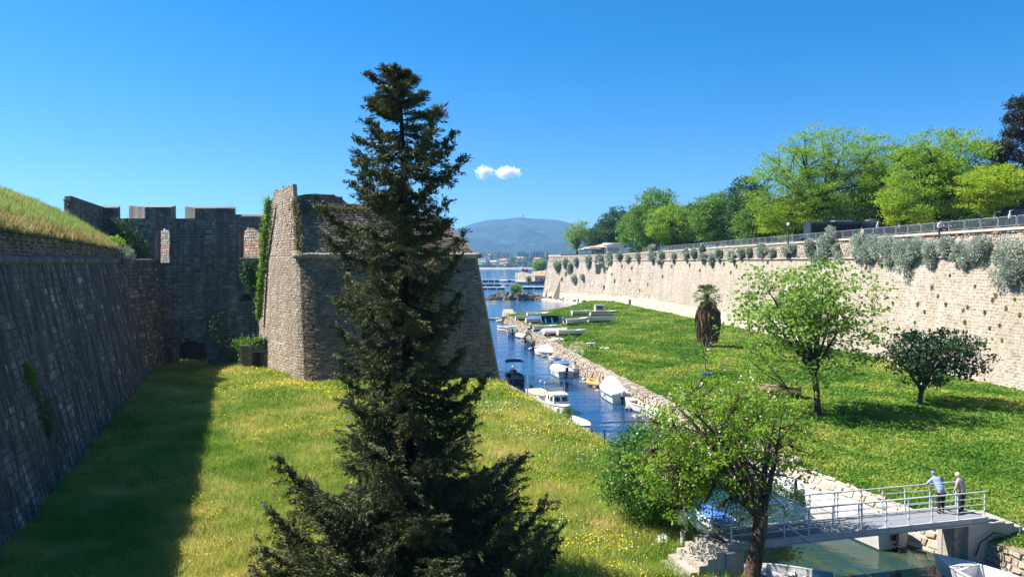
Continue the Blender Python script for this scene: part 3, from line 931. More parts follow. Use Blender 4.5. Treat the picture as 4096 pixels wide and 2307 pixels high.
# ledge path at the foot of the rampart
m = MB()
lp = [(27.0, 212), (22, 228), (15, 248), (10.5, 258)]
rows = []
for (x, y) in lp: rows.append([(x - 2.6, y - 1.0, -.5), (x - 2.3, y - .9, .55), (x + 4, y + 1.5, .6)])
m.grid(rows); tag(m.build('ledge_path', M['plaster']), kind='structure')
for k in range(14):
    f_ = 1 - (k + rg.uniform(.1, .9)) / 14; a = lp[0]; b = lp[-1]
    x, y = a[0] + (b[0] - a[0]) * f_, a[1] + (b[1] - a[1]) * f_
    tag(boulder('boulder', (x + rg.uniform(-.5, 1.5), y, .7), rg.uniform(.4, .8), M['rock'] if k % 2 else M['quay'], None, 300 + k),
        f'boulder at the foot of the far rampart end, {ORD[k]} from the left', 'rock', 'boulders at the foot of the rampart')
# beach of driftwood and shingle
m = MB()
rows = []
for y in np.linspace(160, 216, 24):
    xb = float(XB(y))
    rows.append([(xb - 5, y, -.4), (xb - 2, y, .12 + .06 * float(wob(y, 1))), (xb + 1.5, y, .5), (xb + 5, y, .75)])
m.grid(rows); tag(m.build('beach', M['earth'], smooth=True), kind='structure')
M['drift'] = flat_mat('bleached_wood', (.46, .38, .29), .85, .3, 2.0)
for k, (a, b, z) in enumerate((((536, 318), (552, 313), .6), ((548, 311.5), (562, 313), .5), ((548, 317), (575, 312), .5), ((556, 311), (568, 306.5), .6), ((564, 314), (582, 309), .55))):
    p0, p1 = gp(*a, z), gp(*b, z)
    q = MB(); mid = (p0 + p1) / 2 + Vector((0, .6, .35)); q.tube([p0, mid, p1], [.16, .2, .1], 6)
    tag(q.build('driftwood', M['drift'], base=p0), f'bleached driftwood log on the small beach, {ORD[k]} counted from the water', 'driftwood', 'driftwood on the beach')

# low stone kerb on the left bank
t = thing('bank_wall', 'overgrown stone bank wall along the left side of the canal', 'wall', (4, 55, 0))
la = [(float(XL(y)) + .18, y) for y in (20, 26, 31, 38, 46, 54, 62, 70, 73.5)]
PL_, LL, sL = polyline_surface(la, [(x - .1, y) for x, y in la], -.4, .95)
surface(t, 'wall_core', PL_, np.linspace(0, LL, 30), [0, .6, 1.3], M['mortar'], flip=True)
masonry(t, PL_, (0, LL), (.1, 1.3), .35, .6, M['bastion'], 120, proud=.08, seed=87, flip=True)
masonry(t, lambda u, v: PL_(u, np.full(np.shape(u), 1.32)) - np.stack([np.asarray(v, float), 0 * np.asarray(v, float), 0 * np.asarray(v, float)], -1), (LL - 12, LL), (-.1, .55), .6, .9, M['quay'], 30, proud=.06, seed=88, name='coping_stone', flip=True)
# ------------------------------------------------------------------ vegetation helpers
def unit(a):
    return a / (np.linalg.norm(a, axis=-1, keepdims=True) + 1e-9)
def leaf_geo(c, size, rg, up=.5, asp=2.0, axis=None, axw=0.0, droop=0.0):
    """rhombic leaves at the points c; axis pulls their long side along given directions"""
    n = len(c)
    size = np.broadcast_to(size, (n,))
    d = rg.normal(size=(n, 3))
    if axis is not None: d = unit(d) * (1 - axw) + axis * axw
    d[:, 2] -= droop
    d = unit(d)
    nr = rg.normal(size=(n, 3)); nr[:, 2] += up * 2.2
    s = unit(np.cross(d, nr))
    nn = unit(np.cross(s, d))
    l = (size * rg.uniform(.7, 1.3, n))[:, None]
    w = l / asp
    V = np.stack([c - d * l * .5, c + s * w * .5 - d * l * .05 + nn * l * .06, c + d * l * .5, c - s * w * .5 - d * l * .05 + nn * l * .06], 1)
    return V.reshape(-1, 3), np.arange(4 * n).reshape(-1, 4)
def blades(c, h, w, rg, lean=.35, k=1):
    """single triangles standing up from the points c"""
    n = len(c)
    a = rg.uniform(0, 2 * PI, n)
    b = rg.uniform(0, 2 * PI, n)
    h = h * rg.uniform(.55, 1.35, n)
    s = np.stack([np.cos(a) * w, np.sin(a) * w, 0 * a], -1)
    tip = np.stack([np.cos(b) * h * lean * rg.uniform(.2, 1.6, n), np.sin(b) * h * lean * rg.uniform(.2, 1.6, n), h], -1)
    V = np.stack([c - s, c + s, c + tip], 1)
    return V.reshape(-1, 3), np.arange(3 * n).reshape(-1, 3)

def bez(p0, p1, p2, n):
    return [p0 * (1 - t) ** 2 + p1 * 2 * t * (1 - t) + p2 * t * t for t in np.linspace(0, 1, n)]

def make_tree(name, label, cat, base, H, rx, ry, zlow, leafm, bark, nc=300, lp=40, ls=.25, cr=.7, flat=.6, tr=.35, fork=.3,
              limbs=6, group=None, seed=1, lean=(0, 0), up=.5, asp=2.0, shape=1.0, top=1.0, extra=None, hole=.0, trunk_n=8, twig=.35, offs=(0, 0), power=.45):
    rg = np.random.default_rng(seed)
    base = np.array(base, float)
    t = thing(name, label, cat, tuple(base), 0, group)
    cz0, cz1 = base[2] + zlow, base[2] + H
    cc = np.array([base[0] + lean[0] + offs[0], base[1] + lean[1] + offs[1], (cz0 + cz1) / 2])
    rz = (cz1 - cz0) / 2
    # lumpy envelope
    bd = unit(rg.normal(size=(14, 3))); bs = rg.uniform(-.28, .22, 14)
    def env(d):
        k = np.maximum(0, d @ bd.T) ** 6 @ bs
        return 1 + k
    d = unit(rg.normal(size=(nc * 2, 3)))
    r = rg.uniform(.05, 1, nc * 2) ** power * env(d)
    p = cc + d * r[:, None] * np.array([rx, ry, rz])
    keep = p[:, 2] > cz0 - .2 * rz + shape * 0
    if hole: keep &= (np.sin(p[:, 0] * 1.9 / cr + seed) * np.sin(p[:, 1] * 1.7 / cr) * np.sin(p[:, 2] * 1.8 / cr + 1) < 1 - hole)
    p = p[keep][:nc]
    # limbs
    fk = np.array([base[0] + lean[0] * fork, base[1] + lean[1] * fork, base[2] + H * fork])
    mb = MB()
    mid = (base + fk) / 2 + np.array([rg.uniform(-.1, .1) * H * .15, 0, 0])
    tp = bez(base - np.array([0, 0, .4]), mid, fk, 6)
    mb.tube(tp, [tr * 1.35, tr * 1.08, tr, tr * .93, tr * .88, tr * .85], trunk_n)
    skel = []
    for i in range(limbs):
        a = 2 * PI * (i + rg.uniform(-.3, .3)) / limbs
        el = rg.uniform(.15, .95)
        tgt = cc + np.array([math.cos(a) * rx * .72 * math.cos(el), math.sin(a) * ry * .72 * math.cos(el), rz * (.75 * math.sin(el) * 1.1 - .1)])
        c1 = fk + (tgt - fk) * .45 + np.array([rg.uniform(-.1, .1) * rx, rg.uniform(-.1, .1) * ry, .12 * H * rg.uniform(.1, 1)])
        path = bez(fk - np.array([0, 0, tr * .6]), c1, tgt, 8)
        r0 = tr * rg.uniform(.45, .65)
        mb.tube(path, list(np.linspace(r0, r0 * .2, 8)), 6, cap=False)
        skel += [(q, r0 * (1 - .8 * k / 7)) for k, q in enumerate(path)][2:]
        for s in range(3):
            k = rg.integers(2, 6)
            st = path[k]
            e = st + (np.array([rg.normal() * rx, rg.normal() * ry, abs(rg.normal()) * rz]) * .33)
            p2 = bez(st, (st + e) / 2 + np.array([0, 0, .05 * H]), e, 5)
            rr = r0 * (1 - .8 * k / 7) * .6
            mb.tube(p2, list(np.linspace(rr, rr * .25, 5)), 5, cap=False)
            skel += [(q, rr * .6) for q in p2[1:]]
    sk = np.array([q for q, _ in skel])
    for i in range(0, len(p)):
        if rg.random() > twig: continue
        j = np.argmin(((sk - p[i]) ** 2).sum(1))
        m_ = (sk[j] + p[i]) / 2 + np.array([0, 0, -.05 * np.linalg.norm(sk[j] - p[i])])
        mb.tube([sk[j], m_, p[i]], [max(.012, tr * .10), max(.010, tr * .07), tr * .03], 3, cap=False)
    mb.build('trunk', bark, t, smooth=True)
    # leaves
    n = len(p) * lp
    c = np.repeat(p, lp, 0) + rg.normal(size=(n, 3)) * np.array([cr, cr, cr * flat]) * .55
    V, Fq = leaf_geo(c, ls, rg, up, asp)
    ct = np.repeat(rg.random(len(p)), lp)
    tint = np.clip(.55 * ct + .45 * rg.random(n), 0, 1)
    build_np('crown', V, Fq, leafm, t, tint=tint)
    if extra: extra(t, p, rg)
    return t

M['bark'] = stone_mat('grey_brown_bark', [(0, (.075, .058, .043)), (1, (.13, .10, .075))], streak=(.03, .023, .018), streak_amt=.7, streak_w=9, dark=(.03, .024, .02), bump=.8)
M['bark_brown'] = stone_mat('rough_brown_bark', [(0, (.15, .10, .065)), (1, (.27, .19, .125))], streak=(.045, .03, .02), streak_amt=.75, streak_w=11, dark=(.05, .035, .025), bump=1.0)
M['bark_dark'] = stone_mat('dark_bark', [(0, (.035, .028, .024)), (1, (.06, .048, .04))], streak=(.015, .012, .01), streak_amt=.6, streak_w=8, dark=(.015, .012, .01), bump=.8)
M['bark_pale'] = stone_mat('pale_bark', [(0, (.20, .17, .13)), (1, (.30, .26, .2))], streak=(.08, .06, .05), streak_amt=.5, streak_w=8, dark=(.06, .05, .04), bump=.6)
M['spruce'] = leaf_mat('spruce_needles', [(0, (.024, .034, .013)), (.45, (.066, .080, .028)), (.8, (.14, .145, .052)), (1, (.21, .17, .065))], .18, pn_scale=.6)
M['locust'] = leaf_mat('fresh_light_leaves', [(0, (.11, .22, .016)), (.5, (.21, .36, .028)), (.85, (.31, .44, .04)), (1, (.40, .48, .07))], .52)
M['midgreen'] = leaf_mat('mid_green_leaves', [(0, (.06, .14, .02)), (.5, (.12, .25, .03)), (1, (.21, .34, .05))], .45)
M['darkgreen'] = leaf_mat('dark_green_leaves', [(0, (.022, .060, .016)), (.5, (.045, .11, .026)), (1, (.09, .17, .04))], .32)
M['yellowgreen'] = leaf_mat('yellow_green_leaves', [(0, (.18, .30, .014)), (.5, (.31, .43, .022)), (1, (.45, .50, .05))], .52)
M['plane'] = leaf_mat('plane_tree_leaves', [(0, (.10, .20, .025)), (.5, (.20, .34, .045)), (1, (.38, .48, .11))], .5)
M['magnolia'] = leaf_mat('glossy_dark_leaves', [(0, (.012, .034, .012)), (.6, (.022, .055, .018)), (.9, (.05, .08, .025)), (1, (.16, .10, .03))], .12, rough=.3)
M['fig'] = leaf_mat('glossy_green_leaves', [(0, (.035, .10, .018)), (.5, (.08, .19, .03)), (1, (.19, .32, .06))], .38, rough=.35)
M['cypress'] = leaf_mat('dark_conifer_sprays', [(0, (.012, .014, .010)), (.5, (.024, .026, .017)), (1, (.05, .046, .03))], .05)
M['silver'] = leaf_mat('silver_leaves', [(0, (.20, .24, .18)), (.5, (.33, .38, .30)), (1, (.48, .53, .44))], .2)
M['ivy'] = leaf_mat('ivy_leaves', [(0, (.022, .065, .010)), (.6, (.055, .13, .018)), (1, (.13, .22, .03))], .3)
M['dryplant'] = leaf_mat('dry_wall_plants', [(0, (.10, .12, .03)), (.5, (.20, .18, .05)), (1, (.40, .26, .08))], .3)
M['blossom'] = flat_mat('cream_blossom', (.62, .52, .36), .8, .15)

# ------------------------------------------------------------------ spruce
def spruce():
    rg = np.random.default_rng(7)
    b = np.array([-3.62, 26.0, .9])
    H = 19.0
    t = thing('spruce_tree', 'tall dark spruce with drooping branches standing in front of the bastion', 'tree', tuple(b))
    topx = -3.95
    ax = lambda z: np.array([b[0] + (topx - b[0]) * z / H + .05 * math.sin(z * .9), b[1], b[2] + z])
    m = MB()
    zs = np.linspace(-.4, H - .2, 22)
    m.tube([ax(z) for z in zs], [max(.03, .30 * (1 - z / H) ** .8 + .02) for z in zs], 10)
    cen, dirs, sz, tn = [], [], [], []
    prof = lambda z: np.interp(z, [0, 1.5, 2.6, 3.5, 4.6, 5.6, 7.0, 9.6, 11, 12.8, 14.2, 16, 17.6, 18.3, 18.75], [4.9, 5.3, 5.1, 4.3, 3.5, 2.9, 2.5, 2.2, 2.25, 2.3, 2.1, 1.85, 1.5, .95, .45])
    z = .5
    nb = 0
    while z < H - .15:
        step = np.interp(z, [0, 3.5, 6, 12, 19], [.044, .054, .080, .098, .088])
        z += step * rg.uniform(.6, 1.4)
        if z > H - .12: break
        a = nb * 2.399 + rg.uniform(-.5, .5)
        nb += 1
        L = prof(z) * rg.choice([.5, .7, .85, 1.0, 1.1], p=[.2, .22, .24, .24, .1])
        if rg.random() < .10 and 4.5 < z < 16.6: L *= 1.22
        if z < 4.5: L = min(L, 5.1)
        dx, dy = math.cos(a), math.sin(a)
        p0 = ax(z)
        big = L > 2.6
        drop = (.12 if z > 12 else .22) * L * rg.uniform(.5, 1.3)
        rise = rg.uniform(.14, .36) * L
        n = max(6, int(L * 4.2))
        path = []
        for i in range(n + 1):
            s = i / n
            zz = -drop * math.sin(min(s, .75) / .75 * PI / 2) + rise * max(0, (s - .55) / .45) ** 2
            if z > 17: zz = min(rise * 1.2, .45) * s
            path.append(p0 + np.array([dx * L * s + .05 * L * math.sin(s * 5 + nb) * -dy, dy * L * s + .05 * L * math.sin(s * 5 + nb) * dx, zz]))
        m.tube([tuple(q) for q in path], list(np.linspace(.02 + .011 * L, .008, n + 1)), 4, cap=False)
        bt = rg.random()
        for i in range(1, n + 1):
            s = i / n
            q = path[i]
            d = unit(path[i] - path[i - 1])
            side = np.array([-dy, dx, 0])
            # shoots to both sides, longest at the middle of the branch
            if s > .16:
                sl = L * .34 * (1 - abs(s - .5) * 1.05) * rg.uniform(.6, 1.2) + .08
                for sg in (-1, 1):
                    dd = unit(d * .75 + side * sg * rg.uniform(.6, 1.0) + np.array([0, 0, rg.uniform(-.35, .1)]))
                    k = max(2, int(sl * 8))
                    for j in range(1, k + 1):
                        cen.append(q + dd * sl * j / k + np.array([0, 0, -.10 * (j / k) ** 2 * sl])); dirs.append(dd); sz.append(.20); tn.append(bt * .5)
                # hanging strands
                if rg.random() < .8:
                    hl = rg.uniform(.15, .55) * (1 if z < 17 else .4)
                    k = max(2, int(hl * 9))
                    o = side * rg.uniform(-.25, .25) * sl
                    for j in range(k):
                        cen.append(q + o + np.array([rg.uniform(-.03, .03), rg.uniform(-.03, .03), -hl * (j + .5) / k])); dirs.append(np.array([.1 * dx, .1 * dy, -1.0])); sz.append(.17); tn.append(bt * .4)
            for _ in range(2):
                cen.append(q + rg.normal(size=3) * .03); dirs.append(unit(d + np.array([0, 0, .15]))); sz.append(.21); tn.append(bt * .5 + .1)
            if s > .78:
                for _ in range(4):
                    cen.append(q + rg.normal(size=3) * np.array([.06, .06, .05])); dirs.append(unit(d + rg.normal(size=3) * .35 + np.array([0, 0, .25]))); sz.append(.23); tn.append(bt * .4 + .15)
    for _ in range(40):
        zz = rg.uniform(H - 1.0, H - .1)
        cen.append(ax(zz) + rg.normal(size=3) * .10); dirs.append(unit(np.array([rg.normal() * .5, rg.normal() * .5, 1]))); sz.append(.2); tn.append(.3)
    m.build('trunk', M['bark_dark'], t, smooth=True)
    cen, dirs, sz, tn = np.array(cen), unit(np.array(dirs)), np.array(sz), np.array(tn)
    # every shoot is a tuft of six narrow needles sprays
    k = 11
    c = np.repeat(cen, k, 0) + rg.normal(size=(len(cen) * k, 3)) * .045
    V, Fq = leaf_geo(c, np.repeat(sz, k) * .72, rg, .35, 3.4, axis=np.repeat(dirs, k, 0), axw=.66)
    tint = np.clip(np.repeat(tn, k) + .55 * rg.random(len(c)) ** 2, 0, 1)
    build_np('crown', V, Fq, M['spruce'], t, tint=tint)
    return len(c)
spruce()

# ------------------------------------------------------------------ trees on the green
def at_ground(px, py, z=1.3): return gp(px, py, z)
g0 = at_ground(818, 416)
make_tree('plane_tree', 'large airy light green plane tree standing alone on the green', 'tree', g0, 12.4, 6.1, 5.4, 2.6, M['plane'], M['bark'],
          nc=430, lp=22, ls=.28, cr=.80, flat=.5, tr=.25, fork=.26, limbs=9, seed=21, lean=(-1.1, .6), asp=1.35, hole=.45, twig=.75, power=.72, up=.6)
g1 = at_ground(919, 405)
make_tree('magnolia_tree', 'dark glossy magnolia tree with a low fork standing in front of the pale rampart', 'tree', g1, 6.6, 4.6, 4.0, 1.5, M['magnolia'], M['bark'],
          nc=210, lp=26, ls=.34, cr=.62, flat=.6, tr=.24, fork=.20, limbs=7, seed=23, lean=(1.2, .2), asp=2.1, hole=.3, twig=.7, power=.5, up=.5)
# locust by the bridge with hanging cream blossom
def blossoms(t, p, rg):
    k = rg.choice(len(p), 300)
    m_c = p[k] + rg.normal(size=(len(k), 3)) * .22
    c = np.repeat(m_c, 9, 0) + rg.normal(size=(len(k) * 9, 3)) * np.array([.03, .03, .09])
    V, Fq = leaf_geo(c, .085, rg, .2, 1.2)
    o = build_np('blossom', V, Fq, M['blossom'], t); o['kind'] = 'stuff'
lb = Vector((8.72, 26.7, .7))
def locust_tree():
    t = make_tree('locust_tree', 'crooked flowering locust tree with rough leaning trunk beside the footbridge', 'tree', lb, 8.5, 3.7, 2.8, 1.15, M['locust'], M['bark_brown'],
          nc=720, lp=27, ls=.14, cr=.36, flat=.45, tr=.29, fork=.34, limbs=9, seed=31, lean=(1.7, .7), offs=(-2.2, 1.1), asp=1.9, hole=.36, extra=blossoms, twig=.9, power=.72, up=.5, trunk_n=12)
    return t
locust_tree()
make_tree('fig_tree', 'dense bushy dark green tree with glossy leaves overhanging the left bank beside the steps', 'tree', (6.75, 32.9, .8), 5.0, 2.7, 2.5, .1, M['fig'], M['bark'],
          nc=640, lp=38, ls=.17, cr=.5, flat=.6, tr=.16, fork=.22, limbs=8, seed=33, lean=(.1, .2), asp=1.9, hole=.2, twig=.4, power=.45, up=.5)
# bare sapling
def sapling(px, py, h, seed, label):
    g = at_ground(px, py)
    rg = np.random.default_rng(seed)
    t = thing('bare_sapling', label, 'tree', g)
    m = MB()
    g = np.array(g)
    def grow(p, d, l, r, dep):
        e = p + d * l
        mid = (p + e) / 2 + rg.normal(size=3) * l * .06
        m.tube([p, mid, e], [r, r * .85, r * .65], 5, cap=False)
        if dep == 0: return
        for _ in range(3 if dep > 2 else 2):
            nd = unit(d + rg.normal(size=3) * .55 + np.array([0, 0, .12]))
            grow(e, nd, l * rg.uniform(.55, .8), r * .6, dep - 1)
    grow(g - np.array([0, 0, .1]), unit(np.array([-.08, 0, 1.0])), h * .42, .10, 4)
    m.build('trunk', M['bark_pale'], t, smooth=True)
    # remaining twigs
    m2 = MB()
    for _ in range(14):
        p = g + np.array([rg.normal() * .8, rg.normal() * .6, h * rg.uniform(.55, .95)])
        m2.tube([p, p + rg.normal(size=3) * .2 + np.array([0, 0, .3])], .012, 3, cap=False)
    m2.build('twig', M['bark_pale'], t)
sapling(706.8, 375.5, 4.6, 5, 'bare leafless sapling standing in a blue tub on the green')

# palm with a skirt of dead fronds
def palm():
    g = np.array(at_ground(707.5, 347.5))
    t = thing('palm_tree', 'fan palm with a thick brown skirt of dead fronds standing on the green', 'tree', tuple(g))
    rg = np.random.default_rng(9)
    m = MB(); m.tube([g - [0, 0, .3], g + [0, 0, 4], g + [-.15, 0, 7.4]], [.55, .42, .36], 9); m.build('trunk', M['bark'], t)
    # skirt: hanging blades
    n = 2600
    a = rg.uniform(0, 2 * PI, n); z = rg.uniform(1.1, 5.7, n)
    rr = np.interp(z, [.6, 1.3, 3, 4.6, 5.9], [.95, 1.25, 1.6, 1.55, .9]) * rg.uniform(.75, 1.08, n)
    c = np.stack([g[0] + rr * np.cos(a), g[1] + rr * np.sin(a), g[2] + z], -1)
    ax_ = unit(np.stack([np.cos(a) * .12, np.sin(a) * .12, -np.ones(n)], -1))
    V, Fq = leaf_geo(c, rg.uniform(.7, 1.5, n), rg, 0, 9, axis=ax_, axw=.88)
    o = build_np('skirt', V, Fq, leaf_mat('dead_palm_fronds', [(0, (.06, .035, .018)), (.6, (.14, .085, .045)), (1, (.28, .19, .11))], .1), t, tint=rg.random(n)); o['kind'] = 'stuff'
    fm = leaf_mat('palm_fronds', [(0, (.06, .10, .018)), (.5, (.12, .17, .03)), (1, (.30, .27, .09))], .3)
    top = g + np.array([-.15, 0, 7.3])
    for k in range(34):
        a = k * 2.4 + rg.uniform(-.3, .3)
        el = np.interp(k, [0, 12, 33], [1.25, .55, -.75]) + rg.uniform(-.15, .15)
        L = rg.uniform(1.0, 1.5)
        d = np.array([math.cos(a) * math.cos(el), math.sin(a) * math.cos(el), math.sin(el)])
        side = unit(np.cross(d, [0, 0, 1.0]))
        upv = unit(np.cross(side, d))
        p1 = top + d * L + np.array([0, 0, -.12 * L])
        mb = MB(); mb.tube([top, (top + p1) / 2 + upv * .05, p1], [.035, .028, .022], 4)
        for j in range(13):
            f = (j - 6) / 6 * 1.35
            dd = unit(d * math.cos(f) + side * math.sin(f) + upv * .1)
            e = p1 + dd * 1.05 * (1 - .18 * abs(f)) + np.array([0, 0, -.30 * (1 + .5 * abs(f)) * rg.uniform(.6, 1.4)])
            mid = p1 + dd * .55
            w = unit(np.cross(dd, upv)) * .055
            mb.add([p1, mid + w, e, mid - w], [(0, 1, 2, 3)])
        mb.build('frond', fm, t)
        o = BASE
palm()

# ------------------------------------------------------------------ grass and weeds
def scatter(n, ys, xl, xr, rg, p=1.2, y0=28.0):
    out = []
    tot = 0
    while tot < n:
        y = rg.uniform(ys[0], ys[1], n)
        y = y[rg.random(n) < np.minimum(1, (y0 / np.maximum(y, y0)) ** p)]
        a, b = xl(y), xr(y)
        wmax = 60.0
        k = rg.random(len(y)) < (b - a) / wmax
        y, a, b = y[k], a[k], b[k]
        x = a + (b - a) * rg.random(len(y))
        # only what stands inside or near the frame
        k = np.abs(x) < y * .74 + 3
        x, y = x[k], y[k]
        out.append(np.stack([x, y], -1)); tot += len(x)
    return np.concatenate(out)[:n]

def grass_mat(name, stops, sc, trans=.4):
    t = NT(name)
    v = t.math('ADD', t.math('MULTIPLY', t.n('ShaderNodeAttribute', _attribute_name='tint').outputs['Fac'], .42),
               t.rng(t.noise(sc, 5, .62), .32, .68, 0, .62))
    col = t.ramp(v, stops)
    d = t.n('ShaderNodeBsdfDiffuse', Color=col)
    tr = t.n('ShaderNodeBsdfTranslucent', Color=col)
    m = t.n('ShaderNodeMixShader', i0=trans, i1=d.outputs[0], i2=tr.outputs[0])
    return t.surf(m.outputs[0])
M['meadow'] = grass_mat('meadow_grass', [(0, (.10, .21, .03)), (.28, (.19, .31, .045)), (.5, (.34, .41, .08)), (.7, (.53, .49, .14)), (.85, (.66, .54, .18)), (1, (.70, .58, .30))], .22)
M['weeds'] = grass_mat('green_weeds', [(0, (.035, .10, .014)), (.28, (.08, .19, .026)), (.5, (.15, .275, .04)), (.66, (.26, .34, .06)), (.82, (.38, .38, .09)), (1, (.48, .40, .16))], .16)
M['meadow_leaf'] = grass_mat('meadow_leaves', [(0, (.06, .17, .012)), (.4, (.13, .28, .02)), (.7, (.26, .38, .04)), (1, (.42, .46, .08))], .3)
M['yellow_flower'] = flat_mat('yellow_petals', (.72, .56, .015), .7, .1)
M['purple_flower'] = flat_mat('purple_petals', (.32, .20, .40), .7, .1)
M['white_flower'] = flat_mat('white_umbels', (.66, .68, .56), .7, .1)

rg = np.random.default_rng(101)
def inside_bastion(x, y): return (y > 71.6 + (x + 20.5) * .105) & (x > -20.6 - (y - 71.9) * .66) & (x < -.6)
xy = scatter(125000, (22, 87), lambda y: XLW(y) + .1, lambda y: XL(y) - .05, rg, 1.15)
k = ~inside_bastion(xy[:, 0], xy[:, 1]); xy = xy[k]
sc_ = np.maximum(1, xy[:, 1] / 30)
c = np.stack([xy[:, 0], xy[:, 1], lz(xy[:, 0], xy[:, 1]) - .03], -1)
hh = .34 * (1 + .55 * wob(xy[:, 0], xy[:, 1], .5, 1)) * (1 + .5 * wob(xy[:, 0], xy[:, 1], 1.6, 8)) + .10
c3 = np.repeat(c, 4, 0) + np.concatenate([rg.normal(size=(len(c) * 4, 2)) * .12 * np.repeat(sc_, 4)[:, None], np.zeros((len(c) * 4, 1))], 1)
V, Ft = blades(c3, np.repeat(np.clip(hh, .12, .8), 4), np.repeat(.019 * sc_, 4) , rg, .55)
tint = np.clip(np.repeat(rg.random(len(c)), 4) * .6 + .4 * rg.random(len(c3)), 0, 1)
tag(build_np('meadow_grass', V, Ft, M['meadow'], tint=tint), kind='stuff')
# leafy clumps among the meadow grass
xy = scatter(26000, (22, 84), lambda y: XLW(y) + .4, lambda y: XL(y) - .15, rg, 1.1)
k = ~inside_bastion(xy[:, 0], xy[:, 1]) & (wob(xy[:, 0], xy[:, 1], .42, 12) + .5 * wob(xy[:, 0], xy[:, 1], 1.3, 4) + .35 * rg.normal(size=len(xy)) > .15); xy = xy[k]
sc_ = np.maximum(1, xy[:, 1] / 32)
hb = .12 + .38 * np.clip(.5 + .6 * wob(xy[:, 0], xy[:, 1], 1.1, 6), 0, 1)
c2 = np.repeat(np.stack([xy[:, 0], xy[:, 1], lz(xy[:, 0], xy[:, 1])], -1), 6, 0)
c2[:, :2] += rg.normal(size=(len(c2), 2)) * .13 * np.repeat(sc_, 6)[:, None]
c2[:, 2] += np.repeat(hb, 6) * rg.uniform(.4, 1.15, len(c2))
V, Fq = leaf_geo(c2, np.repeat(.11 * sc_, 6), rg, .5, 1.9)
tag(build_np('meadow_weeds', V, Fq, M['meadow_leaf'], tint=np.clip(np.repeat(rg.random(len(xy)), 6) * .6 + .4 * rg.random(len(c2)), 0, 1)), kind='stuff')
# flowers
def flowers(name, n, mat, size, f, h, zf, samp, up=1.6, lay=1):
    xy = samp(n)
    k = f(xy[:, 0], xy[:, 1])
    xy = xy[k]
    c = np.stack([xy[:, 0], xy[:, 1], zf(xy[:, 0], xy[:, 1]) + rg.uniform(h[0], h[1], len(xy))], -1)
    V, Fq = leaf_geo(c, size * np.maximum(1, xy[:, 1] / 38), rg, up, 1.15)
    return tag(build_np(name, V, Fq, mat), kind='stuff')
smp = lambda n: (lambda q: q[~inside_bastion(q[:, 0], q[:, 1])])(scatter(n, (22, 84), lambda y: XLW(y) + .5, lambda y: XL(y) - .3, rg, 1.0))
flowers('yellow_flowers', 90000, M['yellow_flower'], .06, lambda x, y: (wob(x, y, .28, 5) + .7 * wob(x, y, .9, 2) + rg.normal(size=len(x)) * .28 + .2 * sstep(-14, 0, x) + .5 * sstep(55, 68, y) > .62) & (x > -24 - .2 * (y - 30)), (.28, .5), lz, smp)
flowers('purple_flowers', 9000, M['purple_flower'], .07, lambda x, y: wob(x, y, .22, 9) + rg.normal(size=len(x)) * .3 > .95, (.3, .5), lz, smp)
flowers('white_umbel_flowers', 26000, M['white_flower'], .06, lambda x, y: (XL(y) - x < 6.5) & (wob(x, y, .4, 6) + rg.normal(size=len(x)) * .4 > .35), (.4, .6), lz, smp)
# green weeds on the right
BEACHK = lambda x, y: y < 160 + np.clip(x + 1, 0, 40) * 1.75
EARTH = [(gp(566, 341, 1.3), 3.2, 9), (gp(551, 327, 1.3), 4.5, 9), (gp(535, 322, 1.3), 5.5, 10), (gp(580, 346.5, 1.3), 2.2, 7), (gp(575, 352, 1.3), 1.6, 6)]
def bare(x, y):
    r = np.zeros(len(x), bool)
    for p, ra, rb_ in EARTH:
        r |= ((x - p.x) / ra) ** 2 + ((y - p.y) / rb_) ** 2 < 1 + .4 * wob(x, y, .8)
    return r
xy = scatter(215000, (27, 214), lambda y: XR(y) + .45, lambda y: XW(y) + .2, rg, 1.45)
k = BEACHK(xy[:, 0], xy[:, 1]) & ~(bare(xy[:, 0], xy[:, 1]) & (rg.random(len(xy)) < .93)); xy = xy[k]
sc_ = np.maximum(1, xy[:, 1] / 32)
c = np.stack([xy[:, 0], xy[:, 1], rz_(xy[:, 0], xy[:, 1])], -1)
lump = np.clip(.5 + .5 * wob(xy[:, 0], xy[:, 1], .9, 3) + .3 * wob(xy[:, 0], xy[:, 1], 2.2, 7), 0, 1.4)
h_ = (.06 + .32 * lump * rg.random(len(xy)) ** .7)
c2 = np.repeat(c, 3, 0) + np.concatenate([rg.normal(size=(len(c) * 3, 2)) * .10 * np.repeat(sc_, 3)[:, None], np.repeat(h_, 3)[:, None] * rg.uniform(.3, 1.1, (len(c) * 3, 1))], 1)
V, Fq = leaf_geo(c2, np.repeat(.125 * sc_, 3), rg, .55, 1.7)
tint = np.clip(np.repeat(lump * .45 + .4 * rg.random(len(c)), 3) * .8 + .3 * rg.random(len(c2)), 0, 1)
tag(build_np('green_weeds', V, Fq, M['weeds'], tint=tint), kind='stuff')
for k_, (p_, ra, rb_) in enumerate(EARTH):
    rows = []
    for r_ in np.linspace(0.02, 1.0, 7):
        a_ = np.linspace(0, 2 * PI, 25)
        q_ = 1 + .18 * np.sin(a_ * 3 + k_) + .1 * np.sin(a_ * 7 + 2 * k_)
        x_, y_ = p_.x + ra * r_ * q_ * np.cos(a_), p_.y + rb_ * r_ * q_ * np.sin(a_)
        x_ = np.maximum(x_, XR(y_) + .3)
        rows.append([(x, y, float(z) + .035 + .004 * k_ - .05 * (r_ > .99)) for x, y, z in zip(x_, y_, rz_(x_, y_))])
    m = MB(); m.grid(rows); tag(m.build('bare_earth', M['earth'], smooth=True), kind='structure')
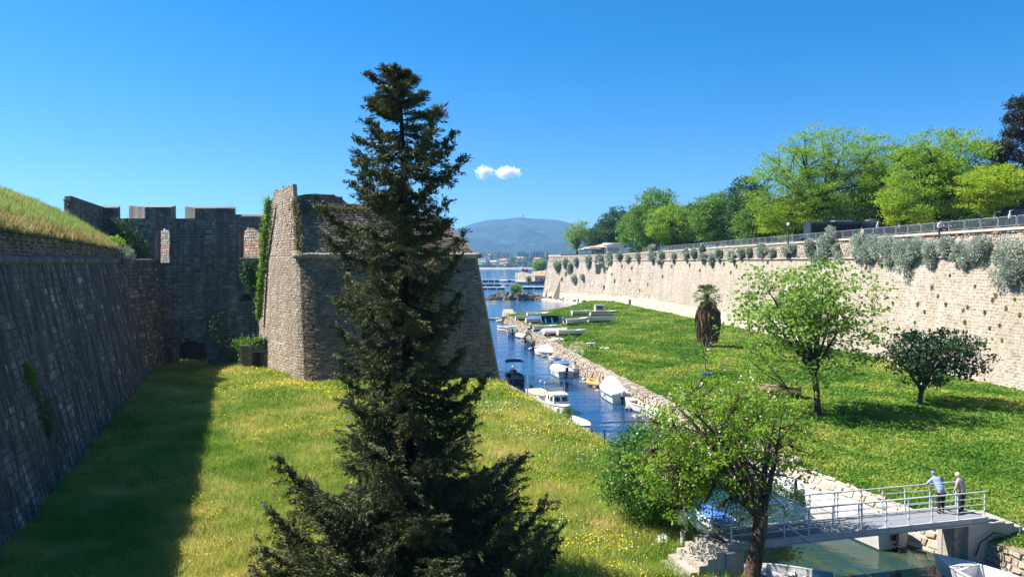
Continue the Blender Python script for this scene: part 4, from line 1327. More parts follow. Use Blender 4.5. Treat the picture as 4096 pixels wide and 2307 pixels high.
# grass on the rampart slope
n = 42000
tt = rg.uniform(4, 54, n); dd = rg.uniform(-.1, 13, n)
c = hillP(tt, dd); c[:, 2] -= .04
k = np.abs(c[:, 0]) < c[:, 1] * .74 + 2
c, tt, dd = c[k], tt[k], dd[k]
M['hillgrass'] = grass_mat('rampart_grass', [(0, (.12, .22, .04)), (.35, (.21, .31, .07)), (.62, (.32, .38, .11)), (.85, (.46, .44, .17)), (1, (.56, .48, .2))], .30)
M['drygrass'] = grass_mat('dry_rampart_grass', [(0, (.26, .22, .07)), (.5, (.42, .34, .12)), (1, (.56, .48, .22))], .4)
edge = (dd < .75 + .35 * wob(tt, dd, .7))
cc_ = np.repeat(c, 4, 0) + rg.normal(size=(len(c) * 4, 3)) * np.array([.15, .15, 0])
ee = np.repeat(edge, 4)
V, Ft = blades(cc_, np.where(ee, .45, .62) * (1 + .3 * wob(cc_[:, 0], cc_[:, 1], .8)), .03, rg, .5)
V = V.reshape(-1, 3, 3)
for nm, kk, mt in (('rampart_grass', ~ee, M['hillgrass']), ('dry_rampart_grass', ee, M['drygrass'])):
    v = V[kk]
    tag(build_np(nm, v.reshape(-1, 3), np.arange(len(v) * 3).reshape(-1, 3), mt, tint=rg.random(len(v))), kind='stuff')

# ------------------------------------------------------------------ shrubs and wall plants
def shrub(name, label, cat, c, r, mat, n=300, ls=.25, seed=0, group=None, asp=3.2, out=.75, sq=(1, 1, 1), droop=0., stem=True, up=.3, lobes=0):
    rg = np.random.default_rng(seed)
    c = np.array(c, float)
    t = thing(name, label, cat, tuple(c), 0, group)
    d = unit(rg.normal(size=(n, 3)))
    bd = unit(rg.normal(size=(6, 3))); bs = rg.uniform(-.35, .35, 6)
    rr = rg.uniform(.12, 1, n) ** .5 * (1 + np.maximum(0, d @ bd.T) ** 4 @ bs)
    p = c + d * rr[:, None] * r * np.array(sq)
    if lobes:
        lo = np.concatenate([[[0, 0, 0]], rg.normal(size=(lobes, 3)) * np.array([.15, .55, .50]) - np.array([.05, 0, .25])])
        ls_ = np.concatenate([[.8], rg.uniform(.35, .65, lobes)])
        k_ = rg.choice(lobes + 1, n, p=ls_ ** 2 / (ls_ ** 2).sum())
        p = c + lo[k_] * r + d * rr[:, None] * r * ls_[k_][:, None] * np.array(sq)
    V, Fq = leaf_geo(p, ls, rg, up, asp, axis=unit(d + np.array([0, 0, .35 - droop])), axw=out)
    build_np('foliage', V, Fq, mat, t, tint=np.clip(.3 * rg.random(n) + .7 * rng01(rg, p), 0, 1))
    if stem:
        m = MB()
        for k in range(5):
            e = c + d[k] * r * .6 * np.array(sq)
            m.tube([c + np.array([0.0, 0, -r * .4]), (c + e) / 2, e], [.05 * r, .04 * r, .015 * r], 4, cap=False)
        m.build('stem', M['bark'], t)
    return t
def rng01(rg, p):
    return np.clip(.5 + .5 * wob(p[:, 0] + p[:, 2], p[:, 1] - p[:, 2], 2.0), 0, 1) * .6 + .4 * rg.random(len(p))
def wall_point(px, py):
    """where the pale rampart shows at this place of the photograph"""
    d = _ray(px, py)
    lo, hi = 20.0, 263.0
    for _ in range(50):
        Y = (lo + hi) / 2
        x = d.x / d.y * Y; z = CAMZ + d.z / d.y * Y
        wx = float(XW(Y)) + 2.0 * min(max((z - .2) / 13.4, 0), 1.15)
        if x < wx: lo = Y
        else: hi = Y
    Y = (lo + hi) / 2
    return Vector((d.x / d.y * Y, Y, CAMZ + d.z / d.y * Y))
rnd = random.Random(77)
sil = [(1018, 243, 26), (1006, 252, 17), (1021, 266, 18), (985, 240, 20), (966, 243, 18), (976, 252, 12), (950, 240, 16), (937, 243, 17), (922, 241, 18), (908, 243, 18), (894, 240, 17), (884, 243, 14), (897, 248, 12),
       (866, 240, 15), (872, 247, 14), (876, 251, 9), (830, 239, 15), (838, 245, 9), (826, 251, 12), (841, 252, 8), (814, 244, 12), (790, 246, 10), (795, 243, 9), (775, 248, 8), (764, 243, 9), (752, 247, 10), (744, 248, 9),
       (734, 250, 9), (722, 248, 9), (715, 253, 8), (706, 252, 9), (696, 248, 9), (704, 244, 8), (688, 249, 8), (676, 252, 7), (664, 250, 9), (655, 252, 9), (640, 252, 8), (630, 254, 8), (622, 251, 8), (612, 252, 9), (602, 254, 7),
       (590, 256, 7), (578, 257, 7), (568, 259, 8), (560, 261, 7), (572, 263, 7), (584, 274, 5), (576, 276, 6)]
rank = {k: i for i, k in enumerate(sorted(range(len(sil)), key=lambda k: -sil[k][0]))}
for k, (px, py, w) in enumerate(sil):
    p = wall_point(px, py)
    r = w * p.y / F * (.66 if w < 12 else .84)
    p.x -= r * .30
    p.z -= r * (.75 if w < 12 else .4)
    p.x -= .12
    big = 'large' if w > 15 else 'small' if w < 9 else 'medium sized'
    shrub('silver_shrub', f'{big} silvery shrub on the rampart edge, {ORD[rank[k]]} counted from the right', 'shrub', p, r * rnd.uniform(.75, 1.3), M['silver'], lobes=rnd.choice([2, 3, 4, 5]),
          n=int(420 + w * w * 6.5), ls=.11 * max(1, p.y / 60) * 2.0, seed=500 + k, group='silver shrubs along the rampart top', asp=3.0, out=.6, sq=(.8, 1, .85 + .3 * rnd.random()), stem=w > 11)
small = [(1010, 272, 6), (1012, 284, 6), (948, 253, 5), (912, 267, 4), (1006, 308, 5), (993, 300, 5), (996, 295, 5), (968, 307, 5), (963, 310, 4), (946, 304, 4), (938, 296, 3), (918, 304, 4), (893, 303, 4), (888, 308, 3),
         (932, 288, 5), (900, 271, 4), (870, 262, 4), (866, 268, 3), (882, 266, 4), (842, 270, 4), (857, 261, 4), (836, 276, 3), (990, 328, 4), (1000, 325, 4), (965, 322, 5), (956, 332, 4), (1020, 315, 5), (1002, 340, 4), (985, 345, 3),
         (815, 262, 3), (798, 258, 3), (768, 262, 3), (755, 268, 3), (737, 266, 3), (731, 272, 3), (724, 264, 3), (710, 263, 3), (742, 277, 3), (700, 270, 2), (690, 265, 3), (672, 266, 3), (663, 276, 2), (640, 262, 3), (632, 268, 3),
         (648, 284, 2), (640, 290, 2), (622, 266, 3), (630, 280, 2), (615, 281, 3), (612, 274, 2), (604, 287, 3), (660, 262, 3), (607, 268, 2), (588, 265, 3), (596, 261, 3), (570, 270, 3), (566, 274, 3), (556, 268, 3), (562, 279, 3),
         (930, 330, 3), (915, 322, 3), (975, 286, 3), (985, 312, 4), (1015, 299, 3), (950, 275, 3), (925, 312, 4), (905, 335, 3), (882, 330, 3), (872, 300, 3), (860, 286, 3)]
srank = {k: i for i, k in enumerate(sorted(range(len(small)), key=lambda k: -small[k][0]))}
for k, (px, py, w) in enumerate(small):
    p = wall_point(px, py)
    r = w * p.y / F * .55
    dry = rnd.random() < .3
    shrub('wall_plant', f'tiny {"dry yellowish" if dry else "green"} plant on the rampart face, {ORD[srank[k]]} counted from the right', 'plant', p, r,
          M['dryplant'] if dry else M['midgreen'], n=90, ls=.16 * p.y / 60, seed=700 + k, group='plants on the rampart face', asp=2.4, out=.5, sq=(.6, 1, 1.25), stem=False)
# ivy on the corner of the bastion
def ivy(label, pts, w, n, seed, mat=None, ls=.2):
    rg = np.random.default_rng(seed)
    pts = np.array(pts, float)
    t = thing('ivy', label, 'ivy', tuple(pts[0]))
    s = np.linspace(0, 1, len(pts))
    u = rg.random(n)
    c = np.stack([np.interp(u, s, pts[:, i]) for i in range(3)], -1)
    ww = np.interp(u, s, w)
    c += rg.normal(size=(n, 3)) * np.stack([ww, ww * .5, ww * .8], -1)
    V, Fq = leaf_geo(c, ls, rg, .1, 1.3, droop=.5)
    build_np('foliage', V, Fq, mat or M['ivy'], t, tint=np.clip(.5 * rg.random(n) + .5 * np.clip(.5 + .5 * wob(c[:, 0], c[:, 2], 1.5), 0, 1), 0, 1))
    m = MB(); m.tube([tuple(p) for p in pts], .06, 4); m.build('stem', M['bark'], t)
    return t
ivy('long strip of bright green ivy climbing the sunlit left corner of the bastion', [gd(259, 318, 82.6), gd(260, 290, 82.8), gd(263.5, 265, 83.0), gd(265, 240, 83.2), gd(267.5, 222, 83.4), gd(268, 198, 83.6)], [.16, .22, .26, .28, .3, .28], 4600, 1, M['locust'])
ivy('dark green ivy mat on the shaded curtain wall below the arched opening', [gd(246, 262, 84.4), gd(250, 275, 84.3), gd(253, 290, 84.2)], [.45, .5, .4], 1500, 2)
ivy('dark ivy hanging on the curtain wall beside the angled parapet', [gd(118, 222, 84.8), gd(130, 240, 84.6), gd(142, 256, 84.4)], [.6, .8, .5], 1500, 3)
ivy('thin ivy and weeds at the foot of the curtain wall right of the iron gate', [gd(216, 318, 84.4), gd(223, 340, 84.2), gd(230, 362, 83.8)], [.6, .8, .6], 1000, 4)
ivy('ivy and weeds covering the foot of the curtain wall left of the iron gate', [gd(150, 300, 84.2), gd(160, 335, 84), gd(164, 362, 83.5)], [.6, .7, .6], 1100, 5)
ivy('green plants spilling over the flat roof of the guard hut', [gp(237, 343, 3.8) * 1 + Vector((0, 0, 0)), Vector((x0 + 1.4, Yh + .2, 4.0)), Vector((x1, Yh + .3, 4.2))], [.4, .35, .4], 1500, 6, M['midgreen'])
ivy('ivy covering the sunlit side wall of the guard hut', [Vector((x0 - .1, Yh + .6, 1.2)), Vector((x0 - .1, Yh + 1.5, 2.4)), Vector((x0 - .1, Yh + 1.0, 3.6))], [.3, .35, .3], 900, 7, M['midgreen'])
ivy('dry yellow plants along the ledge below the ruined parapet', [Vector((-22, 77.6, 18.7)), Vector((-18, 78, 18.6)), Vector((-12, 78.6, 18.5))], [.4, .35, .35], 1500, 8, M['dryplant'], .22)
ivy('dark plants along the broken edge of the bastion pier', [gd(293, 200, 76.5), gd(297, 225, 75), gd(299, 250, 74)], [.3, .3, .25], 900, 9, M['dryplant'], .18)
shrub('silver_shrub', 'large silvery shrub spilling over the end of the dark fortress wall', 'shrub', gd(121, 259, 74.0), 1.5, M['silver'], n=900, ls=.5, seed=900, asp=4, sq=(1.1, 1, .95))
shrub('bush', 'leafy bright green bush above the silvery shrub at the end of the fortress wall', 'shrub', gd(113, 246, 74.5), 1.35, M['locust'], n=800, ls=.26, seed=901, asp=1.6, out=.2)
for k, (px, py, Y, r, lab) in enumerate(((26, 376, 36.0, .6, 'small green tuft growing from a crack high in the streaked fortress wall'), (38, 412, 35.0, 1.05, 'hanging dark bush growing from the broken patch of the streaked fortress wall'), (44, 428, 34.5, .4, 'lower tail of weeds hanging under the bush on the fortress wall'))):
    p = gd(px, py, Y)
    zrel = (p.z - .2) / 12.8
    # slide along the ray onto the wall face
    d = _ray(px, py); Yt = Y
    for _ in range(60):
        xx = d.x / d.y * Yt; zz = CAMZ + d.z / d.y * Yt
        wx = float(XLW(Yt)) - 2.66 * (zz - .2) / 12.8
        Yt += (xx - wx) * .6
    p = Vector((d.x / d.y * Yt + .15, Yt - .05, CAMZ + d.z / d.y * Yt))
    shrub('wall_bush', lab, 'plant', p, r, M['darkgreen'] if k else M['midgreen'], n=1500, ls=.12, seed=910 + k, asp=2.2, out=.4, sq=(.6, .8, 1.5), droop=.5, stem=False)
shrub('bush', 'low leafy bush growing at the foot of the concrete steps', 'shrub', gp(694, 553, 1.2), .55, M['fig'], n=900, ls=.14, seed=920, asp=1.8, out=.3, sq=(1.5, 1, .8))
shrub('bush', 'small dark green bush standing in the yellow meadow left of the spruce', 'shrub', gp(237.5, 504, 1.15), .22, M['midgreen'], n=260, ls=.1, seed=921, asp=1.8, out=.3)
shrub('bush', 'dark bush growing over the left bank behind the white boat with the white outboard', 'shrub', gp(567, 413, 1.1), .55, M['fig'], n=500, ls=.16, seed=922, asp=1.7, out=.3, sq=(.8, .8, 1.1))
shrub('bush', 'dark weeds growing under the bridge landing in the shade', 'shrub', gp(985, 536, 1.0), .6, M['darkgreen'], n=600, ls=.15, seed=923, asp=2, out=.3, sq=(1.6, 1, .7))
shrub('bush', 'low dark green bush in front of the stranded white rowboat', 'shrub', gp(566, 339.5, 1.4), 1.3, M['midgreen'], n=700, ls=.3, seed=924, asp=1.7, out=.3, sq=(1.5, 1, .6))
# ------------------------------------------------------------------ boats
PAINT = {}
def paint(col, rough=.35, var=.22):
    key = (col, rough)
    if key not in PAINT:
        PAINT[key] = flat_mat('boat_paint', col, rough, var, 2.2, .45, dirt=(col[0] * .5, col[1] * .46, col[2] * .38))
    return PAINT[key]
WHITE, CREAM, NAVY, BLUE, GREY = (.64, .63, .60), (.62, .56, .44), (.012, .025, .085), (.03, .16, .48), (.30, .31, .32)
BLACK, MAROON, WOOD, TEAL, RED, ORANGE = (.015, .015, .017), (.10, .03, .025), (.28, .14, .06), (.02, .22, .24), (.42, .06, .03), (.62, .27, .06)
M['glass'] = flat_mat('boat_window_glass', (.03, .045, .06), .08, .1, spec=.8)
M['clear'] = flat_mat('pale_windscreen', (.22, .27, .32), .1, .1, spec=.8)
M['steel'] = flat_mat('stainless_tube', (.58, .59, .60), .3, .15, metal=.8)
M['rubber'] = flat_mat('black_rubber', (.018, .018, .02), .55, .2)
M['tarp'] = flat_mat('white_tarpaulin', (.60, .59, .56), .75, .25, 1.2)
M['tarp_blue'] = flat_mat('blue_tarpaulin', (.04, .15, .50), .65, .3, 1.2)

def station(s, L, B, D):
    x = (s - .5) * L
    b = B / 2 * (.84 + .16 * math.sin(PI / 2 * min(s / .45, 1))) if s < .45 else B / 2 * max(.02, 1 - ((s - .45) / .55) ** 2.3)
    sh = D * (1 + .05 * (1 - s) + .38 * max(0, s - .3) ** 2)
    kz = -.22 + (.22 + .62 * D) * max(0, (s - .74) / .26) ** 2
    xo = x + .10 * L * .35 * max(0, (s - .8) / .2) ** 2
    return x, b, sh, kz

def outboard(parent, x, y, z, col, tilt=0.0, tall=1.0, turn=0.0):
    Rm = Matrix.Translation((x, y, z)) @ Matrix.Rotation(turn, 4, 'Z') @ Matrix.Rotation(-tilt, 4, 'Y')
    m = MB(); m.M = Rm
    m.box((-.08, 0, -.15), (.10, .34, .42)); m.tube([(-.18, 0, .15), (-.20, 0, -.75 * tall)], [.075, .055], 6)
    m.box((-.22, 0, -.78 * tall), (.42, .10, .10)); m.box((-.22, 0, -.55 * tall), (.36, .22, .025))
    for k in range(3):
        a = k * 2.094
        m.beam((-.43, 0, -.78 * tall), (-.45, .13 * math.cos(a), -.78 * tall + .13 * math.sin(a)), .02, .07)
    mo = m.build('outboard_motor', M['rubber'], parent, local=True)
    c = MB(); c.M = Rm
    rows = [(.0, .30, .30), (.10, .36, .34), (.34, .36, .34), (.46, .28, .28), (.50, .16, .18)]
    n = 10
    vs = []
    for zz, lx, ly in rows:
        for j in range(n):
            a = 2 * PI * j / n
            cx_, cy_ = math.cos(a), math.sin(a)
            vs.append((-.2 + lx * .62 * math.copysign(abs(cx_) ** .6, cx_), ly * .5 * math.copysign(abs(cy_) ** .6, cy_), .1 + zz * 1.05 * tall))
    fs = [(i * n + j, i * n + (j + 1) % n, (i + 1) * n + (j + 1) % n, (i + 1) * n + j) for i in range(len(rows) - 1) for j in range(n)]
    fs += [tuple(range(n - 1, -1, -1)), tuple((len(rows) - 1) * n + j for j in range(n))]
    c.add(vs, fs)
    c.build('cowl', paint(col, .3), mo, local=True)
    b = MB(); b.M = Rm; b.lathe((-.2, 0, .05), [(.19, 0), (.21, .05), (.19, .09)], 10, 1.1, .85); b.build('collar', paint(GREY), mo, local=True)
    return mo

def boat(label, loc, head, L, B, D=.55, hull=WHITE, bottom=NAVY, stripe=None, inner=None, rim=None, motor=None, mtilt=.0, thwarts=2, console=False, cabin=None,
         cover=None, cover_h=.45, bimini=None, mast=0, screen=False, upturned=False, roll=0.0, pitch=0.0, deck=.74, cat='boat', name='motor_boat', group=None, wheel=False, fenders=0, cushions=None, halfdeck=None, rails=False):
    if name == 'beached_boat': L, B, D = L * .84, B * .92, D * .85
    t = thing(name, label, cat, loc, 0, group or ('boats hauled out on the green' if name == 'beached_boat' else 'boats in the moat harbour'))
    t.rotation_euler = (R(180) + roll if upturned else roll, pitch, head)
    N = 14
    S = [station(i / N, L, B, D) for i in range(N + 1)]
    m = MB()
    k = 9
    vs = []
    for x, b, sh, kz in S:
        half = [(0, kz), (b * .74, kz * .45 + .0), (b * .90, max(.07, kz * .5)), (b * .96, max(sh * .62, kz * .6 + .1)), (b, sh)]
        half = [(y, max(z, kz)) for y, z in half]
        vs += [(x, -y, z) for y, z in half[::-1]] + [(x, y, z) for y, z in half[1:]]
    fs, mi = [], []
    for i in range(N):
        for j in range(k - 1):
            fs.append((i * k + j, i * k + j + 1, (i + 1) * k + j + 1, (i + 1) * k + j))
            row = j if j < 4 else 7 - j            # 0 top strake, 1 side, 2,3 bottom
            mi.append(2 if row == 0 else 0 if row == 1 else 1)
    fs.append(tuple(range(k))); mi.append(0)
    h = build_np('hull', np.array(vs), fs, [paint(hull), paint(bottom, .6), paint(stripe or hull)], t, local=True, mi=mi)
    # gunwale
    rimc = paint(rim or hull)
    g = MB()
    g.tube([(x, b, sh) for x, b, sh, kz in S] + [(S[-1][0] + .02, 0, S[-1][2])], .045, 6)
    g.tube([(x, -b, sh) for x, b, sh, kz in S] + [(S[-1][0] + .02, 0, S[-1][2])], .045, 6)
    g.tube([(S[0][0], -S[0][1], S[0][2]), (S[0][0], S[0][1], S[0][2])], .04, 6)
    g.build('gunwale', rimc, t, local=True)
    # inside
    q = MB()
    fl = .12
    rows = []
    nd = int(N * deck)
    for x, b, sh, kz in S[:N]:
        bi = max(.01, b - .07); z0 = max(fl, kz + .06)
        rows.append([(x + .06, -bi, sh - .015), (x + .06, -bi * .86, z0), (x + .06, bi * .86, z0), (x + .06, bi, sh - .015)])
    q.grid(rows); q.add(rows[0], [(0, 1, 2, 3)])
    q.build('inner_hull', paint(inner or tuple(c * .9 for c in hull)), t, local=True)
    d = MB()
    if not upturned:
        dk = int(N * (halfdeck or deck))
        d.grid([[(x, -b + .02, sh + .005), (x, 0, sh + .05), (x, b - .02, sh + .005)] for x, b, sh, kz in S[dk:]])
        d.grid([[(S[dk][0], y, .12), (S[dk][0], y, S[dk][2] + .03)] for y in (-S[dk][1] + .06, 0, S[dk][1] - .06)])
        d.build('foredeck', paint(hull), t, local=True)
    if not upturned and not cover:
        for j in range(thwarts):
            s = .18 + j * .26
            x, b, sh, kz = station(s, L, B, D)
            e = MB(); e.box((x, 0, sh * .66), (.26, 2 * b - .14, .05)); e.build('thwart', paint(cushions or rim or CREAM), t, local=True)
    if halfdeck:
        x = S[int(N * halfdeck)][0]
        b = S[int(N * halfdeck)][1]
        for sy in (-1, 1):
            e = MB(); e.box((x - .03, sy * b * .42, D * .62), (.03, b * .7, D * .55)); e.build('hatch', paint(WOOD), t, local=True)
    if console:
        e = MB(); e.box((-.02 * L, 0, .55), (.5, .62, .85), taper=.8); e.build('console', paint(hull), t, local=True)
        e = MB(); e.add([(.02 * L, -.28, .98), (.02 * L, .28, .98), (-.03 * L - .08, .24, 1.32), (-.03 * L - .08, -.24, 1.32)], [(0, 1, 2, 3)]); e.build('windscreen', M['glass'], t, local=True)
        e = MB(); e.box((-.16 * L, 0, .48), (.4, .8, .5)); e.build('seat', paint(GREY), t, local=True)
    if wheel:
        e = MB(); e.tube([(-.1 + .0, .25 + .26 * math.cos(a), 1.0 + .26 * math.sin(a)) for a in np.linspace(0, 2 * PI, 13)], .05, 5); e.build('lifebuoy', paint(NAVY), t, local=True)
    if cabin:
        cl, cw, ch, cx_ = cabin[:4]
        wn = cabin[4] if len(cabin) > 4 else 2
        zb = D * 1.02
        w2, w1 = cw / 2, cw / 2 * .78
        xa, xb = cx_ - cl / 2, cx_ + cl / 2
        e = MB()
        e.hexa([(xa, -w2, zb), (xb, -w2 * .8, zb), (xb, w2 * .8, zb), (xa, w2, zb), (xa, -w1, zb + ch), (xb - .35 * ch, -w1 * .85, zb + ch), (xb - .35 * ch, w1 * .85, zb + ch), (xa, w1, zb + ch)])
        cb = e.build('cabin', paint(hull), t, local=True)
        e = MB(); e.box(((xa + xb) / 2 - .12 * ch, 0, zb + ch + .03), (cl * .96, cw * .80, .07)); e.build('cabin_roof', paint(hull), cb, local=True)
        for sy in (-1, 1):
            e = MB()
            lo, hi = zb + ch * .35, zb + ch * .82
            f = lambda z: w2 * .93 + (w1 * .93 - w2 * .93) * (z - zb) / ch
            for j in range(wn):
                ww = MB()
                x0_, x1_ = xa + cl * (.12 + .8 * j / wn), xa + cl * (.12 + .8 * (j + .82) / wn) - .08
                ww.hexa([(x0_, sy * (f(lo) - .05), lo), (x1_, sy * (f(lo) - .05), lo), (x1_, sy * (f(lo) + .03), lo), (x0_, sy * (f(lo) + .03), lo),
                         (x0_ , sy * (f(hi) - .05), hi), (x1_ - .08, sy * (f(hi) - .05), hi), (x1_ - .08, sy * (f(hi) + .03), hi), (x0_, sy * (f(hi) + .03), hi)])
                ww.build('window', M['glass'], cb, local=True)
            ww = MB()
            a0, a1 = .08, w2 * .68
            X = lambda z: xb - .35 * ch * (z - zb) / ch + .025
            ww.hexa([(X(lo) - .06, sy * a0, lo), (X(lo), sy * a0, lo), (X(lo), sy * a1, lo), (X(lo) - .06, sy * a1, lo), (X(hi) - .06, sy * a0, hi), (X(hi), sy * a0, hi), (X(hi), sy * a1 * .92, hi), (X(hi) - .06, sy * a1 * .92, hi)])
            ww.build('window', M['glass'], cb, local=True)
    if screen:
        zb = D + (cabin[2] if cabin else .1)
        xs_ = (cabin[3] - cabin[0] / 2 if cabin else 0)
        e = MB(); e.add([(xs_ + .25, -B * .36, zb + .03), (xs_ + .25, B * .36, zb + .03), (xs_ - .02, B * .33, zb + .42), (xs_ - .02, -B * .33, zb + .42)], [(0, 1, 2, 3)]); e.build('windscreen', M['clear'], t, local=True)
        for dx, hh in ((-.05, .95), (-1.5, .85)):
            e = MB(); e.tube([(xs_ + dx, -B * .42, D), (xs_ + dx, -B * .42, zb + hh - .12), (xs_ + dx, -B * .36, zb + hh), (xs_ + dx, B * .36, zb + hh), (xs_ + dx, B * .42, zb + hh - .12), (xs_ + dx, B * .42, D)], .025, 6)
            e.build('frame', M['steel'], t, local=True)
    if rails:
        e = MB()
        for sy in (-1, 1):
            e.tube([(S[i][0], sy * S[i][1] * .93, S[i][2] + .28) for i in range(9, N)], .018, 4)
            for i in range(9, N, 2): e.tube([(S[i][0], sy * S[i][1] * .93, S[i][2]), (S[i][0], sy * S[i][1] * .93, S[i][2] + .28)], .015, 4)
        e.build('rail', M['steel'], t, local=True)
    if bimini:
        for dx in (-1.0, .45):
            e = MB(); e.tube([(dx * .8, -B * .44, D), (dx, -B * .46, D + 1.45), (dx, -B * .40, D + 1.62), (dx, B * .40, D + 1.62), (dx, B * .46, D + 1.45), (dx * .8, B * .44, D)], .025, 6); e.build('frame', M['steel'], t, local=True)
        e = MB()
        e.grid([[(x_, y_, D + 1.66 + .10 * (1 - (y_ / (B * .46)) ** 4) - (.05 if abs(y_) > B * .44 else 0)) for y_ in np.linspace(-B * .47, B * .47, 9)] for x_ in (-1.1, -.3, .55)])
        e.grid([[(x_, y_, D + 1.56 + .10 * (1 - (y_ / (B * .46)) ** 4)) for y_ in np.linspace(-B * .47, B * .47, 9)] for x_ in (-1.1, -.3, .55)])
        e.grid([[(-1.1, y_, D + z_ + .10 * (1 - (y_ / (B * .46)) ** 4)) for y_ in np.linspace(-B * .47, B * .47, 9)] for z_ in (1.54, 1.67)])
        e.build('canopy', paint(bimini, .8), t, local=True)
    if cover:
        cm = {'white': M['tarp'], 'blue': M['tarp_blue'], 'wood': paint((.50, .40, .27), .8), 'grey': paint((.45, .46, .47), .8)}[cover]
        rg = np.random.default_rng(int(abs(loc[0] * 31 + loc[1] * 17)))
        rows = []
        a_, b_ = (0, N) if cover != 'wood' else (1, 12)
        for i in range(a_, b_ + 1):
            x, b, sh, kz = S[i]
            s = i / N
            hh = 0.03 if cover == 'wood' else cover_h * max(0.0, math.sin(PI * min(1, .03 + s * .97))) ** .8
            if mast: hh = cover_h * max(0, 1 - abs(s - .5) * 2.1) ** 1.3 + .06
            r_ = []
            for u in np.linspace(-1, 1, 9):
                zz = sh + .03 + hh * (1 - abs(u) ** 1.35) + (rg.uniform(-.02, .02) if cover != 'wood' else 0)
                r_.append((x, u * (b + .04), zz if abs(u) < .99 else sh - .09))
            rows.append(r_)
        e = MB(); e.grid(rows); e.add(rows[0], [tuple(range(9))]); e.build('cover', cm, t, local=True, smooth=True)
    if mast:
        e = MB(); e.tube([(0, 0, .2), (0, 0, mast)], [.05, .035], 7); e.build('mast', paint(WHITE), t, local=True)
    if motor:
        outboard(t, S[0][0] - .03, 0, D * .95, motor, mtilt)
    for j in range(fenders):
        s = .3 + .25 * j
        x, b, sh, kz = station(s, L, B, D)
        e = MB(); e.tube([(x, b + .09, sh - .1), (x, b + .10, sh - .2), (x, b + .10, sh - .5), (x, b + .09, sh - .56)], [.03, .09, .09, .03], 7); e.build('fender', paint(WHITE), t, local=True)
    return t

def inflatable(label, loc, head, L, B, col, motor=BLACK, floor=GREY, name='inflatable_dinghy'):
    t = thing(name, label, 'dinghy', loc, head, 'boats in the moat harbour')
    r = B * .16
    m = MB()
    pts = [(-L / 2, B / 2 - r, r)] + [(L * x, B / 2 - r, r) for x in (-.25, 0, .2)] + [(L * .38, (B / 2 - r) * .7, r * 1.3), (L * .48, 0, r * 1.6), (L * .38, -(B / 2 - r) * .7, r * 1.3)] + [(L * x, -B / 2 + r, r) for x in (.2, 0, -.25)] + [(-L / 2, -B / 2 + r, r)]
    m.tube(pts, [r * .6] + [r] * (len(pts) - 2) + [r * .6], 8); m.build('tube', paint(col, .55), t, local=True, smooth=True)
    f = MB(); f.prism([(-L * .4, -B * .3), (L * .25, -B * .3), (L * .42, 0), (L * .25, B * .3), (-L * .4, B * .3)], .05, .12); f.build('floor', paint(floor), t, local=True)
    f = MB(); f.box((-L * .38, 0, r), (.06, B * .62, r * 2)); f.build('transom', paint(GREY), t, local=True)
    f = MB(); f.box((0, 0, r * 1.3), (.3, B * .68, .05)); f.build('thwart', paint(CREAM), t, local=True)
    if motor: outboard(t, -L * .40, 0, r * 2, motor)
    return t

W = lambda px, py: gp(px, py, 0)
A = lambda px, py, dz=.45: Vector((*gp(px, py, 1.3).xy, float(rz_(gp(px, py, 1.3).x, gp(px, py, 1.3).y)) + dz))
H = lambda d: R(d)
boat('dark blue motor boat with navy sun canopy on a steel frame under the bastion', W(514, 380.5), H(97), 4.8, 2.05, .62, hull=NAVY, bottom=BLACK, stripe=(.55, .58, .62), inner=(.42, .45, .50), rim=(.5, .52, .55), bimini=NAVY, console=True, wheel=True, thwarts=1)
boat('white speedboat under a white tarpaulin with navy bottom and black outboard on its stern', W(560, 374.2), H(101), 5.4, 2.15, .75, bottom=NAVY, cover='white', cover_h=.38, motor=BLACK, mtilt=.2, fenders=1)
boat('open white boat with a console and black outboard beside the tarpaulin covered speedboat', W(574.5, 372.3), H(200), 3.9, 1.75, .6, bottom=NAVY, console=True, motor=BLACK, thwarts=1)
boat('small boat with bright blue tarpaulin squeezed behind the two white speedboats', W(565, 366), H(190), 3.0, 1.5, .5, hull=WHITE, cover='blue', cover_h=.25)
boat('little grey rowing boat with bright blue inside moored at the rubble shelf', W(558.5, 360.8), H(165), 2.7, 1.45, .55, hull=(.5, .52, .54), bottom=GREY, inner=BLUE, rim=WHITE, name='rowing_boat', thwarts=2)
boat('white sailing dinghy under a peaked cone shaped cover with a tall white mast', W(547.3, 354.6), H(150), 4.0, 1.85, .55, bottom=NAVY, cover='white', cover_h=1.05, mast=4.0, name='sailing_dinghy')
inflatable('light grey inflatable dinghy with black outboard pulled against the quay', W(538.8, 349.6), H(50), 3.2, 1.6, (.58, .59, .58))
mb_ = boat('open white boat with a person in black standing in it', W(530.5, 343), H(68), 4.4, 1.95, .66, bottom=GREY, motor=BLACK, thwarts=2)
inflatable('white inflatable boat with black outboard tied beside the boat with the standing person', W(522.5, 337.2), H(115), 3.8, 1.8, WHITE)
boat('white cabin boat with black outboard moored stern out by the quay corner', W(512.6, 334.2), H(90), 5.0, 2.15, .7, bottom=NAVY, stripe=MAROON, cabin=(1.6, 1.6, .75, .5), motor=BLACK, thwarts=1)
boat('white motor boat with red side panels at the outer end of the quay', W(503.5, 330), H(128), 3.9, 1.7, .68, bottom=NAVY, stripe=RED, motor=BLACK, rim=WHITE)
boat('small white boat half hidden behind the cabin boat at the quay steps', W(513, 326.5), H(100), 3.4, 1.5, .5, motor=GREY)
boat('low white dinghy drifting alone off the stone pier head', W(493.2, 319.2), H(12), 3.0, 1.3, .35, bottom=GREY, thwarts=1, name='rowing_boat')
inflatable('small round orange inflatable dinghy tied at the rubble shelf', W(597, 385.2), H(130), 2.5, 1.7, ORANGE, motor=BLACK, floor=(.6, .35, .12))
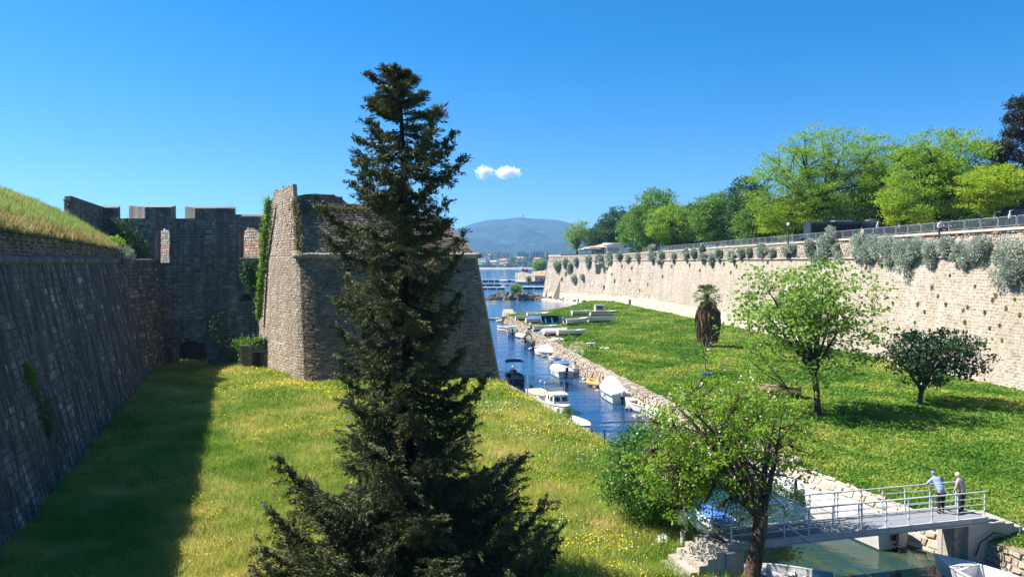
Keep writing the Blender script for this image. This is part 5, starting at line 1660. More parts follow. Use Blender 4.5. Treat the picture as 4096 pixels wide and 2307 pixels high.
boat('large white boat under a tall tent shaped white tarpaulin along the quay wall', W(613, 397), H(97), 6.6, 2.3, .85, bottom=GREY, stripe=BLUE, cover='white', cover_h=1.15, motor=GREY, mtilt=.35, fenders=1)
boat('open white clinker boat lying at the quay wall in front of the tent covered boat', W(641.5, 409.5), H(118), 4.6, 1.85, .62, bottom=GREY, inner=(.6, .58, .52), motor=BLACK, thwarts=2)
boat('white boat with a white hooded outboard showing behind the bushy bank tree', W(663, 420), H(112), 5.0, 2.0, .65, cover='white', cover_h=.3, motor=WHITE)
boat('white boat moored along the quay glimpsed between the two bank trees', W(700, 446), H(112), 5.2, 2.0, .65, bottom=NAVY, motor=BLACK)
boat('white and blue boat glimpsed through the locust branches by the quay', W(735, 470), H(110), 4.6, 1.8, .6, stripe=BLUE, motor=GREY)
boat('grey covered boat glimpsed behind the locust trunk by the quay', W(778, 488), H(108), 4.6, 1.8, .6, hull=GREY, cover='grey', cover_h=.3)
boat('flat boat with beige board cover and black outboard by the silver pole', W(541, 398.6), H(288), 4.7, 1.8, .6, hull=CREAM, bottom=GREY, cover='wood', motor=BLACK, mtilt=.9)
boat('white cabin cruiser with two square front windows and tubular frame at the left bank', W(556, 410.3), H(284), 5.8, 2.2, .8, bottom=NAVY, cabin=(2.0, 1.75, .8, .55), screen=True, rails=True, deck=.62)
boat('open white boat with a white outboard nosed into the weeds of the left bank', W(573.5, 428.5), H(296), 4.8, 1.85, .65, motor=WHITE, mtilt=-.1, deck=.60, thwarts=2, cushions=(.5, .5, .48))
boat('boat covered with a blue tarpaulin moored behind the concrete steps', W(713, 523), H(106), 3.0, 1.3, .45, cover='blue', cover_h=.3)
boat('white boat with long foredeck and black outboard passing behind the footbridge', (16.45, 35.6, 0), H(107), 5.9, 2.05, .85, hull=(.54, .52, .47), bottom=(.30, .27, .23), halfdeck=.42, motor=BLACK, thwarts=0, deck=.42)
boat('small pale boat showing its bow under the near end of the footbridge', W(786, 581), H(160), 3.6, 1.5, .35, hull=(.5, .5, .5), bottom=GREY)
boat('white rowing boat with its bow on a mooring line in the bottom right corner', (19.0, 28.25, 0), H(118), 4.9, 1.75, .6, thwarts=2, motor=None, name='rowing_boat', cushions=(.45, .45, .43))
# boats hauled out on the green
boat('long white boat with a beige side at the back of the row by the pier', A(538, 317.6), H(8), 5.6, 2.0, .75, stripe=CREAM, bottom=CREAM, roll=.12, name='beached_boat')
boat('weathered white boat stored beside the pier with brown bottom showing', A(526, 320.8), H(6), 5.0, 1.9, .7, bottom=(.16, .09, .06), roll=-.15, name='beached_boat')
boat('boat stored under a crumpled blue and white tarpaulin on bare earth', A(537.5, 323.6), H(8), 5.4, 2.0, .7, cover='blue', cover_h=.45, stripe=BLUE, name='beached_boat')
boat('dark teal and black boat tipped on its side at the edge of the grass', A(553, 325, .8), H(12), 5.6, 2.0, .75, hull=(.03, .05, .05), bottom=(.05, .055, .05), stripe=TEAL, rim=TEAL, roll=R(48), name='beached_boat')
boat('white motor boat with navy bottom and grey outboard raised on the grass', A(577, 325.2, 0.70), H(24), 6.0, 2.1, .8, bottom=NAVY, motor=GREY, mtilt=.3, pitch=-.05, name='beached_boat')
boat('white boat with maroon bottom standing behind the motor boat on the grass', A(581, 317.8, 0.80), H(10), 4.8, 1.9, .75, bottom=MAROON, hull=(.6, .62, .6), name='beached_boat')
boat('cream boat with a tall square wheelhouse stranded at the top of the green', A(604, 317, 0.65), H(6), 7.2, 2.3, .8, hull=(.66, .62, .52), bottom=(.45, .43, .38), stripe=BLACK, cabin=(2.2, 1.6, 1.35, -.9, 1), name='beached_boat')
boat('white boat with a bright blue sheet over its stern half lying on the grass', A(602, 323.6, 0.60), H(9), 6.6, 2.1, .75, inner=BLUE, rim=WHITE, bottom=CREAM, cushions=BLUE, roll=-.18, name='beached_boat')
boat('white boat with a hooded outboard drawn up behind the quay edge', A(545, 332.2, 0.60), H(20), 5.6, 1.95, .75, motor=WHITE, name='beached_boat')
boat('upturned white boat with a blue bow lying keel up on the grass', A(552.5, 334.8, .9), H(186), 5.4, 1.9, .65, bottom=WHITE, stripe=BLUE, upturned=True, roll=.2, name='beached_boat')
boat('upturned white boat with a rusty red rim lying next to the blue bowed one', A(557.5, 336.2, .9), H(10), 5.4, 1.9, .65, bottom=WHITE, stripe=(.36, .13, .08), rim=(.36, .13, .08), upturned=True, roll=-.25, name='beached_boat')
boat('long white rowing boat lying upright behind a low bush', A(571.5, 337, 0.60), H(12), 5.4, 1.7, .65, inner=(.55, .55, .52), thwarts=3, name='beached_boat')
boat('brown wooden boat with grey transom lying under the plane tree branches', A(780, 398.5, 0.60), H(158), 4.2, 1.6, .6, hull=(.32, .2, .13), bottom=(.25, .16, .11), inner=(.24, .14, .09), rim=(.5, .45, .4), roll=.2, name='beached_boat')

# ------------------------------------------------------------------ loose things along the canal
def post(name, label, cat, p, h, r, mat, lean=(0, 0), cap=None):
    t = thing(name, label, cat, p)
    m = MB(); m.tube([(p[0], p[1], p[2] - .6), (p[0] + lean[0], p[1] + lean[1], p[2] + h)], r, 8); m.build('shaft', mat, t)
    if cap: cap(t, Vector((p[0] + lean[0], p[1] + lean[1], p[2] + h)))
    return t
def knob(mat, r):
    def f(t, p):
        m = MB(); m.ball(p + Vector((0, 0, r * .5)), r, n=8, m=5); m.build('cap', mat, t)
    return f
M['galv'] = flat_mat('galvanised_steel', (.42, .43, .44), .45, .25, metal=.5)
M['rust'] = flat_mat('rusty_steel', (.05, .028, .018), .85, .4)
M['whitepaint'] = flat_mat('white_paint', (.74, .74, .72), .45, .2)
post('mooring_pole', 'galvanised mooring pole standing in the left bank beside the board covered boat', 'pole', gp(527.6, 396, 1), 1.75, .055, M['galv'], cap=knob(M['galv'], .07))
post('mooring_pole', 'wooden mooring pole with pale head in front of the blue canopy boat', 'pole', gp(512.8, 382, .9), 1.55, .06, M['bark_pale'], cap=knob(M['whitepaint'], .11))
post('mooring_pole', 'thin rusty dark mooring pole standing in the weeds of the left bank', 'pole', gp(605, 447, .9), 1.15, .04, M['rust'], (-.06, 0), cap=knob(M['rust'], .045))
post('bollard', 'white square post standing in the grass left of the concrete steps', 'post', gp(682.5, 547, 1.0), .66, .09, M['whitepaint'], cap=knob(M['galv'], .085))
# tap stand
g = A(673.5, 391.5, 0)
t = thing('water_tap', 'standpipe with a concrete basin and green hose on a pale slab in the grass', 'tap', g)
m = MB(); m.box((g.x - .3, g.y - .1, g.z + .05), (3.0, 1.1, .1), .05); m.build('slab', M['concrete'], t)
m = MB(); m.lathe((g.x + .45, g.y, g.z + .1), [(.34, 0), (.38, .3), (.30, .3), (.27, .1)], 12); m.build('basin', M['concrete'], t)
m = MB(); m.tube([(g.x, g.y, g.z), (g.x, g.y, g.z + 1.35)], .06, 7); m.tube([(g.x, g.y, g.z + 1.25), (g.x - .3, g.y, g.z + 1.25)], .03, 6); m.build('standpipe', M['bark_pale'], t)
m = MB(); m.tube([(g.x - .3, g.y, g.z + 1.25), (g.x - .36, g.y, g.z + .6), (g.x - .4, g.y - .1, g.z + .15)] + [(g.x - .8 + .35 * math.cos(a), g.y - .25 + .3 * math.sin(a), g.z + .14) for a in np.linspace(0, 9, 18)], .025, 5); m.build('hose', flat_mat('green_hose', (.03, .30, .14), .5), t)
# tub of the sapling
g = A(706.8, 377, 0)
t = thing('tub', 'bright blue plastic tub around the foot of the bare sapling', 'tub', g)
m = MB(); m.lathe((g.x, g.y, g.z), [(.42, 0), (.50, .42), (.53, .42), (.53, .38), (.46, .40), (.38, .05)], 12, 1.25, .8); m.build('basin', paint((.02, .22, .62)), t)
m = MB(); m.tube([(g.x + .6 * math.cos(a), g.y + .41 * math.sin(a), g.z + .42) for a in np.linspace(0, 2 * PI, 16)], .035, 5); m.build('rim', paint((.02, .22, .62)), t)
# stub with a board
g = A(591.5, 348.8, 0)
t = thing('marker_post', 'squat concrete post with a white board lying on top standing in the weeds', 'post', g)
m = MB(); m.box((g.x, g.y, g.z + .4), (.28, .28, .95), .2); m.build('shaft', M['concrete'], t)
m = MB(); m.box((g.x - .1, g.y, g.z + .92), (1.2, .5, .09), .3); m.build('board', M['whitepaint'], t)
# crumpled plastic and cloth
def crumple(name, label, cat, c, rx, ry, rz, mat, seed):
    rg = np.random.default_rng(seed)
    n, k = 14, 7
    V, Fc = [], []
    for i in range(k + 1):
        for j in range(n):
            a, b = 2 * PI * j / n, PI / 2 * i / k
            q = 1 + rg.uniform(-.28, .28)
            V.append((c[0] + rx * q * math.cos(a) * math.cos(b), c[1] + ry * q * math.sin(a) * math.cos(b), c[2] + rz * q * math.sin(b)))
    for i in range(k):
        for j in range(n): Fc.append((i * n + j, i * n + (j + 1) % n, (i + 1) * n + (j + 1) % n, (i + 1) * n + j))
    return tag(build_np(name, np.array(V), Fc, mat, base=c), label, cat)
crumple('plastic_sheet', 'crumpled white plastic sheet lying in the weeds of the green', 'sheet', A(605, 349.3, 0), .9, .5, .35, M['whitepaint'], 1)
crumple('sail_cloth', 'heap of white cloth on bare earth beside the stranded rowing boat', 'cloth', A(556, 341, 0), 1.3, .7, .55, M['tarp'], 2)
crumple('plastic_bag', 'white plastic bag lying in the grass left of the white square post', 'bag', gp(663, 541, 1.1), .26, .2, .30, M['whitepaint'], 3)
crumple('plastic_sheet', 'small white plastic scrap on the grass right of the plane tree', 'sheet', A(797, 456, .02), .2, .15, .08, M['whitepaint'], 4)
crumple('plastic_sheet', 'white stick like scrap on the grass beyond the footbridge', 'sheet', A(922, 452, .05), .25, .07, .06, M['whitepaint'], 5)
t = thing('hanging_cloth', 'pale sack cloth hanging from a branch of the locust tree above the white post', 'cloth', gd(683, 514, 29.0))
p = gd(683, 510, 29.0)
m = MB()
m.grid([[(p.x + .12 * math.sin(a) * (1 + .2 * k) * .9, p.y + .05 * math.cos(a * 2), p.z - .14 * k) for a in np.linspace(-1.5, 1.5, 7)] for k in range(5)])
m.grid([[(p.x + .12 * math.sin(a) * (1 + .2 * k) * .9, p.y + .10 + .05 * math.cos(a * 2), p.z - .14 * k) for a in np.linspace(-1.5, 1.5, 7)] for k in range(5)])
m.build('cloth', M['tarp'], t); m = MB(); m.tube([(p.x, p.y + .05, p.z), (p.x + .1, p.y + .1, p.z + .7)], .015, 4); m.build('string', M['bark_pale'], t)
# recess in the quay corner step, its darkness painted on black boxes
g = A(526.5, 331, -.35) + Vector((1.7, 0, 0))
t = thing('painted_dark_recess', 'loading step at the quay corner, its dark recess painted black', 'platform', g)
for k in range(4):
    m = MB(); m.box((g.x, g.y, g.z + .1 + k * .27), (2.6, .35, .25)); m.build('recess_black_box', M['black'], t)
m = MB(); m.box((g.x - .1, g.y + 1.2, g.z + 1.12), (3.1, 2.6, .14)); m.build('top_slab', M['quay'], t)

# mooring lines from boats to the quay
M['rope'] = flat_mat('weathered_rope', (.42, .38, .32), .9, .2)
for k, (a_, b_, lab) in enumerate(((W(586, 371), gp(590, 366, 1.3), 'mooring line from the open console boat to the quay'), (W(632, 399), gp(640, 396, 1.3), 'mooring line from the tent covered boat to the quay'),
        (W(657, 410), gp(664, 405, 1.3), 'mooring line from the white clinker boat to the quay'), (W(555, 354), gp(561, 349, 1.3), 'mooring line from the peaked cover dinghy to the quay'),
        (W(539, 343), gp(545, 340, 1.3), 'mooring line from the boat with the standing person to the quay'), (W(565, 361), gp(573, 357, 1.3), 'mooring line from the little grey rowing boat to the quay'),
        (W(555, 417), gp(549, 415, 1.0), 'mooring line from the white cabin cruiser to the left bank'))):
    a_ = a_ + Vector((0, 0, .6)); m = MB(); md = (a_ + b_) / 2 - Vector((0, 0, .25)); m.tube([a_, md, b_], .025, 4)
    tag(m.build('mooring_rope', M['rope'], base=a_), lab, 'rope', 'mooring lines')
# ------------------------------------------------------------------ footbridge
ZD = 2.28
p_l = Vector((8.35, 27.62, ZD)); p_r = Vector((20.02, 30.55, ZD))
axv = (p_r - p_l).normalized(); nrm = Vector((-axv.y, axv.x, 0)); BL = (p_r - p_l).length; BW = 1.45
t = thing('footbridge', 'white painted steel footbridge with grey grating deck and tube railings over the canal', 'bridge', p_l)
M['bridge_paint'] = flat_mat('white_bridge_paint', (.56, .56, .56), .45, .15, 2.0)
M['girder'] = flat_mat('grey_girder_paint', (.36, .36, .37), .55, .25, 1.5)
def grating():
    tt = NT('galvanised_grating')
    sp = tt.n('ShaderNodeSeparateXYZ', Vector=tt.pos)
    u = tt.math('ADD', tt.math('MULTIPLY', sp.outputs['X'], axv.x), tt.math('MULTIPLY', sp.outputs['Y'], axv.y))
    v = tt.math('ADD', tt.math('MULTIPLY', sp.outputs['X'], nrm.x), tt.math('MULTIPLY', sp.outputs['Y'], nrm.y))
    a = tt.math('LESS_THAN', tt.math('FRACT', tt.math('MULTIPLY', u, 9.0)), .45)
    n = tt.noise(3.0, 4)
    c = tt.mix(tt.math('MULTIPLY', a, .22), (.24, .25, .27), (.16, .17, .19))
    c = tt.mix(tt.rng(n, .4, .7, 0, .4), c, (.20, .20, .21))
    tt.bsdf(c, .6, None, .3)
    return tt.mat
M['grating'] = grating()
def at(u, v, z=0.0): return p_l + axv * u + nrm * v + Vector((0, 0, z))
n = 12
for k in range(n):                                    # grating panels, each with its bars
    u0, u1 = BL * k / n + .012, BL * (k + 1) / n - .012
    m = MB()
    nb = 20
    for j in range(nb + 1):
        u = u0 + (u1 - u0) * j / nb
        m.beam(at(u, .05, -.02), at(u, BW - .05, -.02), .022, .04)
    for v in np.linspace(.06, BW - .06, 9): m.beam(at(u0, v, -.018), at(u1, v, -.018), .016, .03)
    g_ = m.build('grating_panel', M['grating'], t)
for v, nm in ((0, 'girder'), (BW, 'girder')):
    m = MB(); m.beam(at(-.1, v, -.15), at(BL + .1, v, -.15), .06, .26)
    for dz in (-.03, -.28): m.beam(at(-.1, v + (.06 if v == 0 else -.06) * 0, dz), at(BL + .1, v, dz), .16, .035)
    gi = m.build(nm, M['girder'], t)
    if v == 0:
        for k in range(11):
            for d_ in (-.07, .07):
                b = MB(); q = at(.55 + k * 1.09 + d_, -.035, -.14); b.ball(q, .022, .015, .022, 6, 4); b.build('bolt', M['rust'], gi)
for k in range(6):
    m = MB(); m.beam(at(.6 + k * 2.15, 0, -.2), at(.6 + k * 2.15, BW, -.2), .08, .12); m.build('cross_beam', M['girder'], t)
us_ = [0.05, 1.15, 2.35, 3.45, 4.55, 5.75, 5.9, 7.05, 8.15, 9.3, 10.6, BL - .05]
for v in (0.0, BW):
    for u in us_:
        m = MB(); m.tube([at(u, v, -.25), at(u, v, 1.06)], .032, 7); m.build('post', M['bridge_paint'], t)
    m = MB(); m.tube([at(0.05, v, 1.06), at(BL - .05, v, 1.06)], .032, 7); m.build('handrail', M['bridge_paint'], t)
    for z in (.27, .53, .80):
        m = MB(); m.tube([at(0.05, v, z), at(BL - .05, v, z)], .017, 6); m.build('rail', M['bridge_paint'], t)
m = MB(); m.tube([at(BL - 2.2, -.05, -.30), at(BL + .1, -.05, -.33), at(BL + .9, -.12, -.22), at(BL + 1.6, -.2, -.25), at(BL + 1.62, -.2, -1.2)], .02, 6); m.build('conduit', M['galv'], t)
# diagonal mooring rope
r0 = at(2.6, -.05, .35); r1 = gp(884, 583, .15)
m = MB(); m.tube([r0, at(3.3, -.12, -.12), r1], .024, 5)
tag(m.build('mooring_rope', flat_mat('pale_rope', (.68, .64, .56), .9), base=r0), 'pale mooring rope running diagonally from the footbridge down to the water', 'rope')
rb_ = Vector((18.0, 30.2, .7))
m = MB(); m.tube([rb_, Vector((18.6, 31.2, 1.9))], .012, 4)
tag(m.build('mooring_rope', flat_mat('dark_rope', (.12, .10, .08), .9), base=rb_), 'thin dark mooring line from the corner rowing boat up to the bridge landing', 'rope')

# left steps
t = thing('concrete_steps', 'weathered concrete steps leading up from the meadow to the left end of the footbridge', 'steps', p_l - axv * 1.2 - Vector((0, 0, 1.3)))
for k in range(5):
    u1 = -.35 - (4 - k) * .36
    ztop = 1.18 + .22 * k
    m = MB()
    a, b = at(u1 - .36, -.25), at(u1, -.25)
    c_, d_ = at(u1, BW + .15), at(u1 - .36, BW + .15)
    m.hexa([(a.x, a.y, .3), (b.x, b.y, .3), (c_.x, c_.y, .3), (d_.x, d_.y, .3), (a.x, a.y, ztop), (b.x, b.y, ztop), (c_.x, c_.y, ztop), (d_.x, d_.y, ztop)])
    m.build('step', M['concrete'], t)
m = MB()
a, b, c_, d_ = at(-.34, -.3), at(.42, -.3), at(.42, BW + .2), at(-.34, BW + .2)
m.hexa([(a.x, a.y, -.3), (b.x, b.y, -.3), (c_.x, c_.y, -.3), (d_.x, d_.y, -.3), (a.x, a.y, 2.0), (b.x, b.y, 2.0), (c_.x, c_.y, 2.0), (d_.x, d_.y, 2.0)])
m.build('landing', M['concrete'], t)
for v in ():
    m = MB()
    a, b = at(-2.2, v), at(-.3, v)
    m.hexa([(a.x, a.y - .07, .3), (b.x, b.y - .07, .3), (b.x, b.y + .07, .3), (a.x, a.y + .07, .3), (a.x, a.y - .07, 1.35), (b.x, b.y - .07, 2.25), (b.x, b.y + .07, 2.25), (a.x, a.y + .07, 1.35)])
    m.build('side_wall', M['concrete'], t)
# right abutment
t = thing('bridge_abutment', 'brick and concrete abutment with descending concrete steps at the right end of the footbridge', 'abutment', p_r - Vector((0, 0, 2)))
def block(u0, u1, v0, v1, z0, z1, nm, mt):
    m = MB()
    q = [at(u0, v0), at(u1, v0), at(u1, v1), at(u0, v1)]
    m.hexa([(p.x, p.y, z0) for p in q] + [(p.x, p.y, z1) for p in q])
    return m.build(nm, mt, t)
m = MB(); m.prism([(18.62, 30.42), (19.5, 30.64), (19.75, 32.3), (19.5, 32.3)], -.4, 1.93); m.build('brick_pier', M['mortar'], t)
Pb = lambda u, v: np.stack([18.62 + axv.x * np.asarray(u, float), 30.415 + axv.y * np.asarray(u, float), .55 + np.asarray(v, float)], -1)
masonry(t, Pb, (0, .9), (0, 1.36), .085, .24, M['bastion'], 100, proud=.02, gap=.008, seed=91, name='brick', rough_pos=.004)
block(BL - .9, BL + 1.0, -.05, BW + .1, .2, 1.98, 'concrete_block', M['concrete'])
for k in range(4):
    block(BL + 1.0 + k * .45, BL + 1.0 + (k + 1) * .45 + .02, -.05, BW + .1, .4, 1.98 - (k + 1) * .20 + .12, 'step', M['concrete'])
m = MB(); m.tube([at(BL - .6, -.12, -1.6), at(BL - .45, -.2, -1.0), at(BL + .2, -.25, -.62), at(BL + .9, -.25, -.8), at(BL + 1.5, -.2, -1.15), at(BL + 2.2, -.1, -1.2)], .035, 6); m.build('pipe', M['rubber'], t)
m = MB(); m.tube([at(BL + .3, -.28, -.66), at(BL + 1.0, -.32, -.95), at(BL + 1.7, -.3, -1.2)], .022, 5); m.build('hose', flat_mat('dark_green_hose', (.03, .16, .08), .5), t)
# sloping stone apron under the bridge
t = thing('stone_apron', 'sunlit sloping rubble apron of the right bank under the footbridge', 'wall', (19, 32, 0))
ap_b = [(14.95, 42.0), (16.2, 38.0), (17.7, 33.7), (19.1, 31.95)]
ap_t = [(16.1, 42.4), (17.6, 38.4), (18.95, 34.9), (19.7, 32.2)]
PA, LA, _ = polyline_surface(ap_b, ap_t, -.35, [1.35, 1.45, 1.55, 1.75])
surface(t, 'bed', PA, np.linspace(0, LA, 12), np.linspace(0, 1.7, 5), M['mortar_pale'])
masonry(t, PA, (0, LA), (.1, 1.75), .34, .5, M['quay'], 120, proud=.07, gap=.015, seed=92, rough_pos=.04)
t = thing('bank_wall', 'shaded rubble bank wall behind the corner rowing boat below the bridge landing', 'wall', (20, 29, 0))
bw_b = [(19.12, 31.95), (19.85, 30.5), (20.6, 28.2), (22.6, 22)]
PBW, LBW, _ = polyline_surface(bw_b, [(x + .35, y + .1) for x, y in bw_b], -.4, 1.25)
surface(t, 'bed', PBW, np.linspace(0, LBW, 12), np.linspace(0, 1.6, 4), M['mortar'])
masonry(t, PBW, (0, LBW), (.1, 1.62), .3, .45, M['quay'], 120, proud=.07, gap=.02, seed=93, rough_pos=.04)

m = MB(); m.grid([[(x + dx, y + .1, 1.26 + dz) for x, y in bw_b] for dx, dz in ((.3, -.01), (.8, .02), (1.6, -.1))]); m.build('top_bed', M['earth'], t)
# ------------------------------------------------------------------ people
def skin_obj(name, joints, edges, mat, parent, sub=2, root=0, extra=None, extra_mats=None):
    """one continuous skinned surface over connected joints (point, radius)"""
    me = bpy.data.meshes.new(name)
    me.from_pydata([tuple(j[0]) for j in joints], edges, [])
    o = link(bpy.data.objects.new(name, me))
    sm = o.modifiers.new('skin', 'SKIN'); sm.use_smooth_shade = True
    for i, j in enumerate(joints):
        r = j[1]
        me.skin_vertices[0].data[i].radius = (r, r) if not isinstance(r, (tuple, list)) else r
        me.skin_vertices[0].data[i].use_root = (i == root)
    ss = o.modifiers.new('subsurf', 'SUBSURF'); ss.levels = sub; ss.render_levels = sub
    dg = bpy.context.evaluated_depsgraph_get()
    ev = o.evaluated_get(dg)
    m2 = bpy.data.meshes.new_from_object(ev)
    bpy.data.objects.remove(o); bpy.data.meshes.remove(me)
    if extra:
        V = [tuple(v.co) for v in m2.vertices]; Fc = [tuple(p.vertices) for p in m2.polygons]; mi = [0] * len(Fc)
        for mbx, k in extra:
            off = len(V); V += mbx.v; Fc += [tuple(i + off for i in f) for f in mbx.f]; mi += [k] * len(mbx.f)
        o2 = build_np(name, np.array(V), Fc, [mat] + (extra_mats or []), parent, local=True, smooth=True, mi=mi)
        bpy.data.meshes.remove(m2)
        return o2
    m2.materials.clear(); m2.materials.append(mat)
    o2 = link(bpy.data.objects.new(name, m2)); o2.parent = parent
    BASE[o2.name] = Vector((0, 0, 0))
    return o2
M['skin'] = flat_mat('skin', (.46, .27, .19), .55, .1)
M['hair_white'] = flat_mat('white_hair', (.62, .57, .50), .8, .2)
M['trousers'] = flat_mat('black_trousers', (.014, .014, .017), .85, .2)
M['shoe'] = flat_mat('dark_shoes', (.025, .022, .02), .6, .2)
def striped():
    t = NT('blue_striped_knit')
    z = t.n('ShaderNodeSeparateXYZ', Vector=t.n('ShaderNodeTexCoord').outputs['Object']).outputs['Z']
    k = t.math('MULTIPLY', t.math('SUBTRACT', z, .82), 1.0)
    col = t.ramp(t.rng(k, 0, .62), [(0, (.22, .29, .50)), (.10, (.12, .17, .36)), (.13, (.24, .31, .52)), (.30, (.13, .19, .40)), (.34, (.25, .32, .53)), (.50, (.14, .2, .42)), (.54, (.25, .32, .53)),
                                   (.66, (.03, .13, .42)), (.70, (.62, .66, .74)), (.74, (.02, .06, .22)), (.78, (.55, .62, .74)), (.83, (.03, .14, .45)), (.88, (.26, .33, .54))], True)
    t.bsdf(col, .9, t.bump(t.noise(60, 3), .4, .01), .1)
    return t.mat
def checked():
    t = NT('pale_mauve_shirt')
    p = t.n('ShaderNodeSeparateXYZ', Vector=t.n('ShaderNodeTexCoord').outputs['Object'])
    a = t.math('LESS_THAN', t.math('FRACT', t.math('MULTIPLY', p.outputs['X'], 14)), .3)
    b = t.math('LESS_THAN', t.math('FRACT', t.math('MULTIPLY', p.outputs['Z'], 14)), .3)
    c = t.mix(t.math('MULTIPLY', t.math('ADD', a, b), .35), (.44, .35, .36), (.25, .17, .19))
    t.bsdf(c, .85, t.bump(t.noise(25, 3), .4, .01), .1)
    return t.mat
def person(label, loc, face, lean, top_mat, top_name, hat=None, hair=None, arms='rail', legs_mat=None, scale=1.0, shoes=True, suit=False, stance=.11, step=.05):
    """local frame: faces +Y; lean = how far the shoulders come forward"""
    t = thing('person', label, 'person', loc, face)
    t.scale = (scale,) * 3
    Z = lambda z: z
    hip = Vector((0, 0, .92)); waist = Vector((0, .05 * lean, 1.06)); chest = Vector((0, .30 * lean, 1.27)); neck = Vector((0, .50 * lean, 1.45)); head = Vector((0, .50 * lean + .07, 1.585 - .03 * lean))
    shL, shR = chest + Vector((-.19, .06 * lean, .12)), chest + Vector((.19, .06 * lean, .12))
    if arms == 'rail':
        elL, haL = shL + Vector((-.16, .06, -.22)), shL + Vector((-.06, .30, -.30))
        elR, haR = shR + Vector((.10, .12, -.26)), shR + Vector((.14, .36, -.42))
    elif arms == 'down':
        elL, haL = shL + Vector((-.05, .03, -.29)), shL + Vector((-.03, .14, -.52))
        elR, haR = shR + Vector((.05, .0, -.29)), shR + Vector((.04, .10, -.54))
    else:
        elL, haL = shL + Vector((-.05, .18, -.22)), shL + Vector((.03, .34, -.40))
        elR, haR = shR + Vector((.05, .16, -.24)), shR + Vector((-.02, .36, -.44))
    knL, anL = Vector((-stance, .04, .49)), Vector((-stance - .01, -.02 - step, .08))
    knR, anR = Vector((stance, .05, .49)), Vector((stance + .01, step, .08))
    J = [(hip, (.145, .11)), (waist, (.14, .10)), (chest, (.165, .115)), (neck, .058), (neck + Vector((0, .03, .06)), .055),
         (shL, .065), (elL, .045), (haL, .032), (shR, .065), (elR, .045), (haR, .032),
         (hip + Vector((-stance * .9, 0, -.06)), .085), (knL, .058), (anL, .04), (anL + Vector((0, .13, -.05)), .035),
         (hip + Vector((stance * .9, 0, -.06)), .085), (knR, .058), (anR, .04), (anR + Vector((0, .13, -.05)), .035)]
    E = [(0, 1), (1, 2), (2, 3), (3, 4), (2, 5), (5, 6), (6, 7), (2, 8), (8, 9), (9, 10), (0, 11), (11, 12), (12, 13), (13, 14), (0, 15), (15, 16), (16, 17), (17, 18)]
    for hand, elb in ((7, 6), (10, 9)):
        d = (J[hand][0] - J[elb][0]).normalized()
        sd = d.orthogonal().normalized() if abs(d.z) > .9 else d.cross(Vector((0, 0, 1))).normalized()
        pal = J[hand][0] + d * .07
        J.append((pal, .028)); ip_ = len(J) - 1; E.append((hand, ip_))
        for f in range(4):
            q = pal + sd * (.021 * (f - 1.5)) + d * .035
            J.append((q, .0095)); a_ = len(J) - 1; E.append((ip_, a_))
            J.append((q + d * (.035 + .008 * (1.5 - abs(f - 1.5))) + Vector((0, 0, -.018)), .0085)); E.append((a_, len(J) - 1))
        J.append((J[hand][0] + d * .03 + sd * .035, .011)); a_ = len(J) - 1; E.append((hand, a_)); J.append((J[hand][0] + d * .065 + sd * .05, .009)); E.append((a_, len(J) - 1))
    hm = MB()
    hm.ball(head, .077, .095, .118, 14, 9)
    hm.ball(head + Vector((0, .098, -.012)), .015, .022, .022, 6, 5)
    for s in (-1, 1):
        hm.ball(head + Vector((s * .079, .0, -.005)), .012, .022, .034, 6, 5)
    hm.ball(head + Vector((0, .055, -.082)), .045, .045, .04, 8, 5)
    em = MB()
    for s in (-1, 1): em.ball(head + Vector((s * .031, .086, .018)), .011, .008, .009, 6, 4)
    em.box(head + Vector((0, .093, -.058)), (.042, .01, .007))
    skin_obj('body', J, E, M['skin'] if not suit else M['rubber'], t, 2, 0, [(hm, 1), (em, 2)], [M['skin'], M['shoe']])
    if not suit:
        k = 1.17
        JT = [(hip + Vector((0, 0, -.09)), (.172, .135)), (waist, (.168, .128)), (chest, (.187, .138)), (chest + Vector((0, .16 * lean, .15)), (.10, .085)),
              (shL, .082), (elL, .06), (haL - (haL - elL) * .12, .047), (shR, .082), (elR, .06), (haR - (haR - elR) * .12, .047)]
        ET = [(0, 1), (1, 2), (2, 3), (2, 4), (4, 5), (5, 6), (2, 7), (7, 8), (8, 9)]
        skin_obj(top_name, JT, ET, top_mat, t, 2, 2)
        JL = [(hip + Vector((0, 0, .06)), (.16, .124)), (hip + Vector((-stance * .9, 0, -.10)), .105), (knL, .078), (anL + Vector((0, 0, .03)), .062),
              (hip + Vector((stance * .9, 0, -.10)), .105), (knR, .078), (anR + Vector((0, 0, .03)), .062)]
        skin_obj('trousers', JL, [(0, 1), (1, 2), (2, 3), (0, 4), (4, 5), (5, 6)], legs_mat or M['trousers'], t, 2, 0)
    for an in (anL, anR):
        m = MB(); m.ball(an + Vector((0, .06, -.035)), .05, .13, .05, 10, 6); m.build('shoe', M['shoe'], t, local=True, smooth=True)
    if hat:
        m = MB(); m.lathe(head + Vector((0, -.01, .015)), [(.093, 0), (.098, .03), (.09, .075), (.06, .105), (.01, .115)], 14, .92, 1.12)
        m.add([head + Vector((-.06, .08, .03)), head + Vector((.06, .08, .03)), head + Vector((.045, .17, .015)), head + Vector((-.045, .17, .015))], [(0, 1, 2, 3)])
        m.build('cap', hat, t, local=True, smooth=True)
    if hair:
        m = MB()
        vs, fs = [], []
        m.lathe(head + Vector((0, -.018, .005)), [(.075, -.06), (.088, -.02), (.09, .03), (.075, .085), (.045, .112), (.005, .12)], 14, .93, 1.08)
        m.build('hair', hair, t, local=True, smooth=True)
    return t
f1 = at(10.55, .80); f2 = at(11.52, .66)
fa = math.atan2(axv.y, axv.x)
M['knit'] = striped(); M['shirt'] = checked()
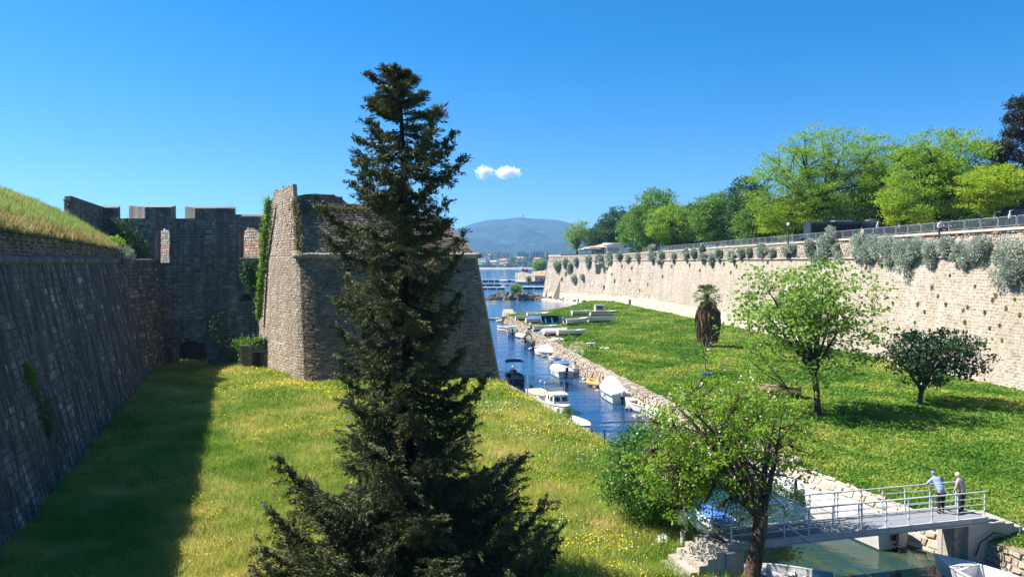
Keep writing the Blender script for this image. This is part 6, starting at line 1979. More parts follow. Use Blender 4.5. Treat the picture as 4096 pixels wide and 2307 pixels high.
person('elderly person in a blue striped jumper and blue cap leaning on the footbridge rail', (f1.x, f1.y, ZD), fa - .15, 1.0, M['knit'], 'jumper', hat=flat_mat('blue_cap', (.13, .20, .42), .85), arms='rail', scale=.99)
person('white haired person in a pale mauve checked shirt near the right end of the footbridge', (f2.x, f2.y, ZD), fa + .35, .35, M['shirt'], 'shirt', hair=M['hair_white'], arms='down', scale=.99)
# bag hanging on the rail between them
q_ = at(11.0, BW - .12, .62)
crumple('shoulder_bag', 'small dark bag hanging on the footbridge rail between the two people', 'bag', q_, .09, .06, .16, M['rubber'], 8)
bp_ = W(531.4, 342.6)
person('person in a black wetsuit standing and working in the open white boat', (bp_.x, bp_.y + .4, .13), R(70), 1.0, None, 'suit', hair=M['trousers'], arms='work', suit=True)
# ------------------------------------------------------------------ promenade: barriers, lamps, coaches, cafe
def pz(y): return float(WZ(y)) - .45
def PX(y, off): return float(WXc(y)) + off
M['barrier'] = flat_mat('galvanised_barrier', (.40, .41, .42), .45, .25, metal=.4)
def barrier_proto():
    t = thing('crowd_barrier', 'grey steel crowd barrier in the long line along the edge of the pale rampart', 'barrier', (0, 0, 0), 0, 'crowd barriers along the rampart edge')
    m = MB()
    L = 2.25
    m.tube([(-L / 2, 0, .12), (-L / 2, 0, 1.0), (-L / 2 + .1, 0, 1.08), (L / 2 - .1, 0, 1.08), (L / 2, 0, 1.0), (L / 2, 0, .12)], .028, 6)
    m.tube([(-L / 2, 0, .2), (L / 2, 0, .2)], .02, 5)
    m.build('frame', M['barrier'], t, local=True)
    m = MB()
    for k in range(14): m.tube([(-L / 2 + .15 * (k + 1), 0, .2), (-L / 2 + .15 * (k + 1), 0, 1.06)], .011, 4)
    o = m.build('bars', M['barrier'], t, local=True); o['kind'] = 'stuff'
    for x in (-L / 2 + .2, L / 2 - .2):
        m = MB(); m.beam((x, -.28, .03), (x, .28, .03), .04, .03); m.box((x, 0, .12), (.04, .04, .18)); m.build('foot', M['barrier'], t, local=True)
    return t
pr = barrier_proto()
y = 58.0; first = True; k = 0
rb2 = random.Random(3)
while y < 192:
    x = PX(y, .55); x2 = PX(y + 2.35, .55)
    o = pr if first else copy_tree(pr)
    o['label'] = f'grey steel crowd barrier along the rampart edge, {ORD[k]} counted from the right'; k += 1
    first = False
    o.location = ((x + x2) / 2, y + 1.17, float(WZ(y)) + .02)
    o.rotation_euler = (0, rb2.uniform(-.01, .01), math.atan2(2.35, x2 - x) + rb2.uniform(-.02, .02))
    y += 2.36
def lamp(px, py0, py1, Y, label):
    p0 = gd(px, py0, Y); p1 = gd(px, py1, Y)
    t = thing('street_lamp', label, 'lamp', (p0.x, p0.y, pz(Y)))
    m = MB(); m.tube([(p0.x, Y, pz(Y)), (p0.x, Y, p1.z)], .06, 6); m.lathe((p0.x, Y, pz(Y)), [(.14, 0), (.12, .5), (.07, .7)], 8); m.build('post', M['rust'], t)
    m = MB(); m.ball((p0.x, Y, p1.z + .22), .26, n=10, m=7); m.build('globe', M['whitepaint'], t)
lamp(788.2, 236, 225.5, 113, 'street lamp with a white globe standing behind the barriers left of the big locust')
lamp(635, 249, 240, 202, 'distant street lamp with a small globe near the cafe pavilion')
# coaches
M['coachglass'] = flat_mat('dark_coach_glass', (.010, .014, .022), .06, .1, spec=.7)
M['coachpaint'] = flat_mat('silver_grey_coach_paint', (.30, .32, .34), .3, .1)
M['coachdark'] = flat_mat('black_coach_paint', (.02, .022, .028), .25, .1)
def coach(label, loc, head, roof=M['coachpaint']):
    t = thing('coach', label, 'bus', loc, head, 'coaches parked on the promenade')
    L, Wd, Hh = 12.0, 2.55, 3.6
    m = MB()
    rows = []
    for x, f in ((-L / 2, .96), (-L / 2 + .2, 1), (L / 2 - .9, 1), (L / 2 - .25, .98), (L / 2, .93)):
        w = Wd / 2 * f
        sl = .35 if x > L / 2 - .3 else 0
        rows.append([(x, -w, .45), (x, -w, 1.5), (x - sl * .3, -w * .97, 3.2), (x - sl, -w * .8, 3.5), (x - sl, 0, 3.58), (x - sl, w * .8, 3.5), (x - sl * .3, w * .97, 3.2), (x, w, 1.5), (x, w, .45)])
    m.grid(rows); m.add(rows[0], [tuple(range(9))]); m.add(rows[-1], [tuple(range(8, -1, -1))])
    m.build('body', M['coachdark'], t, local=True)
    m = MB(); m.grid([[(x, -1.08, 3.53), (x, 0, 3.62), (x, 1.08, 3.53)] for x in np.linspace(-L / 2 + .3, L / 2 - .5, 8)]); m.box((-.5, 0, 3.68), (3.0, 1.6, .2)); m.build('roof', roof, t, local=True)
    for s in (-1, 1):
        for k in range(6):
            w = MB(); x = -L / 2 + .9 + k * 1.72
            w.box((x + .8, s * (Wd / 2 + .005), 2.3), (1.62, .03, 1.35)); w.build('window', M['coachglass'], t, local=True)
        for x in (-3.6, 3.9):
            w = MB(); w.M = Matrix.Translation((x, s * 1.15, .5)) @ Matrix.Rotation(PI / 2, 4, 'X'); w.lathe((0, 0, -.14), [(.3, 0), (.5, .02), (.5, .26), (.3, .28)], 14); wo = w.build('wheel', M['rubber'], t, local=True)
            w = MB(); w.M = Matrix.Translation((x, s * 1.30, .5)) @ Matrix.Rotation(PI / 2, 4, 'X'); w.lathe((0, 0, -.02), [(.28, 0), (.24, .04)], 10); w.build('hub', M['steel'], wo, local=True)
        w = MB(); w.tube([(L / 2 - .1, s * 1.15, 3.1), (L / 2 + .35, s * 1.45, 3.05), (L / 2 + .45, s * 1.5, 2.5)], .07, 6); w.box((L / 2 + .42, s * 1.5, 2.45), (.16, .28, .55)); w.build('mirror', M['whitepaint'], t, local=True)
        w = MB(); w.box((L / 2 + .0, s * .85, .95), (.08, .4, .25)); w.build('headlight', M['glass'], t, local=True)
    w = MB(); w.hexa([(L / 2 - .02, -1.1, 1.45), (L / 2 + .03, -1.1, 1.45), (L / 2 + .03, 1.1, 1.45), (L / 2 - .02, 1.1, 1.45), (L / 2 - .2, -1.05, 3.2), (L / 2 - .12, -1.05, 3.2), (L / 2 - .12, 1.05, 3.2), (L / 2 - .2, 1.05, 3.2)]); w.build('windscreen', M['coachglass'], t, local=True)
    return t
pA = gd(851, 236, 112); pB = gd(884, 236, 106); pC = gd(1032, 228, 84)
coach('dark coach seen from its side behind the tree trunks on the promenade', (pA.x, 114, pz(112)), R(2))
coach('dark coach facing the barriers with two white curved mirrors', (pB.x + 1.2, 111.5, pz(106)), R(-99))
coach('black coach at the right edge of the photograph behind the barriers', (pC.x + 3.2, 84, pz(84)), R(176), M['whitepaint'])
# dark blue car in the shade
def car(label, loc, head, col, group='parked cars'):
    t = thing('parked_car', label, 'car', loc, head, group)
    m = MB()
    prof = [(-2.1, .35), (-2.15, .75), (-1.9, .95), (-1.3, 1.0), (-.9, 1.42), (.35, 1.45), (1.05, 1.0), (1.95, .85), (2.15, .6), (2.1, .35)]
    for y0, y1 in ((-.85, .85),):
        n_ = len(prof)
        ins = [.0 if z < 1.05 else .16 for x, z in prof]
        vs = [(x, y0 + i_, z) for (x, z), i_ in zip(prof, ins)] + [(x, y1 - i_, z) for (x, z), i_ in zip(prof, ins)]
        fs = [tuple(range(n_)), tuple(range(2 * n_ - 1, n_ - 1, -1))] + [(i, i + n_, (i + 1) % n_ + n_, (i + 1) % n_) for i in range(n_)]
        m.add(vs, fs)
    m.build('body', paint(col, .25), t, local=True)
    for s in (-1, 1):
        w = MB(); w.hexa([(-1.15, s * .80, 1.0), (.85, s * .80, 1.0), (.85, s * .86, 1.0), (-1.15, s * .86, 1.0), (-.8, s * .68, 1.38), (.3, s * .68, 1.38), (.3, s * .72, 1.38), (-.8, s * .72, 1.38)]); w.build('window', M['glass'], t, local=True)
        for x in (-1.3, 1.35):
            w = MB(); w.M = Matrix.Translation((x, s * .78, .32)) @ Matrix.Rotation(PI / 2, 4, 'X'); w.lathe((0, 0, -.1), [(.2, 0), (.32, .02), (.32, .18), (.2, .2)], 12); w.build('wheel', M['rubber'], t, local=True)
    w = MB(); w.hexa([(.42, -.66, 1.40), (.46, -.66, 1.44), (.46, .66, 1.44), (.42, .66, 1.40), (1.0, -.74, 1.0), (1.04, -.74, 1.02), (1.04, .74, 1.02), (1.0, .74, 1.0)]); w.build('windscreen', M['glass'], t, local=True)
    return t
pK = gd(812, 236, 112)
car('dark blue car parked in the shade left of the thick locust trunk', (pK.x, 112, pz(112)), R(5), (.012, .02, .06), 'cars parked on the promenade')
# people leaning at the barriers: upper bodies show over the rail
p1 = gd(942, 222, 79.5)
person('red haired person in a white top standing behind the barriers on the promenade', (p1.x, 79.8, pz(80)), R(160), .25, flat_mat('white_top', (.6, .58, .55), .85), 'top', hair=flat_mat('red_hair', (.22, .05, .02), .7), arms='rail')
p1 = gd(951, 222, 79)
person('person in dark blue with dark hair bending beside the red haired person', (p1.x, 79.6, pz(80) + .1), R(200), .9, flat_mat('dark_blue_top', (.03, .04, .12), .85), 'top', hair=M['trousers'], arms='rail')
p1 = gd(867, 231, 93)
person('person in a pale top passing behind the barriers below the dark coach', (p1.x, 94, pz(94)), R(100), .3, flat_mat('pale_top', (.5, .42, .36), .85), 'top', hair=M['bark'], arms='down')

# cafe pavilion at the far end
YB = 231.0
b0 = gd(604, 250, YB); b1 = gd(624, 250, YB)
zb = float(WZ(YB)) - .3
t = thing('cafe_pavilion', 'small white pavilion with flat rounded roof and tall windows on the rampart end', 'building', (b0.x, YB, zb))
wv = b1.x - b0.x
m = MB(); m.box(((b0.x + b1.x) / 2 + .4, YB + 3, zb + 1.7), (wv - .8, 6, 3.4)); m.build('wall', M['whitepaint'], t)
m = MB(); m.lathe(((b0.x + b1.x) / 2 + .4, YB + 3, zb + 3.4), [(1.0, 0), (1.03, .08), (1.03, .55), (.99, .6)], 28, wv / 2 + .5, 3.8); m.build('roof', M['whitepaint'], t)
for k in range(5):
    x = b0.x + 1.5 + k * .72
    m = MB(); m.box((x, YB - .05, zb + 1.45), (.62, .12, 1.9)); m.build('window', flat_mat('pale_window', (.30, .34, .42), .15), t)
for k in range(4):
    x = b0.x + 1.86 + k * .72
    m = MB(); m.box((x, YB - .10, zb + 1.45), (.10, .10, 2.0)); m.build('mullion', M['whitepaint'], t)
t = thing('terrace_parapet', 'low dark parapet of the cafe terrace along the top edge of the rampart', 'wall', (b0.x - 5, 205, zb))
for k in range(17):
    y0 = 200 + k * 3.2
    m = MB(); m.beam((PX(y0, .2), y0, zb + .35), (PX(y0 + 3.15, .2), y0 + 3.15, zb + .35), .3, .55); m.build('panel', M['bark_dark'], t)
t = thing('timber_screen', 'slatted brown timber screen between the parasols and the pavilion', 'screen', (b0.x - 2, YB, zb))
for k in range(7):
    m = MB(); m.box((b0.x - 1.2, YB + .5, zb + .25 + k * .27), (2.4, .1, .22)); m.build('slat', M['bark_pale'] if k % 3 else flat_mat('brown_timber', (.25, .13, .07), .8), t)
M['parasol'] = flat_mat('beige_canvas', (.50, .42, .35), .9, .2)
for k, (px, w_, h_, Y, lab) in enumerate(((587, 2.9, 2.75, 249, 'leftmost of the three beige parasols on the cafe terrace'), (592, 3.0, 2.9, 244, 'middle of the three beige parasols on the cafe terrace'), (600.5, 3.7, 3.2, 235, 'largest of the three beige parasols beside the white pavilion'))):
    p = gd(px, 250, Y)
    t = thing('parasol', lab, 'parasol', (p.x, Y, zb), 0, 'parasols on the cafe terrace')
    m = MB(); m.tube([(p.x, Y, zb - .2), (p.x, Y, zb + h_)], .06, 6); m.build('pole', M['bark_dark'], t)
    m = MB()
    rows = [[(p.x + sx * w_ * f, Y + sy * w_ * f, zb + h_ - .45 + z) for sx, sy in ((-1, -1), (0, -1.0), (1, -1), (1.0, 0), (1, 1), (0, 1.0), (-1, 1), (-1.0, 0), (-1, -1))] for f, z in ((1, -.25), (1, .0), (.5, .38), (.12, .80), (.01, .95))]
    m.grid(rows); m.build('canopy', M['parasol'], t)

# promenade trees
TG = 'trees of the promenade'
def Yw(px):
    r_ = (px - 512) / F
    ys_ = np.linspace(30, 262, 400)
    return float(ys_[np.argmin(np.abs(WXc(ys_) - r_ * ys_))])
def ptree(label, px, Y, ytop, wpx, mat, zlow=2.5, bark='bark', dx=0, **kw):
    Y = max(Y, Yw(px) + (28 if label.startswith('dark shady') else 9 + 6 * abs(math.sin(px))))
    p = gd(px, 240, Y)
    z0 = pz(Y)
    Hh = (262 - ytop) / F * Y + CAMZ - z0
    rx = wpx / 2 * Y / F
    kw.setdefault('ry', rx * .95)
    return make_tree(kw.pop('name', 'promenade_tree'), label, 'tree', (p.x, Y, z0), Hh, rx, kw.pop('ry'), zlow, M[mat], M[bark], group=TG, lean=(dx * Y / F, 0), **kw)
big = dict(lp=58, up=.9, asp=2.4, flat=.36, hole=.22, twig=.5, power=.58)
ptree('huge spreading light green locust tree with a thick dark trunk behind the barriers', 815, 101, 127, 134, 'locust', 2.2, 'bark_dark', nc=620, ls=.36, cr=1.15, tr=.62, fork=.27, limbs=8, seed=41, dx=4, name='locust_tree', **big)
ptree('large airy yellow green locust tree beside the dark conifer', 937, 90, 125, 112, 'locust', 2.0, 'bark_dark', nc=560, ls=.33, cr=1.05, tr=.48, fork=.25, limbs=9, seed=43, dx=-3, name='locust_tree', **big)
ptree('light green locust crown filling the gap between the two big locusts', 878, 118, 137, 62, 'locust', 2.5, 'bark_dark', nc=330, ls=.36, cr=1.2, tr=.4, fork=.3, limbs=7, seed=44, name='locust_tree', **big)
ptree('short thick trunked locust in front of the second big locust', 904, 98, 178, 48, 'yellowgreen', 2.0, 'bark_dark', nc=200, ls=.34, cr=.95, tr=.55, fork=.35, limbs=7, seed=45, name='locust_tree', **big)
ptree('young yellow green tree with thin pale trunks at the right edge', 994, 79, 163, 84, 'yellowgreen', 2.6, 'bark_pale', nc=330, ls=.30, cr=.8, tr=.14, fork=.22, limbs=7, seed=46, dx=2, **big)
ptree('low bright yellow green foliage under the big locust', 795, 108, 190, 84, 'yellowgreen', .9, 'bark_dark', nc=300, ls=.34, cr=.9, tr=.2, fork=.3, limbs=6, seed=47, **big)
ptree('bright green foliage hanging low right of the coach', 918, 112, 186, 40, 'yellowgreen', .8, 'bark_dark', nc=170, ls=.34, cr=.9, tr=.2, fork=.3, limbs=5, seed=48, **big)
mid = dict(lp=44, up=.7, asp=1.9, flat=.55, hole=.15, twig=.25, power=.42)
ptree('dark green broad tree left of the huge locust', 750, 128, 178, 52, 'darkgreen', 1.2, 'bark_dark', nc=330, ls=.45, cr=1.1, tr=.4, fork=.25, limbs=7, seed=51, **mid)
ptree('dense mid green tree in the middle of the promenade row', 716, 134, 189, 52, 'midgreen', .8, 'bark_dark', nc=360, ls=.45, cr=1.1, tr=.35, fork=.25, limbs=7, seed=52, **mid)
ptree('green tree with drooping low branches beside the lamp', 757, 120, 203, 44, 'midgreen', .6, 'bark_dark', nc=260, ls=.42, cr=1.0, tr=.35, fork=.25, limbs=6, seed=53, **mid)
ptree('light yellow green spreading tree in front of the round topped tree', 672, 142, 203, 54, 'locust', .8, 'bark_dark', nc=340, ls=.46, cr=1.1, tr=.35, fork=.25, limbs=7, seed=54, **mid)
ptree('tall round topped green tree behind the pavilion end of the row', 658, 158, 193, 66, 'midgreen', 1.0, 'bark_dark', nc=460, ls=.55, cr=1.4, tr=.5, fork=.25, limbs=8, seed=55, **mid)
ptree('dark tree shading the left end of the promenade row', 640, 222, 206, 44, 'midgreen', .5, 'bark_dark', nc=280, ls=.6, cr=1.4, tr=.4, fork=.25, limbs=7, seed=56, **mid)
ptree('dark evergreen tree rising behind the pavilion', 617, 262, 208, 36, 'darkgreen', .5, 'bark_dark', nc=260, ls=.65, cr=1.4, tr=.4, fork=.25, limbs=7, seed=57, **mid)
ptree('dark green low tree between the parasols and the pavilion', 603, 268, 222, 34, 'darkgreen', .3, 'bark_dark', nc=240, ls=.65, cr=1.4, tr=.35, fork=.25, limbs=6, seed=58, **mid)
ptree('open lone tree with visible branches at the far end of the rampart', 577, 216, 217, 31, 'plane', 1.4, 'bark_dark', nc=170, lp=16, ls=.62, cr=1.2, flat=.6, tr=.4, fork=.2, limbs=9, seed=59, up=.5, asp=1.8, hole=.35, twig=.8, power=.7)
bk = dict(lp=46, up=.6, asp=1.7, flat=.6, hole=.1, twig=.1, power=.38, nc=230, tr=.4, fork=.25, limbs=6)
for k, (px, Y, yt, w, lab) in enumerate(((690, 165, 205, 46, 'behind the middle of the row'), (735, 158, 196, 56, 'behind the dark broad tree'), (778, 150, 196, 50, 'behind the lamp'), (815, 145, 190, 62, 'behind the huge locust trunk'),
                                         (862, 140, 186, 60, 'behind the coaches'), (905, 132, 184, 58, 'behind the thick trunked locust'), (950, 122, 178, 58, 'behind the second big locust'), (990, 112, 172, 56, 'behind the young pale trunked tree'), (1030, 108, 168, 56, 'behind the coach at the right edge'))):
    ptree('dark shady background tree ' + lab, px, Y, yt, w, 'darkgreen', .2, 'bark_dark', ls=.55, cr=1.5, seed=61 + k, **bk)
# big dark conifer at the right edge
def conifer():
    p = gd(1022, 240, 104); z0 = pz(104)
    t = thing('cypress_tree', 'tall nearly black conifer cut by the right edge of the photograph', 'tree', (p.x, 104, z0))
    rg = np.random.default_rng(70)
    Hh = (262 - 92) / F * 104 + CAMZ - z0
    m = MB(); m.tube([(p.x, 104, z0 - .3), (p.x + .2, 104, z0 + Hh * .5), (p.x + .4, 104, z0 + Hh - 1)], [.5, .35, .08], 8)
    cs = []
    for (px, py, r) in ((1018, 102, 1.4), (1028, 108, 1.8), (1014, 118, 1.5), (1026, 124, 2.3), (1034, 116, 2.2), (1012, 133, 1.4), (1022, 138, 2.2), (1034, 140, 2.8), (1004, 146, 1.4), (992, 150, 1.3), (996, 156, 1.6), (1008, 156, 2.0), (1022, 158, 2.6), (1036, 160, 3),
                        (992, 166, 1.6), (1004, 170, 2.0), (1018, 176, 2.5), (1034, 180, 3), (1000, 184, 1.8)):
        c = gd(px, py, 104 + rg.uniform(-1.5, 1.5)); c = np.array(c)
        zt = min(max((c[2] - z0) / Hh, .1), .9)
        m.tube([(p.x + .3 * zt, 104, c[2] - 1.0), tuple((c + [p.x, 104, c[2]]) / 2 - [0, 0, .4]), tuple(c)], [.12, .09, .04], 4, cap=False)
        d = unit(rg.normal(size=(26, 3)))
        for q in d: cs.append((c + q * r * rg.uniform(.3, 1) * np.array([1, 1, .62]), r))
    m.build('trunk', M['bark_dark'], t)
    c = np.array([q for q, r in cs])
    cc = np.repeat(c, 42, 0) + rg.normal(size=(len(c) * 42, 3)) * np.array([.33, .33, .25])
    V, Fq = leaf_geo(cc, .30, rg, .6, 1.7)
    build_np('crown', V, Fq, M['cypress'], t, tint=np.clip(np.repeat(rg.random(len(c)), 42) * .6 + .4 * rg.random(len(cc)), 0, 1))
conifer()

# ------------------------------------------------------------------ rock islet, jetties, harbour
t = thing('rock_islet', 'low dark jagged rock islet in the water at the far end of the rampart', 'rock', (0, 252, 0))
rg = random.Random(5)
for k, (px, w, h) in enumerate(((491, 2.2, .7), (496, 3.0, 1.4), (502, 3.4, 2.1), (508, 3.2, 2.3), (514, 3.2, 2.0), (520, 3.0, 2.1), (526, 3.0, 1.7), (531, 2.6, 1.8), (537, 2.4, 1.2), (541, 2.2, .9), (499, 2.2, .8), (512, 2.2, 1.0), (524, 2.2, .8), (506, 2, .9))):
    p = gp(px, 299.5 - (k % 3), 0)
    boulder('boulder', (p.x, p.y + rg.uniform(0, 3), .1), w, M['rock'], t, 400 + k, h / w, 16, 10)
m = MB()
pp = [gp(488, 301, .1), gp(494, 300.5, .1), gp(508, 301, .1)]
for p in pp: m.ball((p.x, p.y, .02), 1.2, .6, .2, 9, 5)
m.build('seaweed_skirt', flat_mat('yellow_seaweed', (.35, .28, .07), .8, .3), t)
p = gp(516, 294.5, 1.8)
make_tree('islet_tree', 'small rounded green tree growing alone on the rock islet', 'tree', (p.x, 252, 1.6), 4.4, 2.3, 2.0, 1.0, M['plane'], M['bark'], nc=110, lp=20, ls=.38, cr=.6, flat=.6, tr=.14, fork=.2, limbs=6, seed=81, hole=.2)
M['shingle'] = flat_mat('pale_shingle', (.50, .45, .38), .9, .3, .5)
m = MB(); p0 = gp(522, 294, .5); p1 = gp(543, 293.5, .5)
m.ball(((p0.x + p1.x) / 2, p0.y + 3, .1), (p1.x - p0.x) / 2, 3.5, .7, 14, 6); tag(m.build('shingle_spit', M['shingle'], smooth=True), kind='structure')
def jetty(label, xa, xb, py, mat, wd=4.0, h=.9):
    a, b = gp(xa, py, 0), gp(xb, py, 0)
    t = thing('jetty', label, 'jetty', a, 0, 'floating jetties')
    n_ = max(2, int((b.x - a.x) / 4))
    for k in range(n_):
        u0, u1 = a.x + (b.x - a.x) * k / n_, a.x + (b.x - a.x) * (k + 1) / n_ - .15
        m = MB(); m.box(((u0 + u1) / 2, a.y + wd / 2, h - .1), (u1 - u0, wd, .25)); m.build('deck_slab', M['whitepaint'] if mat == 'w' else M['concrete'], t)
        m = MB(); m.box(((u0 + u1) / 2, a.y + wd / 2 + .1, h / 2 - .3), (u1 - u0 - .5, wd - .6, h)); m.build('float', M['black'], t)
jetty('nearest floating jetty with pale deck just beyond the bastion corner', 470, 505.5, 288.8, 'w')
jetty('second floating jetty behind the nearest one', 470, 501.5, 285.3, 'g')
jetty('farthest long white jetty reaching towards the harbour mole', 470, 519, 281.2, 'w', 5, 1.3)
jetty('concrete quay strip in front of the parked cars by the rampart corner', 523, 545, 288.6, 'w', 6, 1.1)
t = thing('harbour_mole', 'pale harbour mole wall behind the small kiosk', 'wall', gp(515, 280, 0))
a, b = gd(514.7, 279.6, 575), gd(549, 279.6, 470)
q = MB(); q.hexa([(a.x, a.y, -.5), (b.x, b.y, -.5), (b.x + 9, b.y + 4, -.5), (a.x + 9, a.y + 4, -.5), (a.x + .5, a.y, 4.9), (b.x + .5, b.y, 8.0), (b.x + 9, b.y + 4, 8.0), (a.x + 9, a.y + 4, 4.9)]); q.build('wall_core', M['pale'], t)
Lm = math.hypot(b.x - a.x, b.y - a.y)
Pm = lambda u, v: np.stack([a.x + (b.x - a.x) * np.asarray(u, float) / Lm + .09 * np.asarray(v, float), a.y + (b.y - a.y) * np.asarray(u, float) / Lm, -.2 + np.asarray(v, float) * (5.1 + 3.1 * np.asarray(u, float) / Lm) / 6], -1)
masonry(t, Pm, (0, Lm), (0, 6), 1.0, 1.9, M['pale'], 60, proud=.1, gap=.05, seed=95)
a2, b2 = gp(516, 283.4, 0), gp(548, 283.4, 0)
q = MB(); q.box(((a2.x + b2.x) / 2, a2.y + 26, .5), (b2.x - a2.x, 60, 1.6)); tag(q.build('harbour_quay', M['concrete']), kind='structure')
kk = gp(534.8, 281, 1.3); yk = kk.y
t = thing('kiosk', 'small cream kiosk with an orange tiled roof on the harbour quay', 'building', (kk.x, yk, 1.3))
q = MB(); q.box((kk.x + 4, yk + 3, 3.0), (8, 6, 3.6)); q.build('wall', M['plaster'], t)
q = MB(); q.hexa([(kk.x - .5, yk - .6, 4.8), (kk.x + 8.6, yk - .6, 4.8), (kk.x + 8.6, yk + 6.6, 4.8), (kk.x - .5, yk + 6.6, 4.8), (kk.x + 1.4, yk + 2.6, 6.4), (kk.x + 6.6, yk + 2.6, 6.4), (kk.x + 6.6, yk + 3.6, 6.4), (kk.x + 1.4, yk + 3.6, 6.4)]); q.build('roof', flat_mat('orange_roof_tiles', (.50, .27, .10), .85, .3), t)
for k in range(3):
    q = MB(); q.box((kk.x + 1.2 + k * 2.6, yk - .05, 2.9), (1.3, .12, 1.5)); q.build('window', M['glass'] if k else paint((.06, .2, .5)), t)
q = MB(); q.box((kk.x + 5.2, yk - 1.2, 3.4), (5, 2.6, .2)); q.build('awning', flat_mat('orange_awning', (.55, .32, .12), .85), t)
for k, (px, col, lab) in enumerate(((530.5, (.35, .40, .38), 'grey green car parked on the harbour quay'), (534.5, (.25, .03, .03), 'dark red car parked on the harbour quay'), (538.5, (.16, .02, .03), 'maroon car parked beside the dark red one on the harbour quay'), (542, (.03, .035, .05), 'black car parked nearest the rampart corner on the harbour quay'))):
    p = gp(px, 283.2, 1.3)
    car(lab, (p.x, p.y, 1.3), R(185 + 6 * k), col, 'cars parked on the harbour quay')
def masted(px, y0, y1, Y, label, w=.09):
    p = gp(px, y0, 0) if Y is None else gd(px, y0, Y)
    Y = p.y
    t = thing('sailing_boat', label, 'sailing boat', (p.x, Y, 0))
    zt = gd(px, y1, Y).z
    m = MB()
    L, B = 8.0, 2.4
    vs = []
    S = [station(i / 8, L, B, 1.0) for i in range(9)]
    rows = [[(p.x + x, Y - b_, s_), (p.x + x, Y - b_ * .8, .2), (p.x + x, Y, -.2), (p.x + x, Y + b_ * .8, .2), (p.x + x, Y + b_, s_), (p.x + x, Y, s_ + .12), (p.x + x, Y - b_, s_)] for x, b_, s_, k_ in S]
    m.grid(rows); m.add(rows[0], [tuple(range(6))]); m.build('hull', paint(WHITE), t)
    m = MB(); m.tube([(p.x, Y, .5), (p.x, Y, zt)], [w, w * .6], 6); m.build('mast', M['bark_pale'], t)
    m = MB(); m.tube([(p.x, Y, 2.0), (p.x - 3.2, Y, 2.1)], .16, 6); m.build('boom', M['tarp_blue'], t)
masted(517.2, 281.4, 258.5, None, 'sailing boat with a tall thin mast moored at the end of the farthest jetty', .14)
masted(541, 283.0, 256.5, None, 'sailing boat with a tall wooden mast in front of the orange roofed kiosk', .14)
for k, (px, py, col, lab) in enumerate(((508, 285.2, BLUE, 'little blue and white boat between the jetties'), (503.5, 281.4, RED, 'small boat with a red cover on the farthest jetty'), (513.5, 284.9, WHITE, 'white boat lying beside the second jetty end'), (472, 280, WHITE, 'white boat at the bastion end of the farthest jetty'))):
    p = gp(px, py, 0)
    boat(lab, (p.x, p.y, .05), H(170 + 10 * k), 6.0, 2.2, .8, stripe=col, thwarts=1, cover='white' if k == 1 else None, name='harbour_boat')
# flags
p = gp(526, 281, 1.3)
for k, (dx, cols, lab) in enumerate(((0, ((.02, .12, .45), (.7, .7, .72)), 'blue and white striped flag on a pole by the harbour mole'), (-2.6, ((.45, .03, .04), (.45, .03, .04)), 'small dark red flag on a pole by the harbour mole'))):
    t = thing('flag', lab, 'flag', (p.x + dx, p.y, 1.3))
    m = MB(); m.tube([(p.x + dx, p.y, 1.0), (p.x + dx, p.y, 9.5)], .07, 5); m.build('pole', M['whitepaint'], t)
    h_ = 2.4 if k == 0 else 1.8
    for j in range(5):
        m = MB()
        m.grid([[(p.x + dx + .1 + u * 3.4, p.y + .25 * math.sin(u * 6), 9.3 - (j + v) * h_ / 5 - u * .9) for u in np.linspace(0, 1, 8)] for v in (0, 1)])
        m.build('stripe', paint(cols[j % 2], .8), t)
tp = gp(528.8, 285.8, 1.1)
make_tree('quay_tree', 'pinkish bare shrub like tree on the harbour quay', 'tree', (tp.x, tp.y, 1.0), 5.6, 1.5, 1.5, 1.4, M['dryplant'], M['bark'], nc=60, lp=14, ls=.45, cr=.5, flat=.7, tr=.25, fork=.3, limbs=6, seed=83)
tp = gd(540, 268, 620)
make_tree('quay_tree', 'bright green rounded tree between the mole and the rampart corner', 'tree', (tp.x, 620, 1.2), 14.3, 6.0, 5.5, 4.0, M['locust'], M['bark'], nc=200, lp=26, ls=1.1, cr=1.5, flat=.6, tr=.4, fork=.25, limbs=6, seed=84, power=.4)

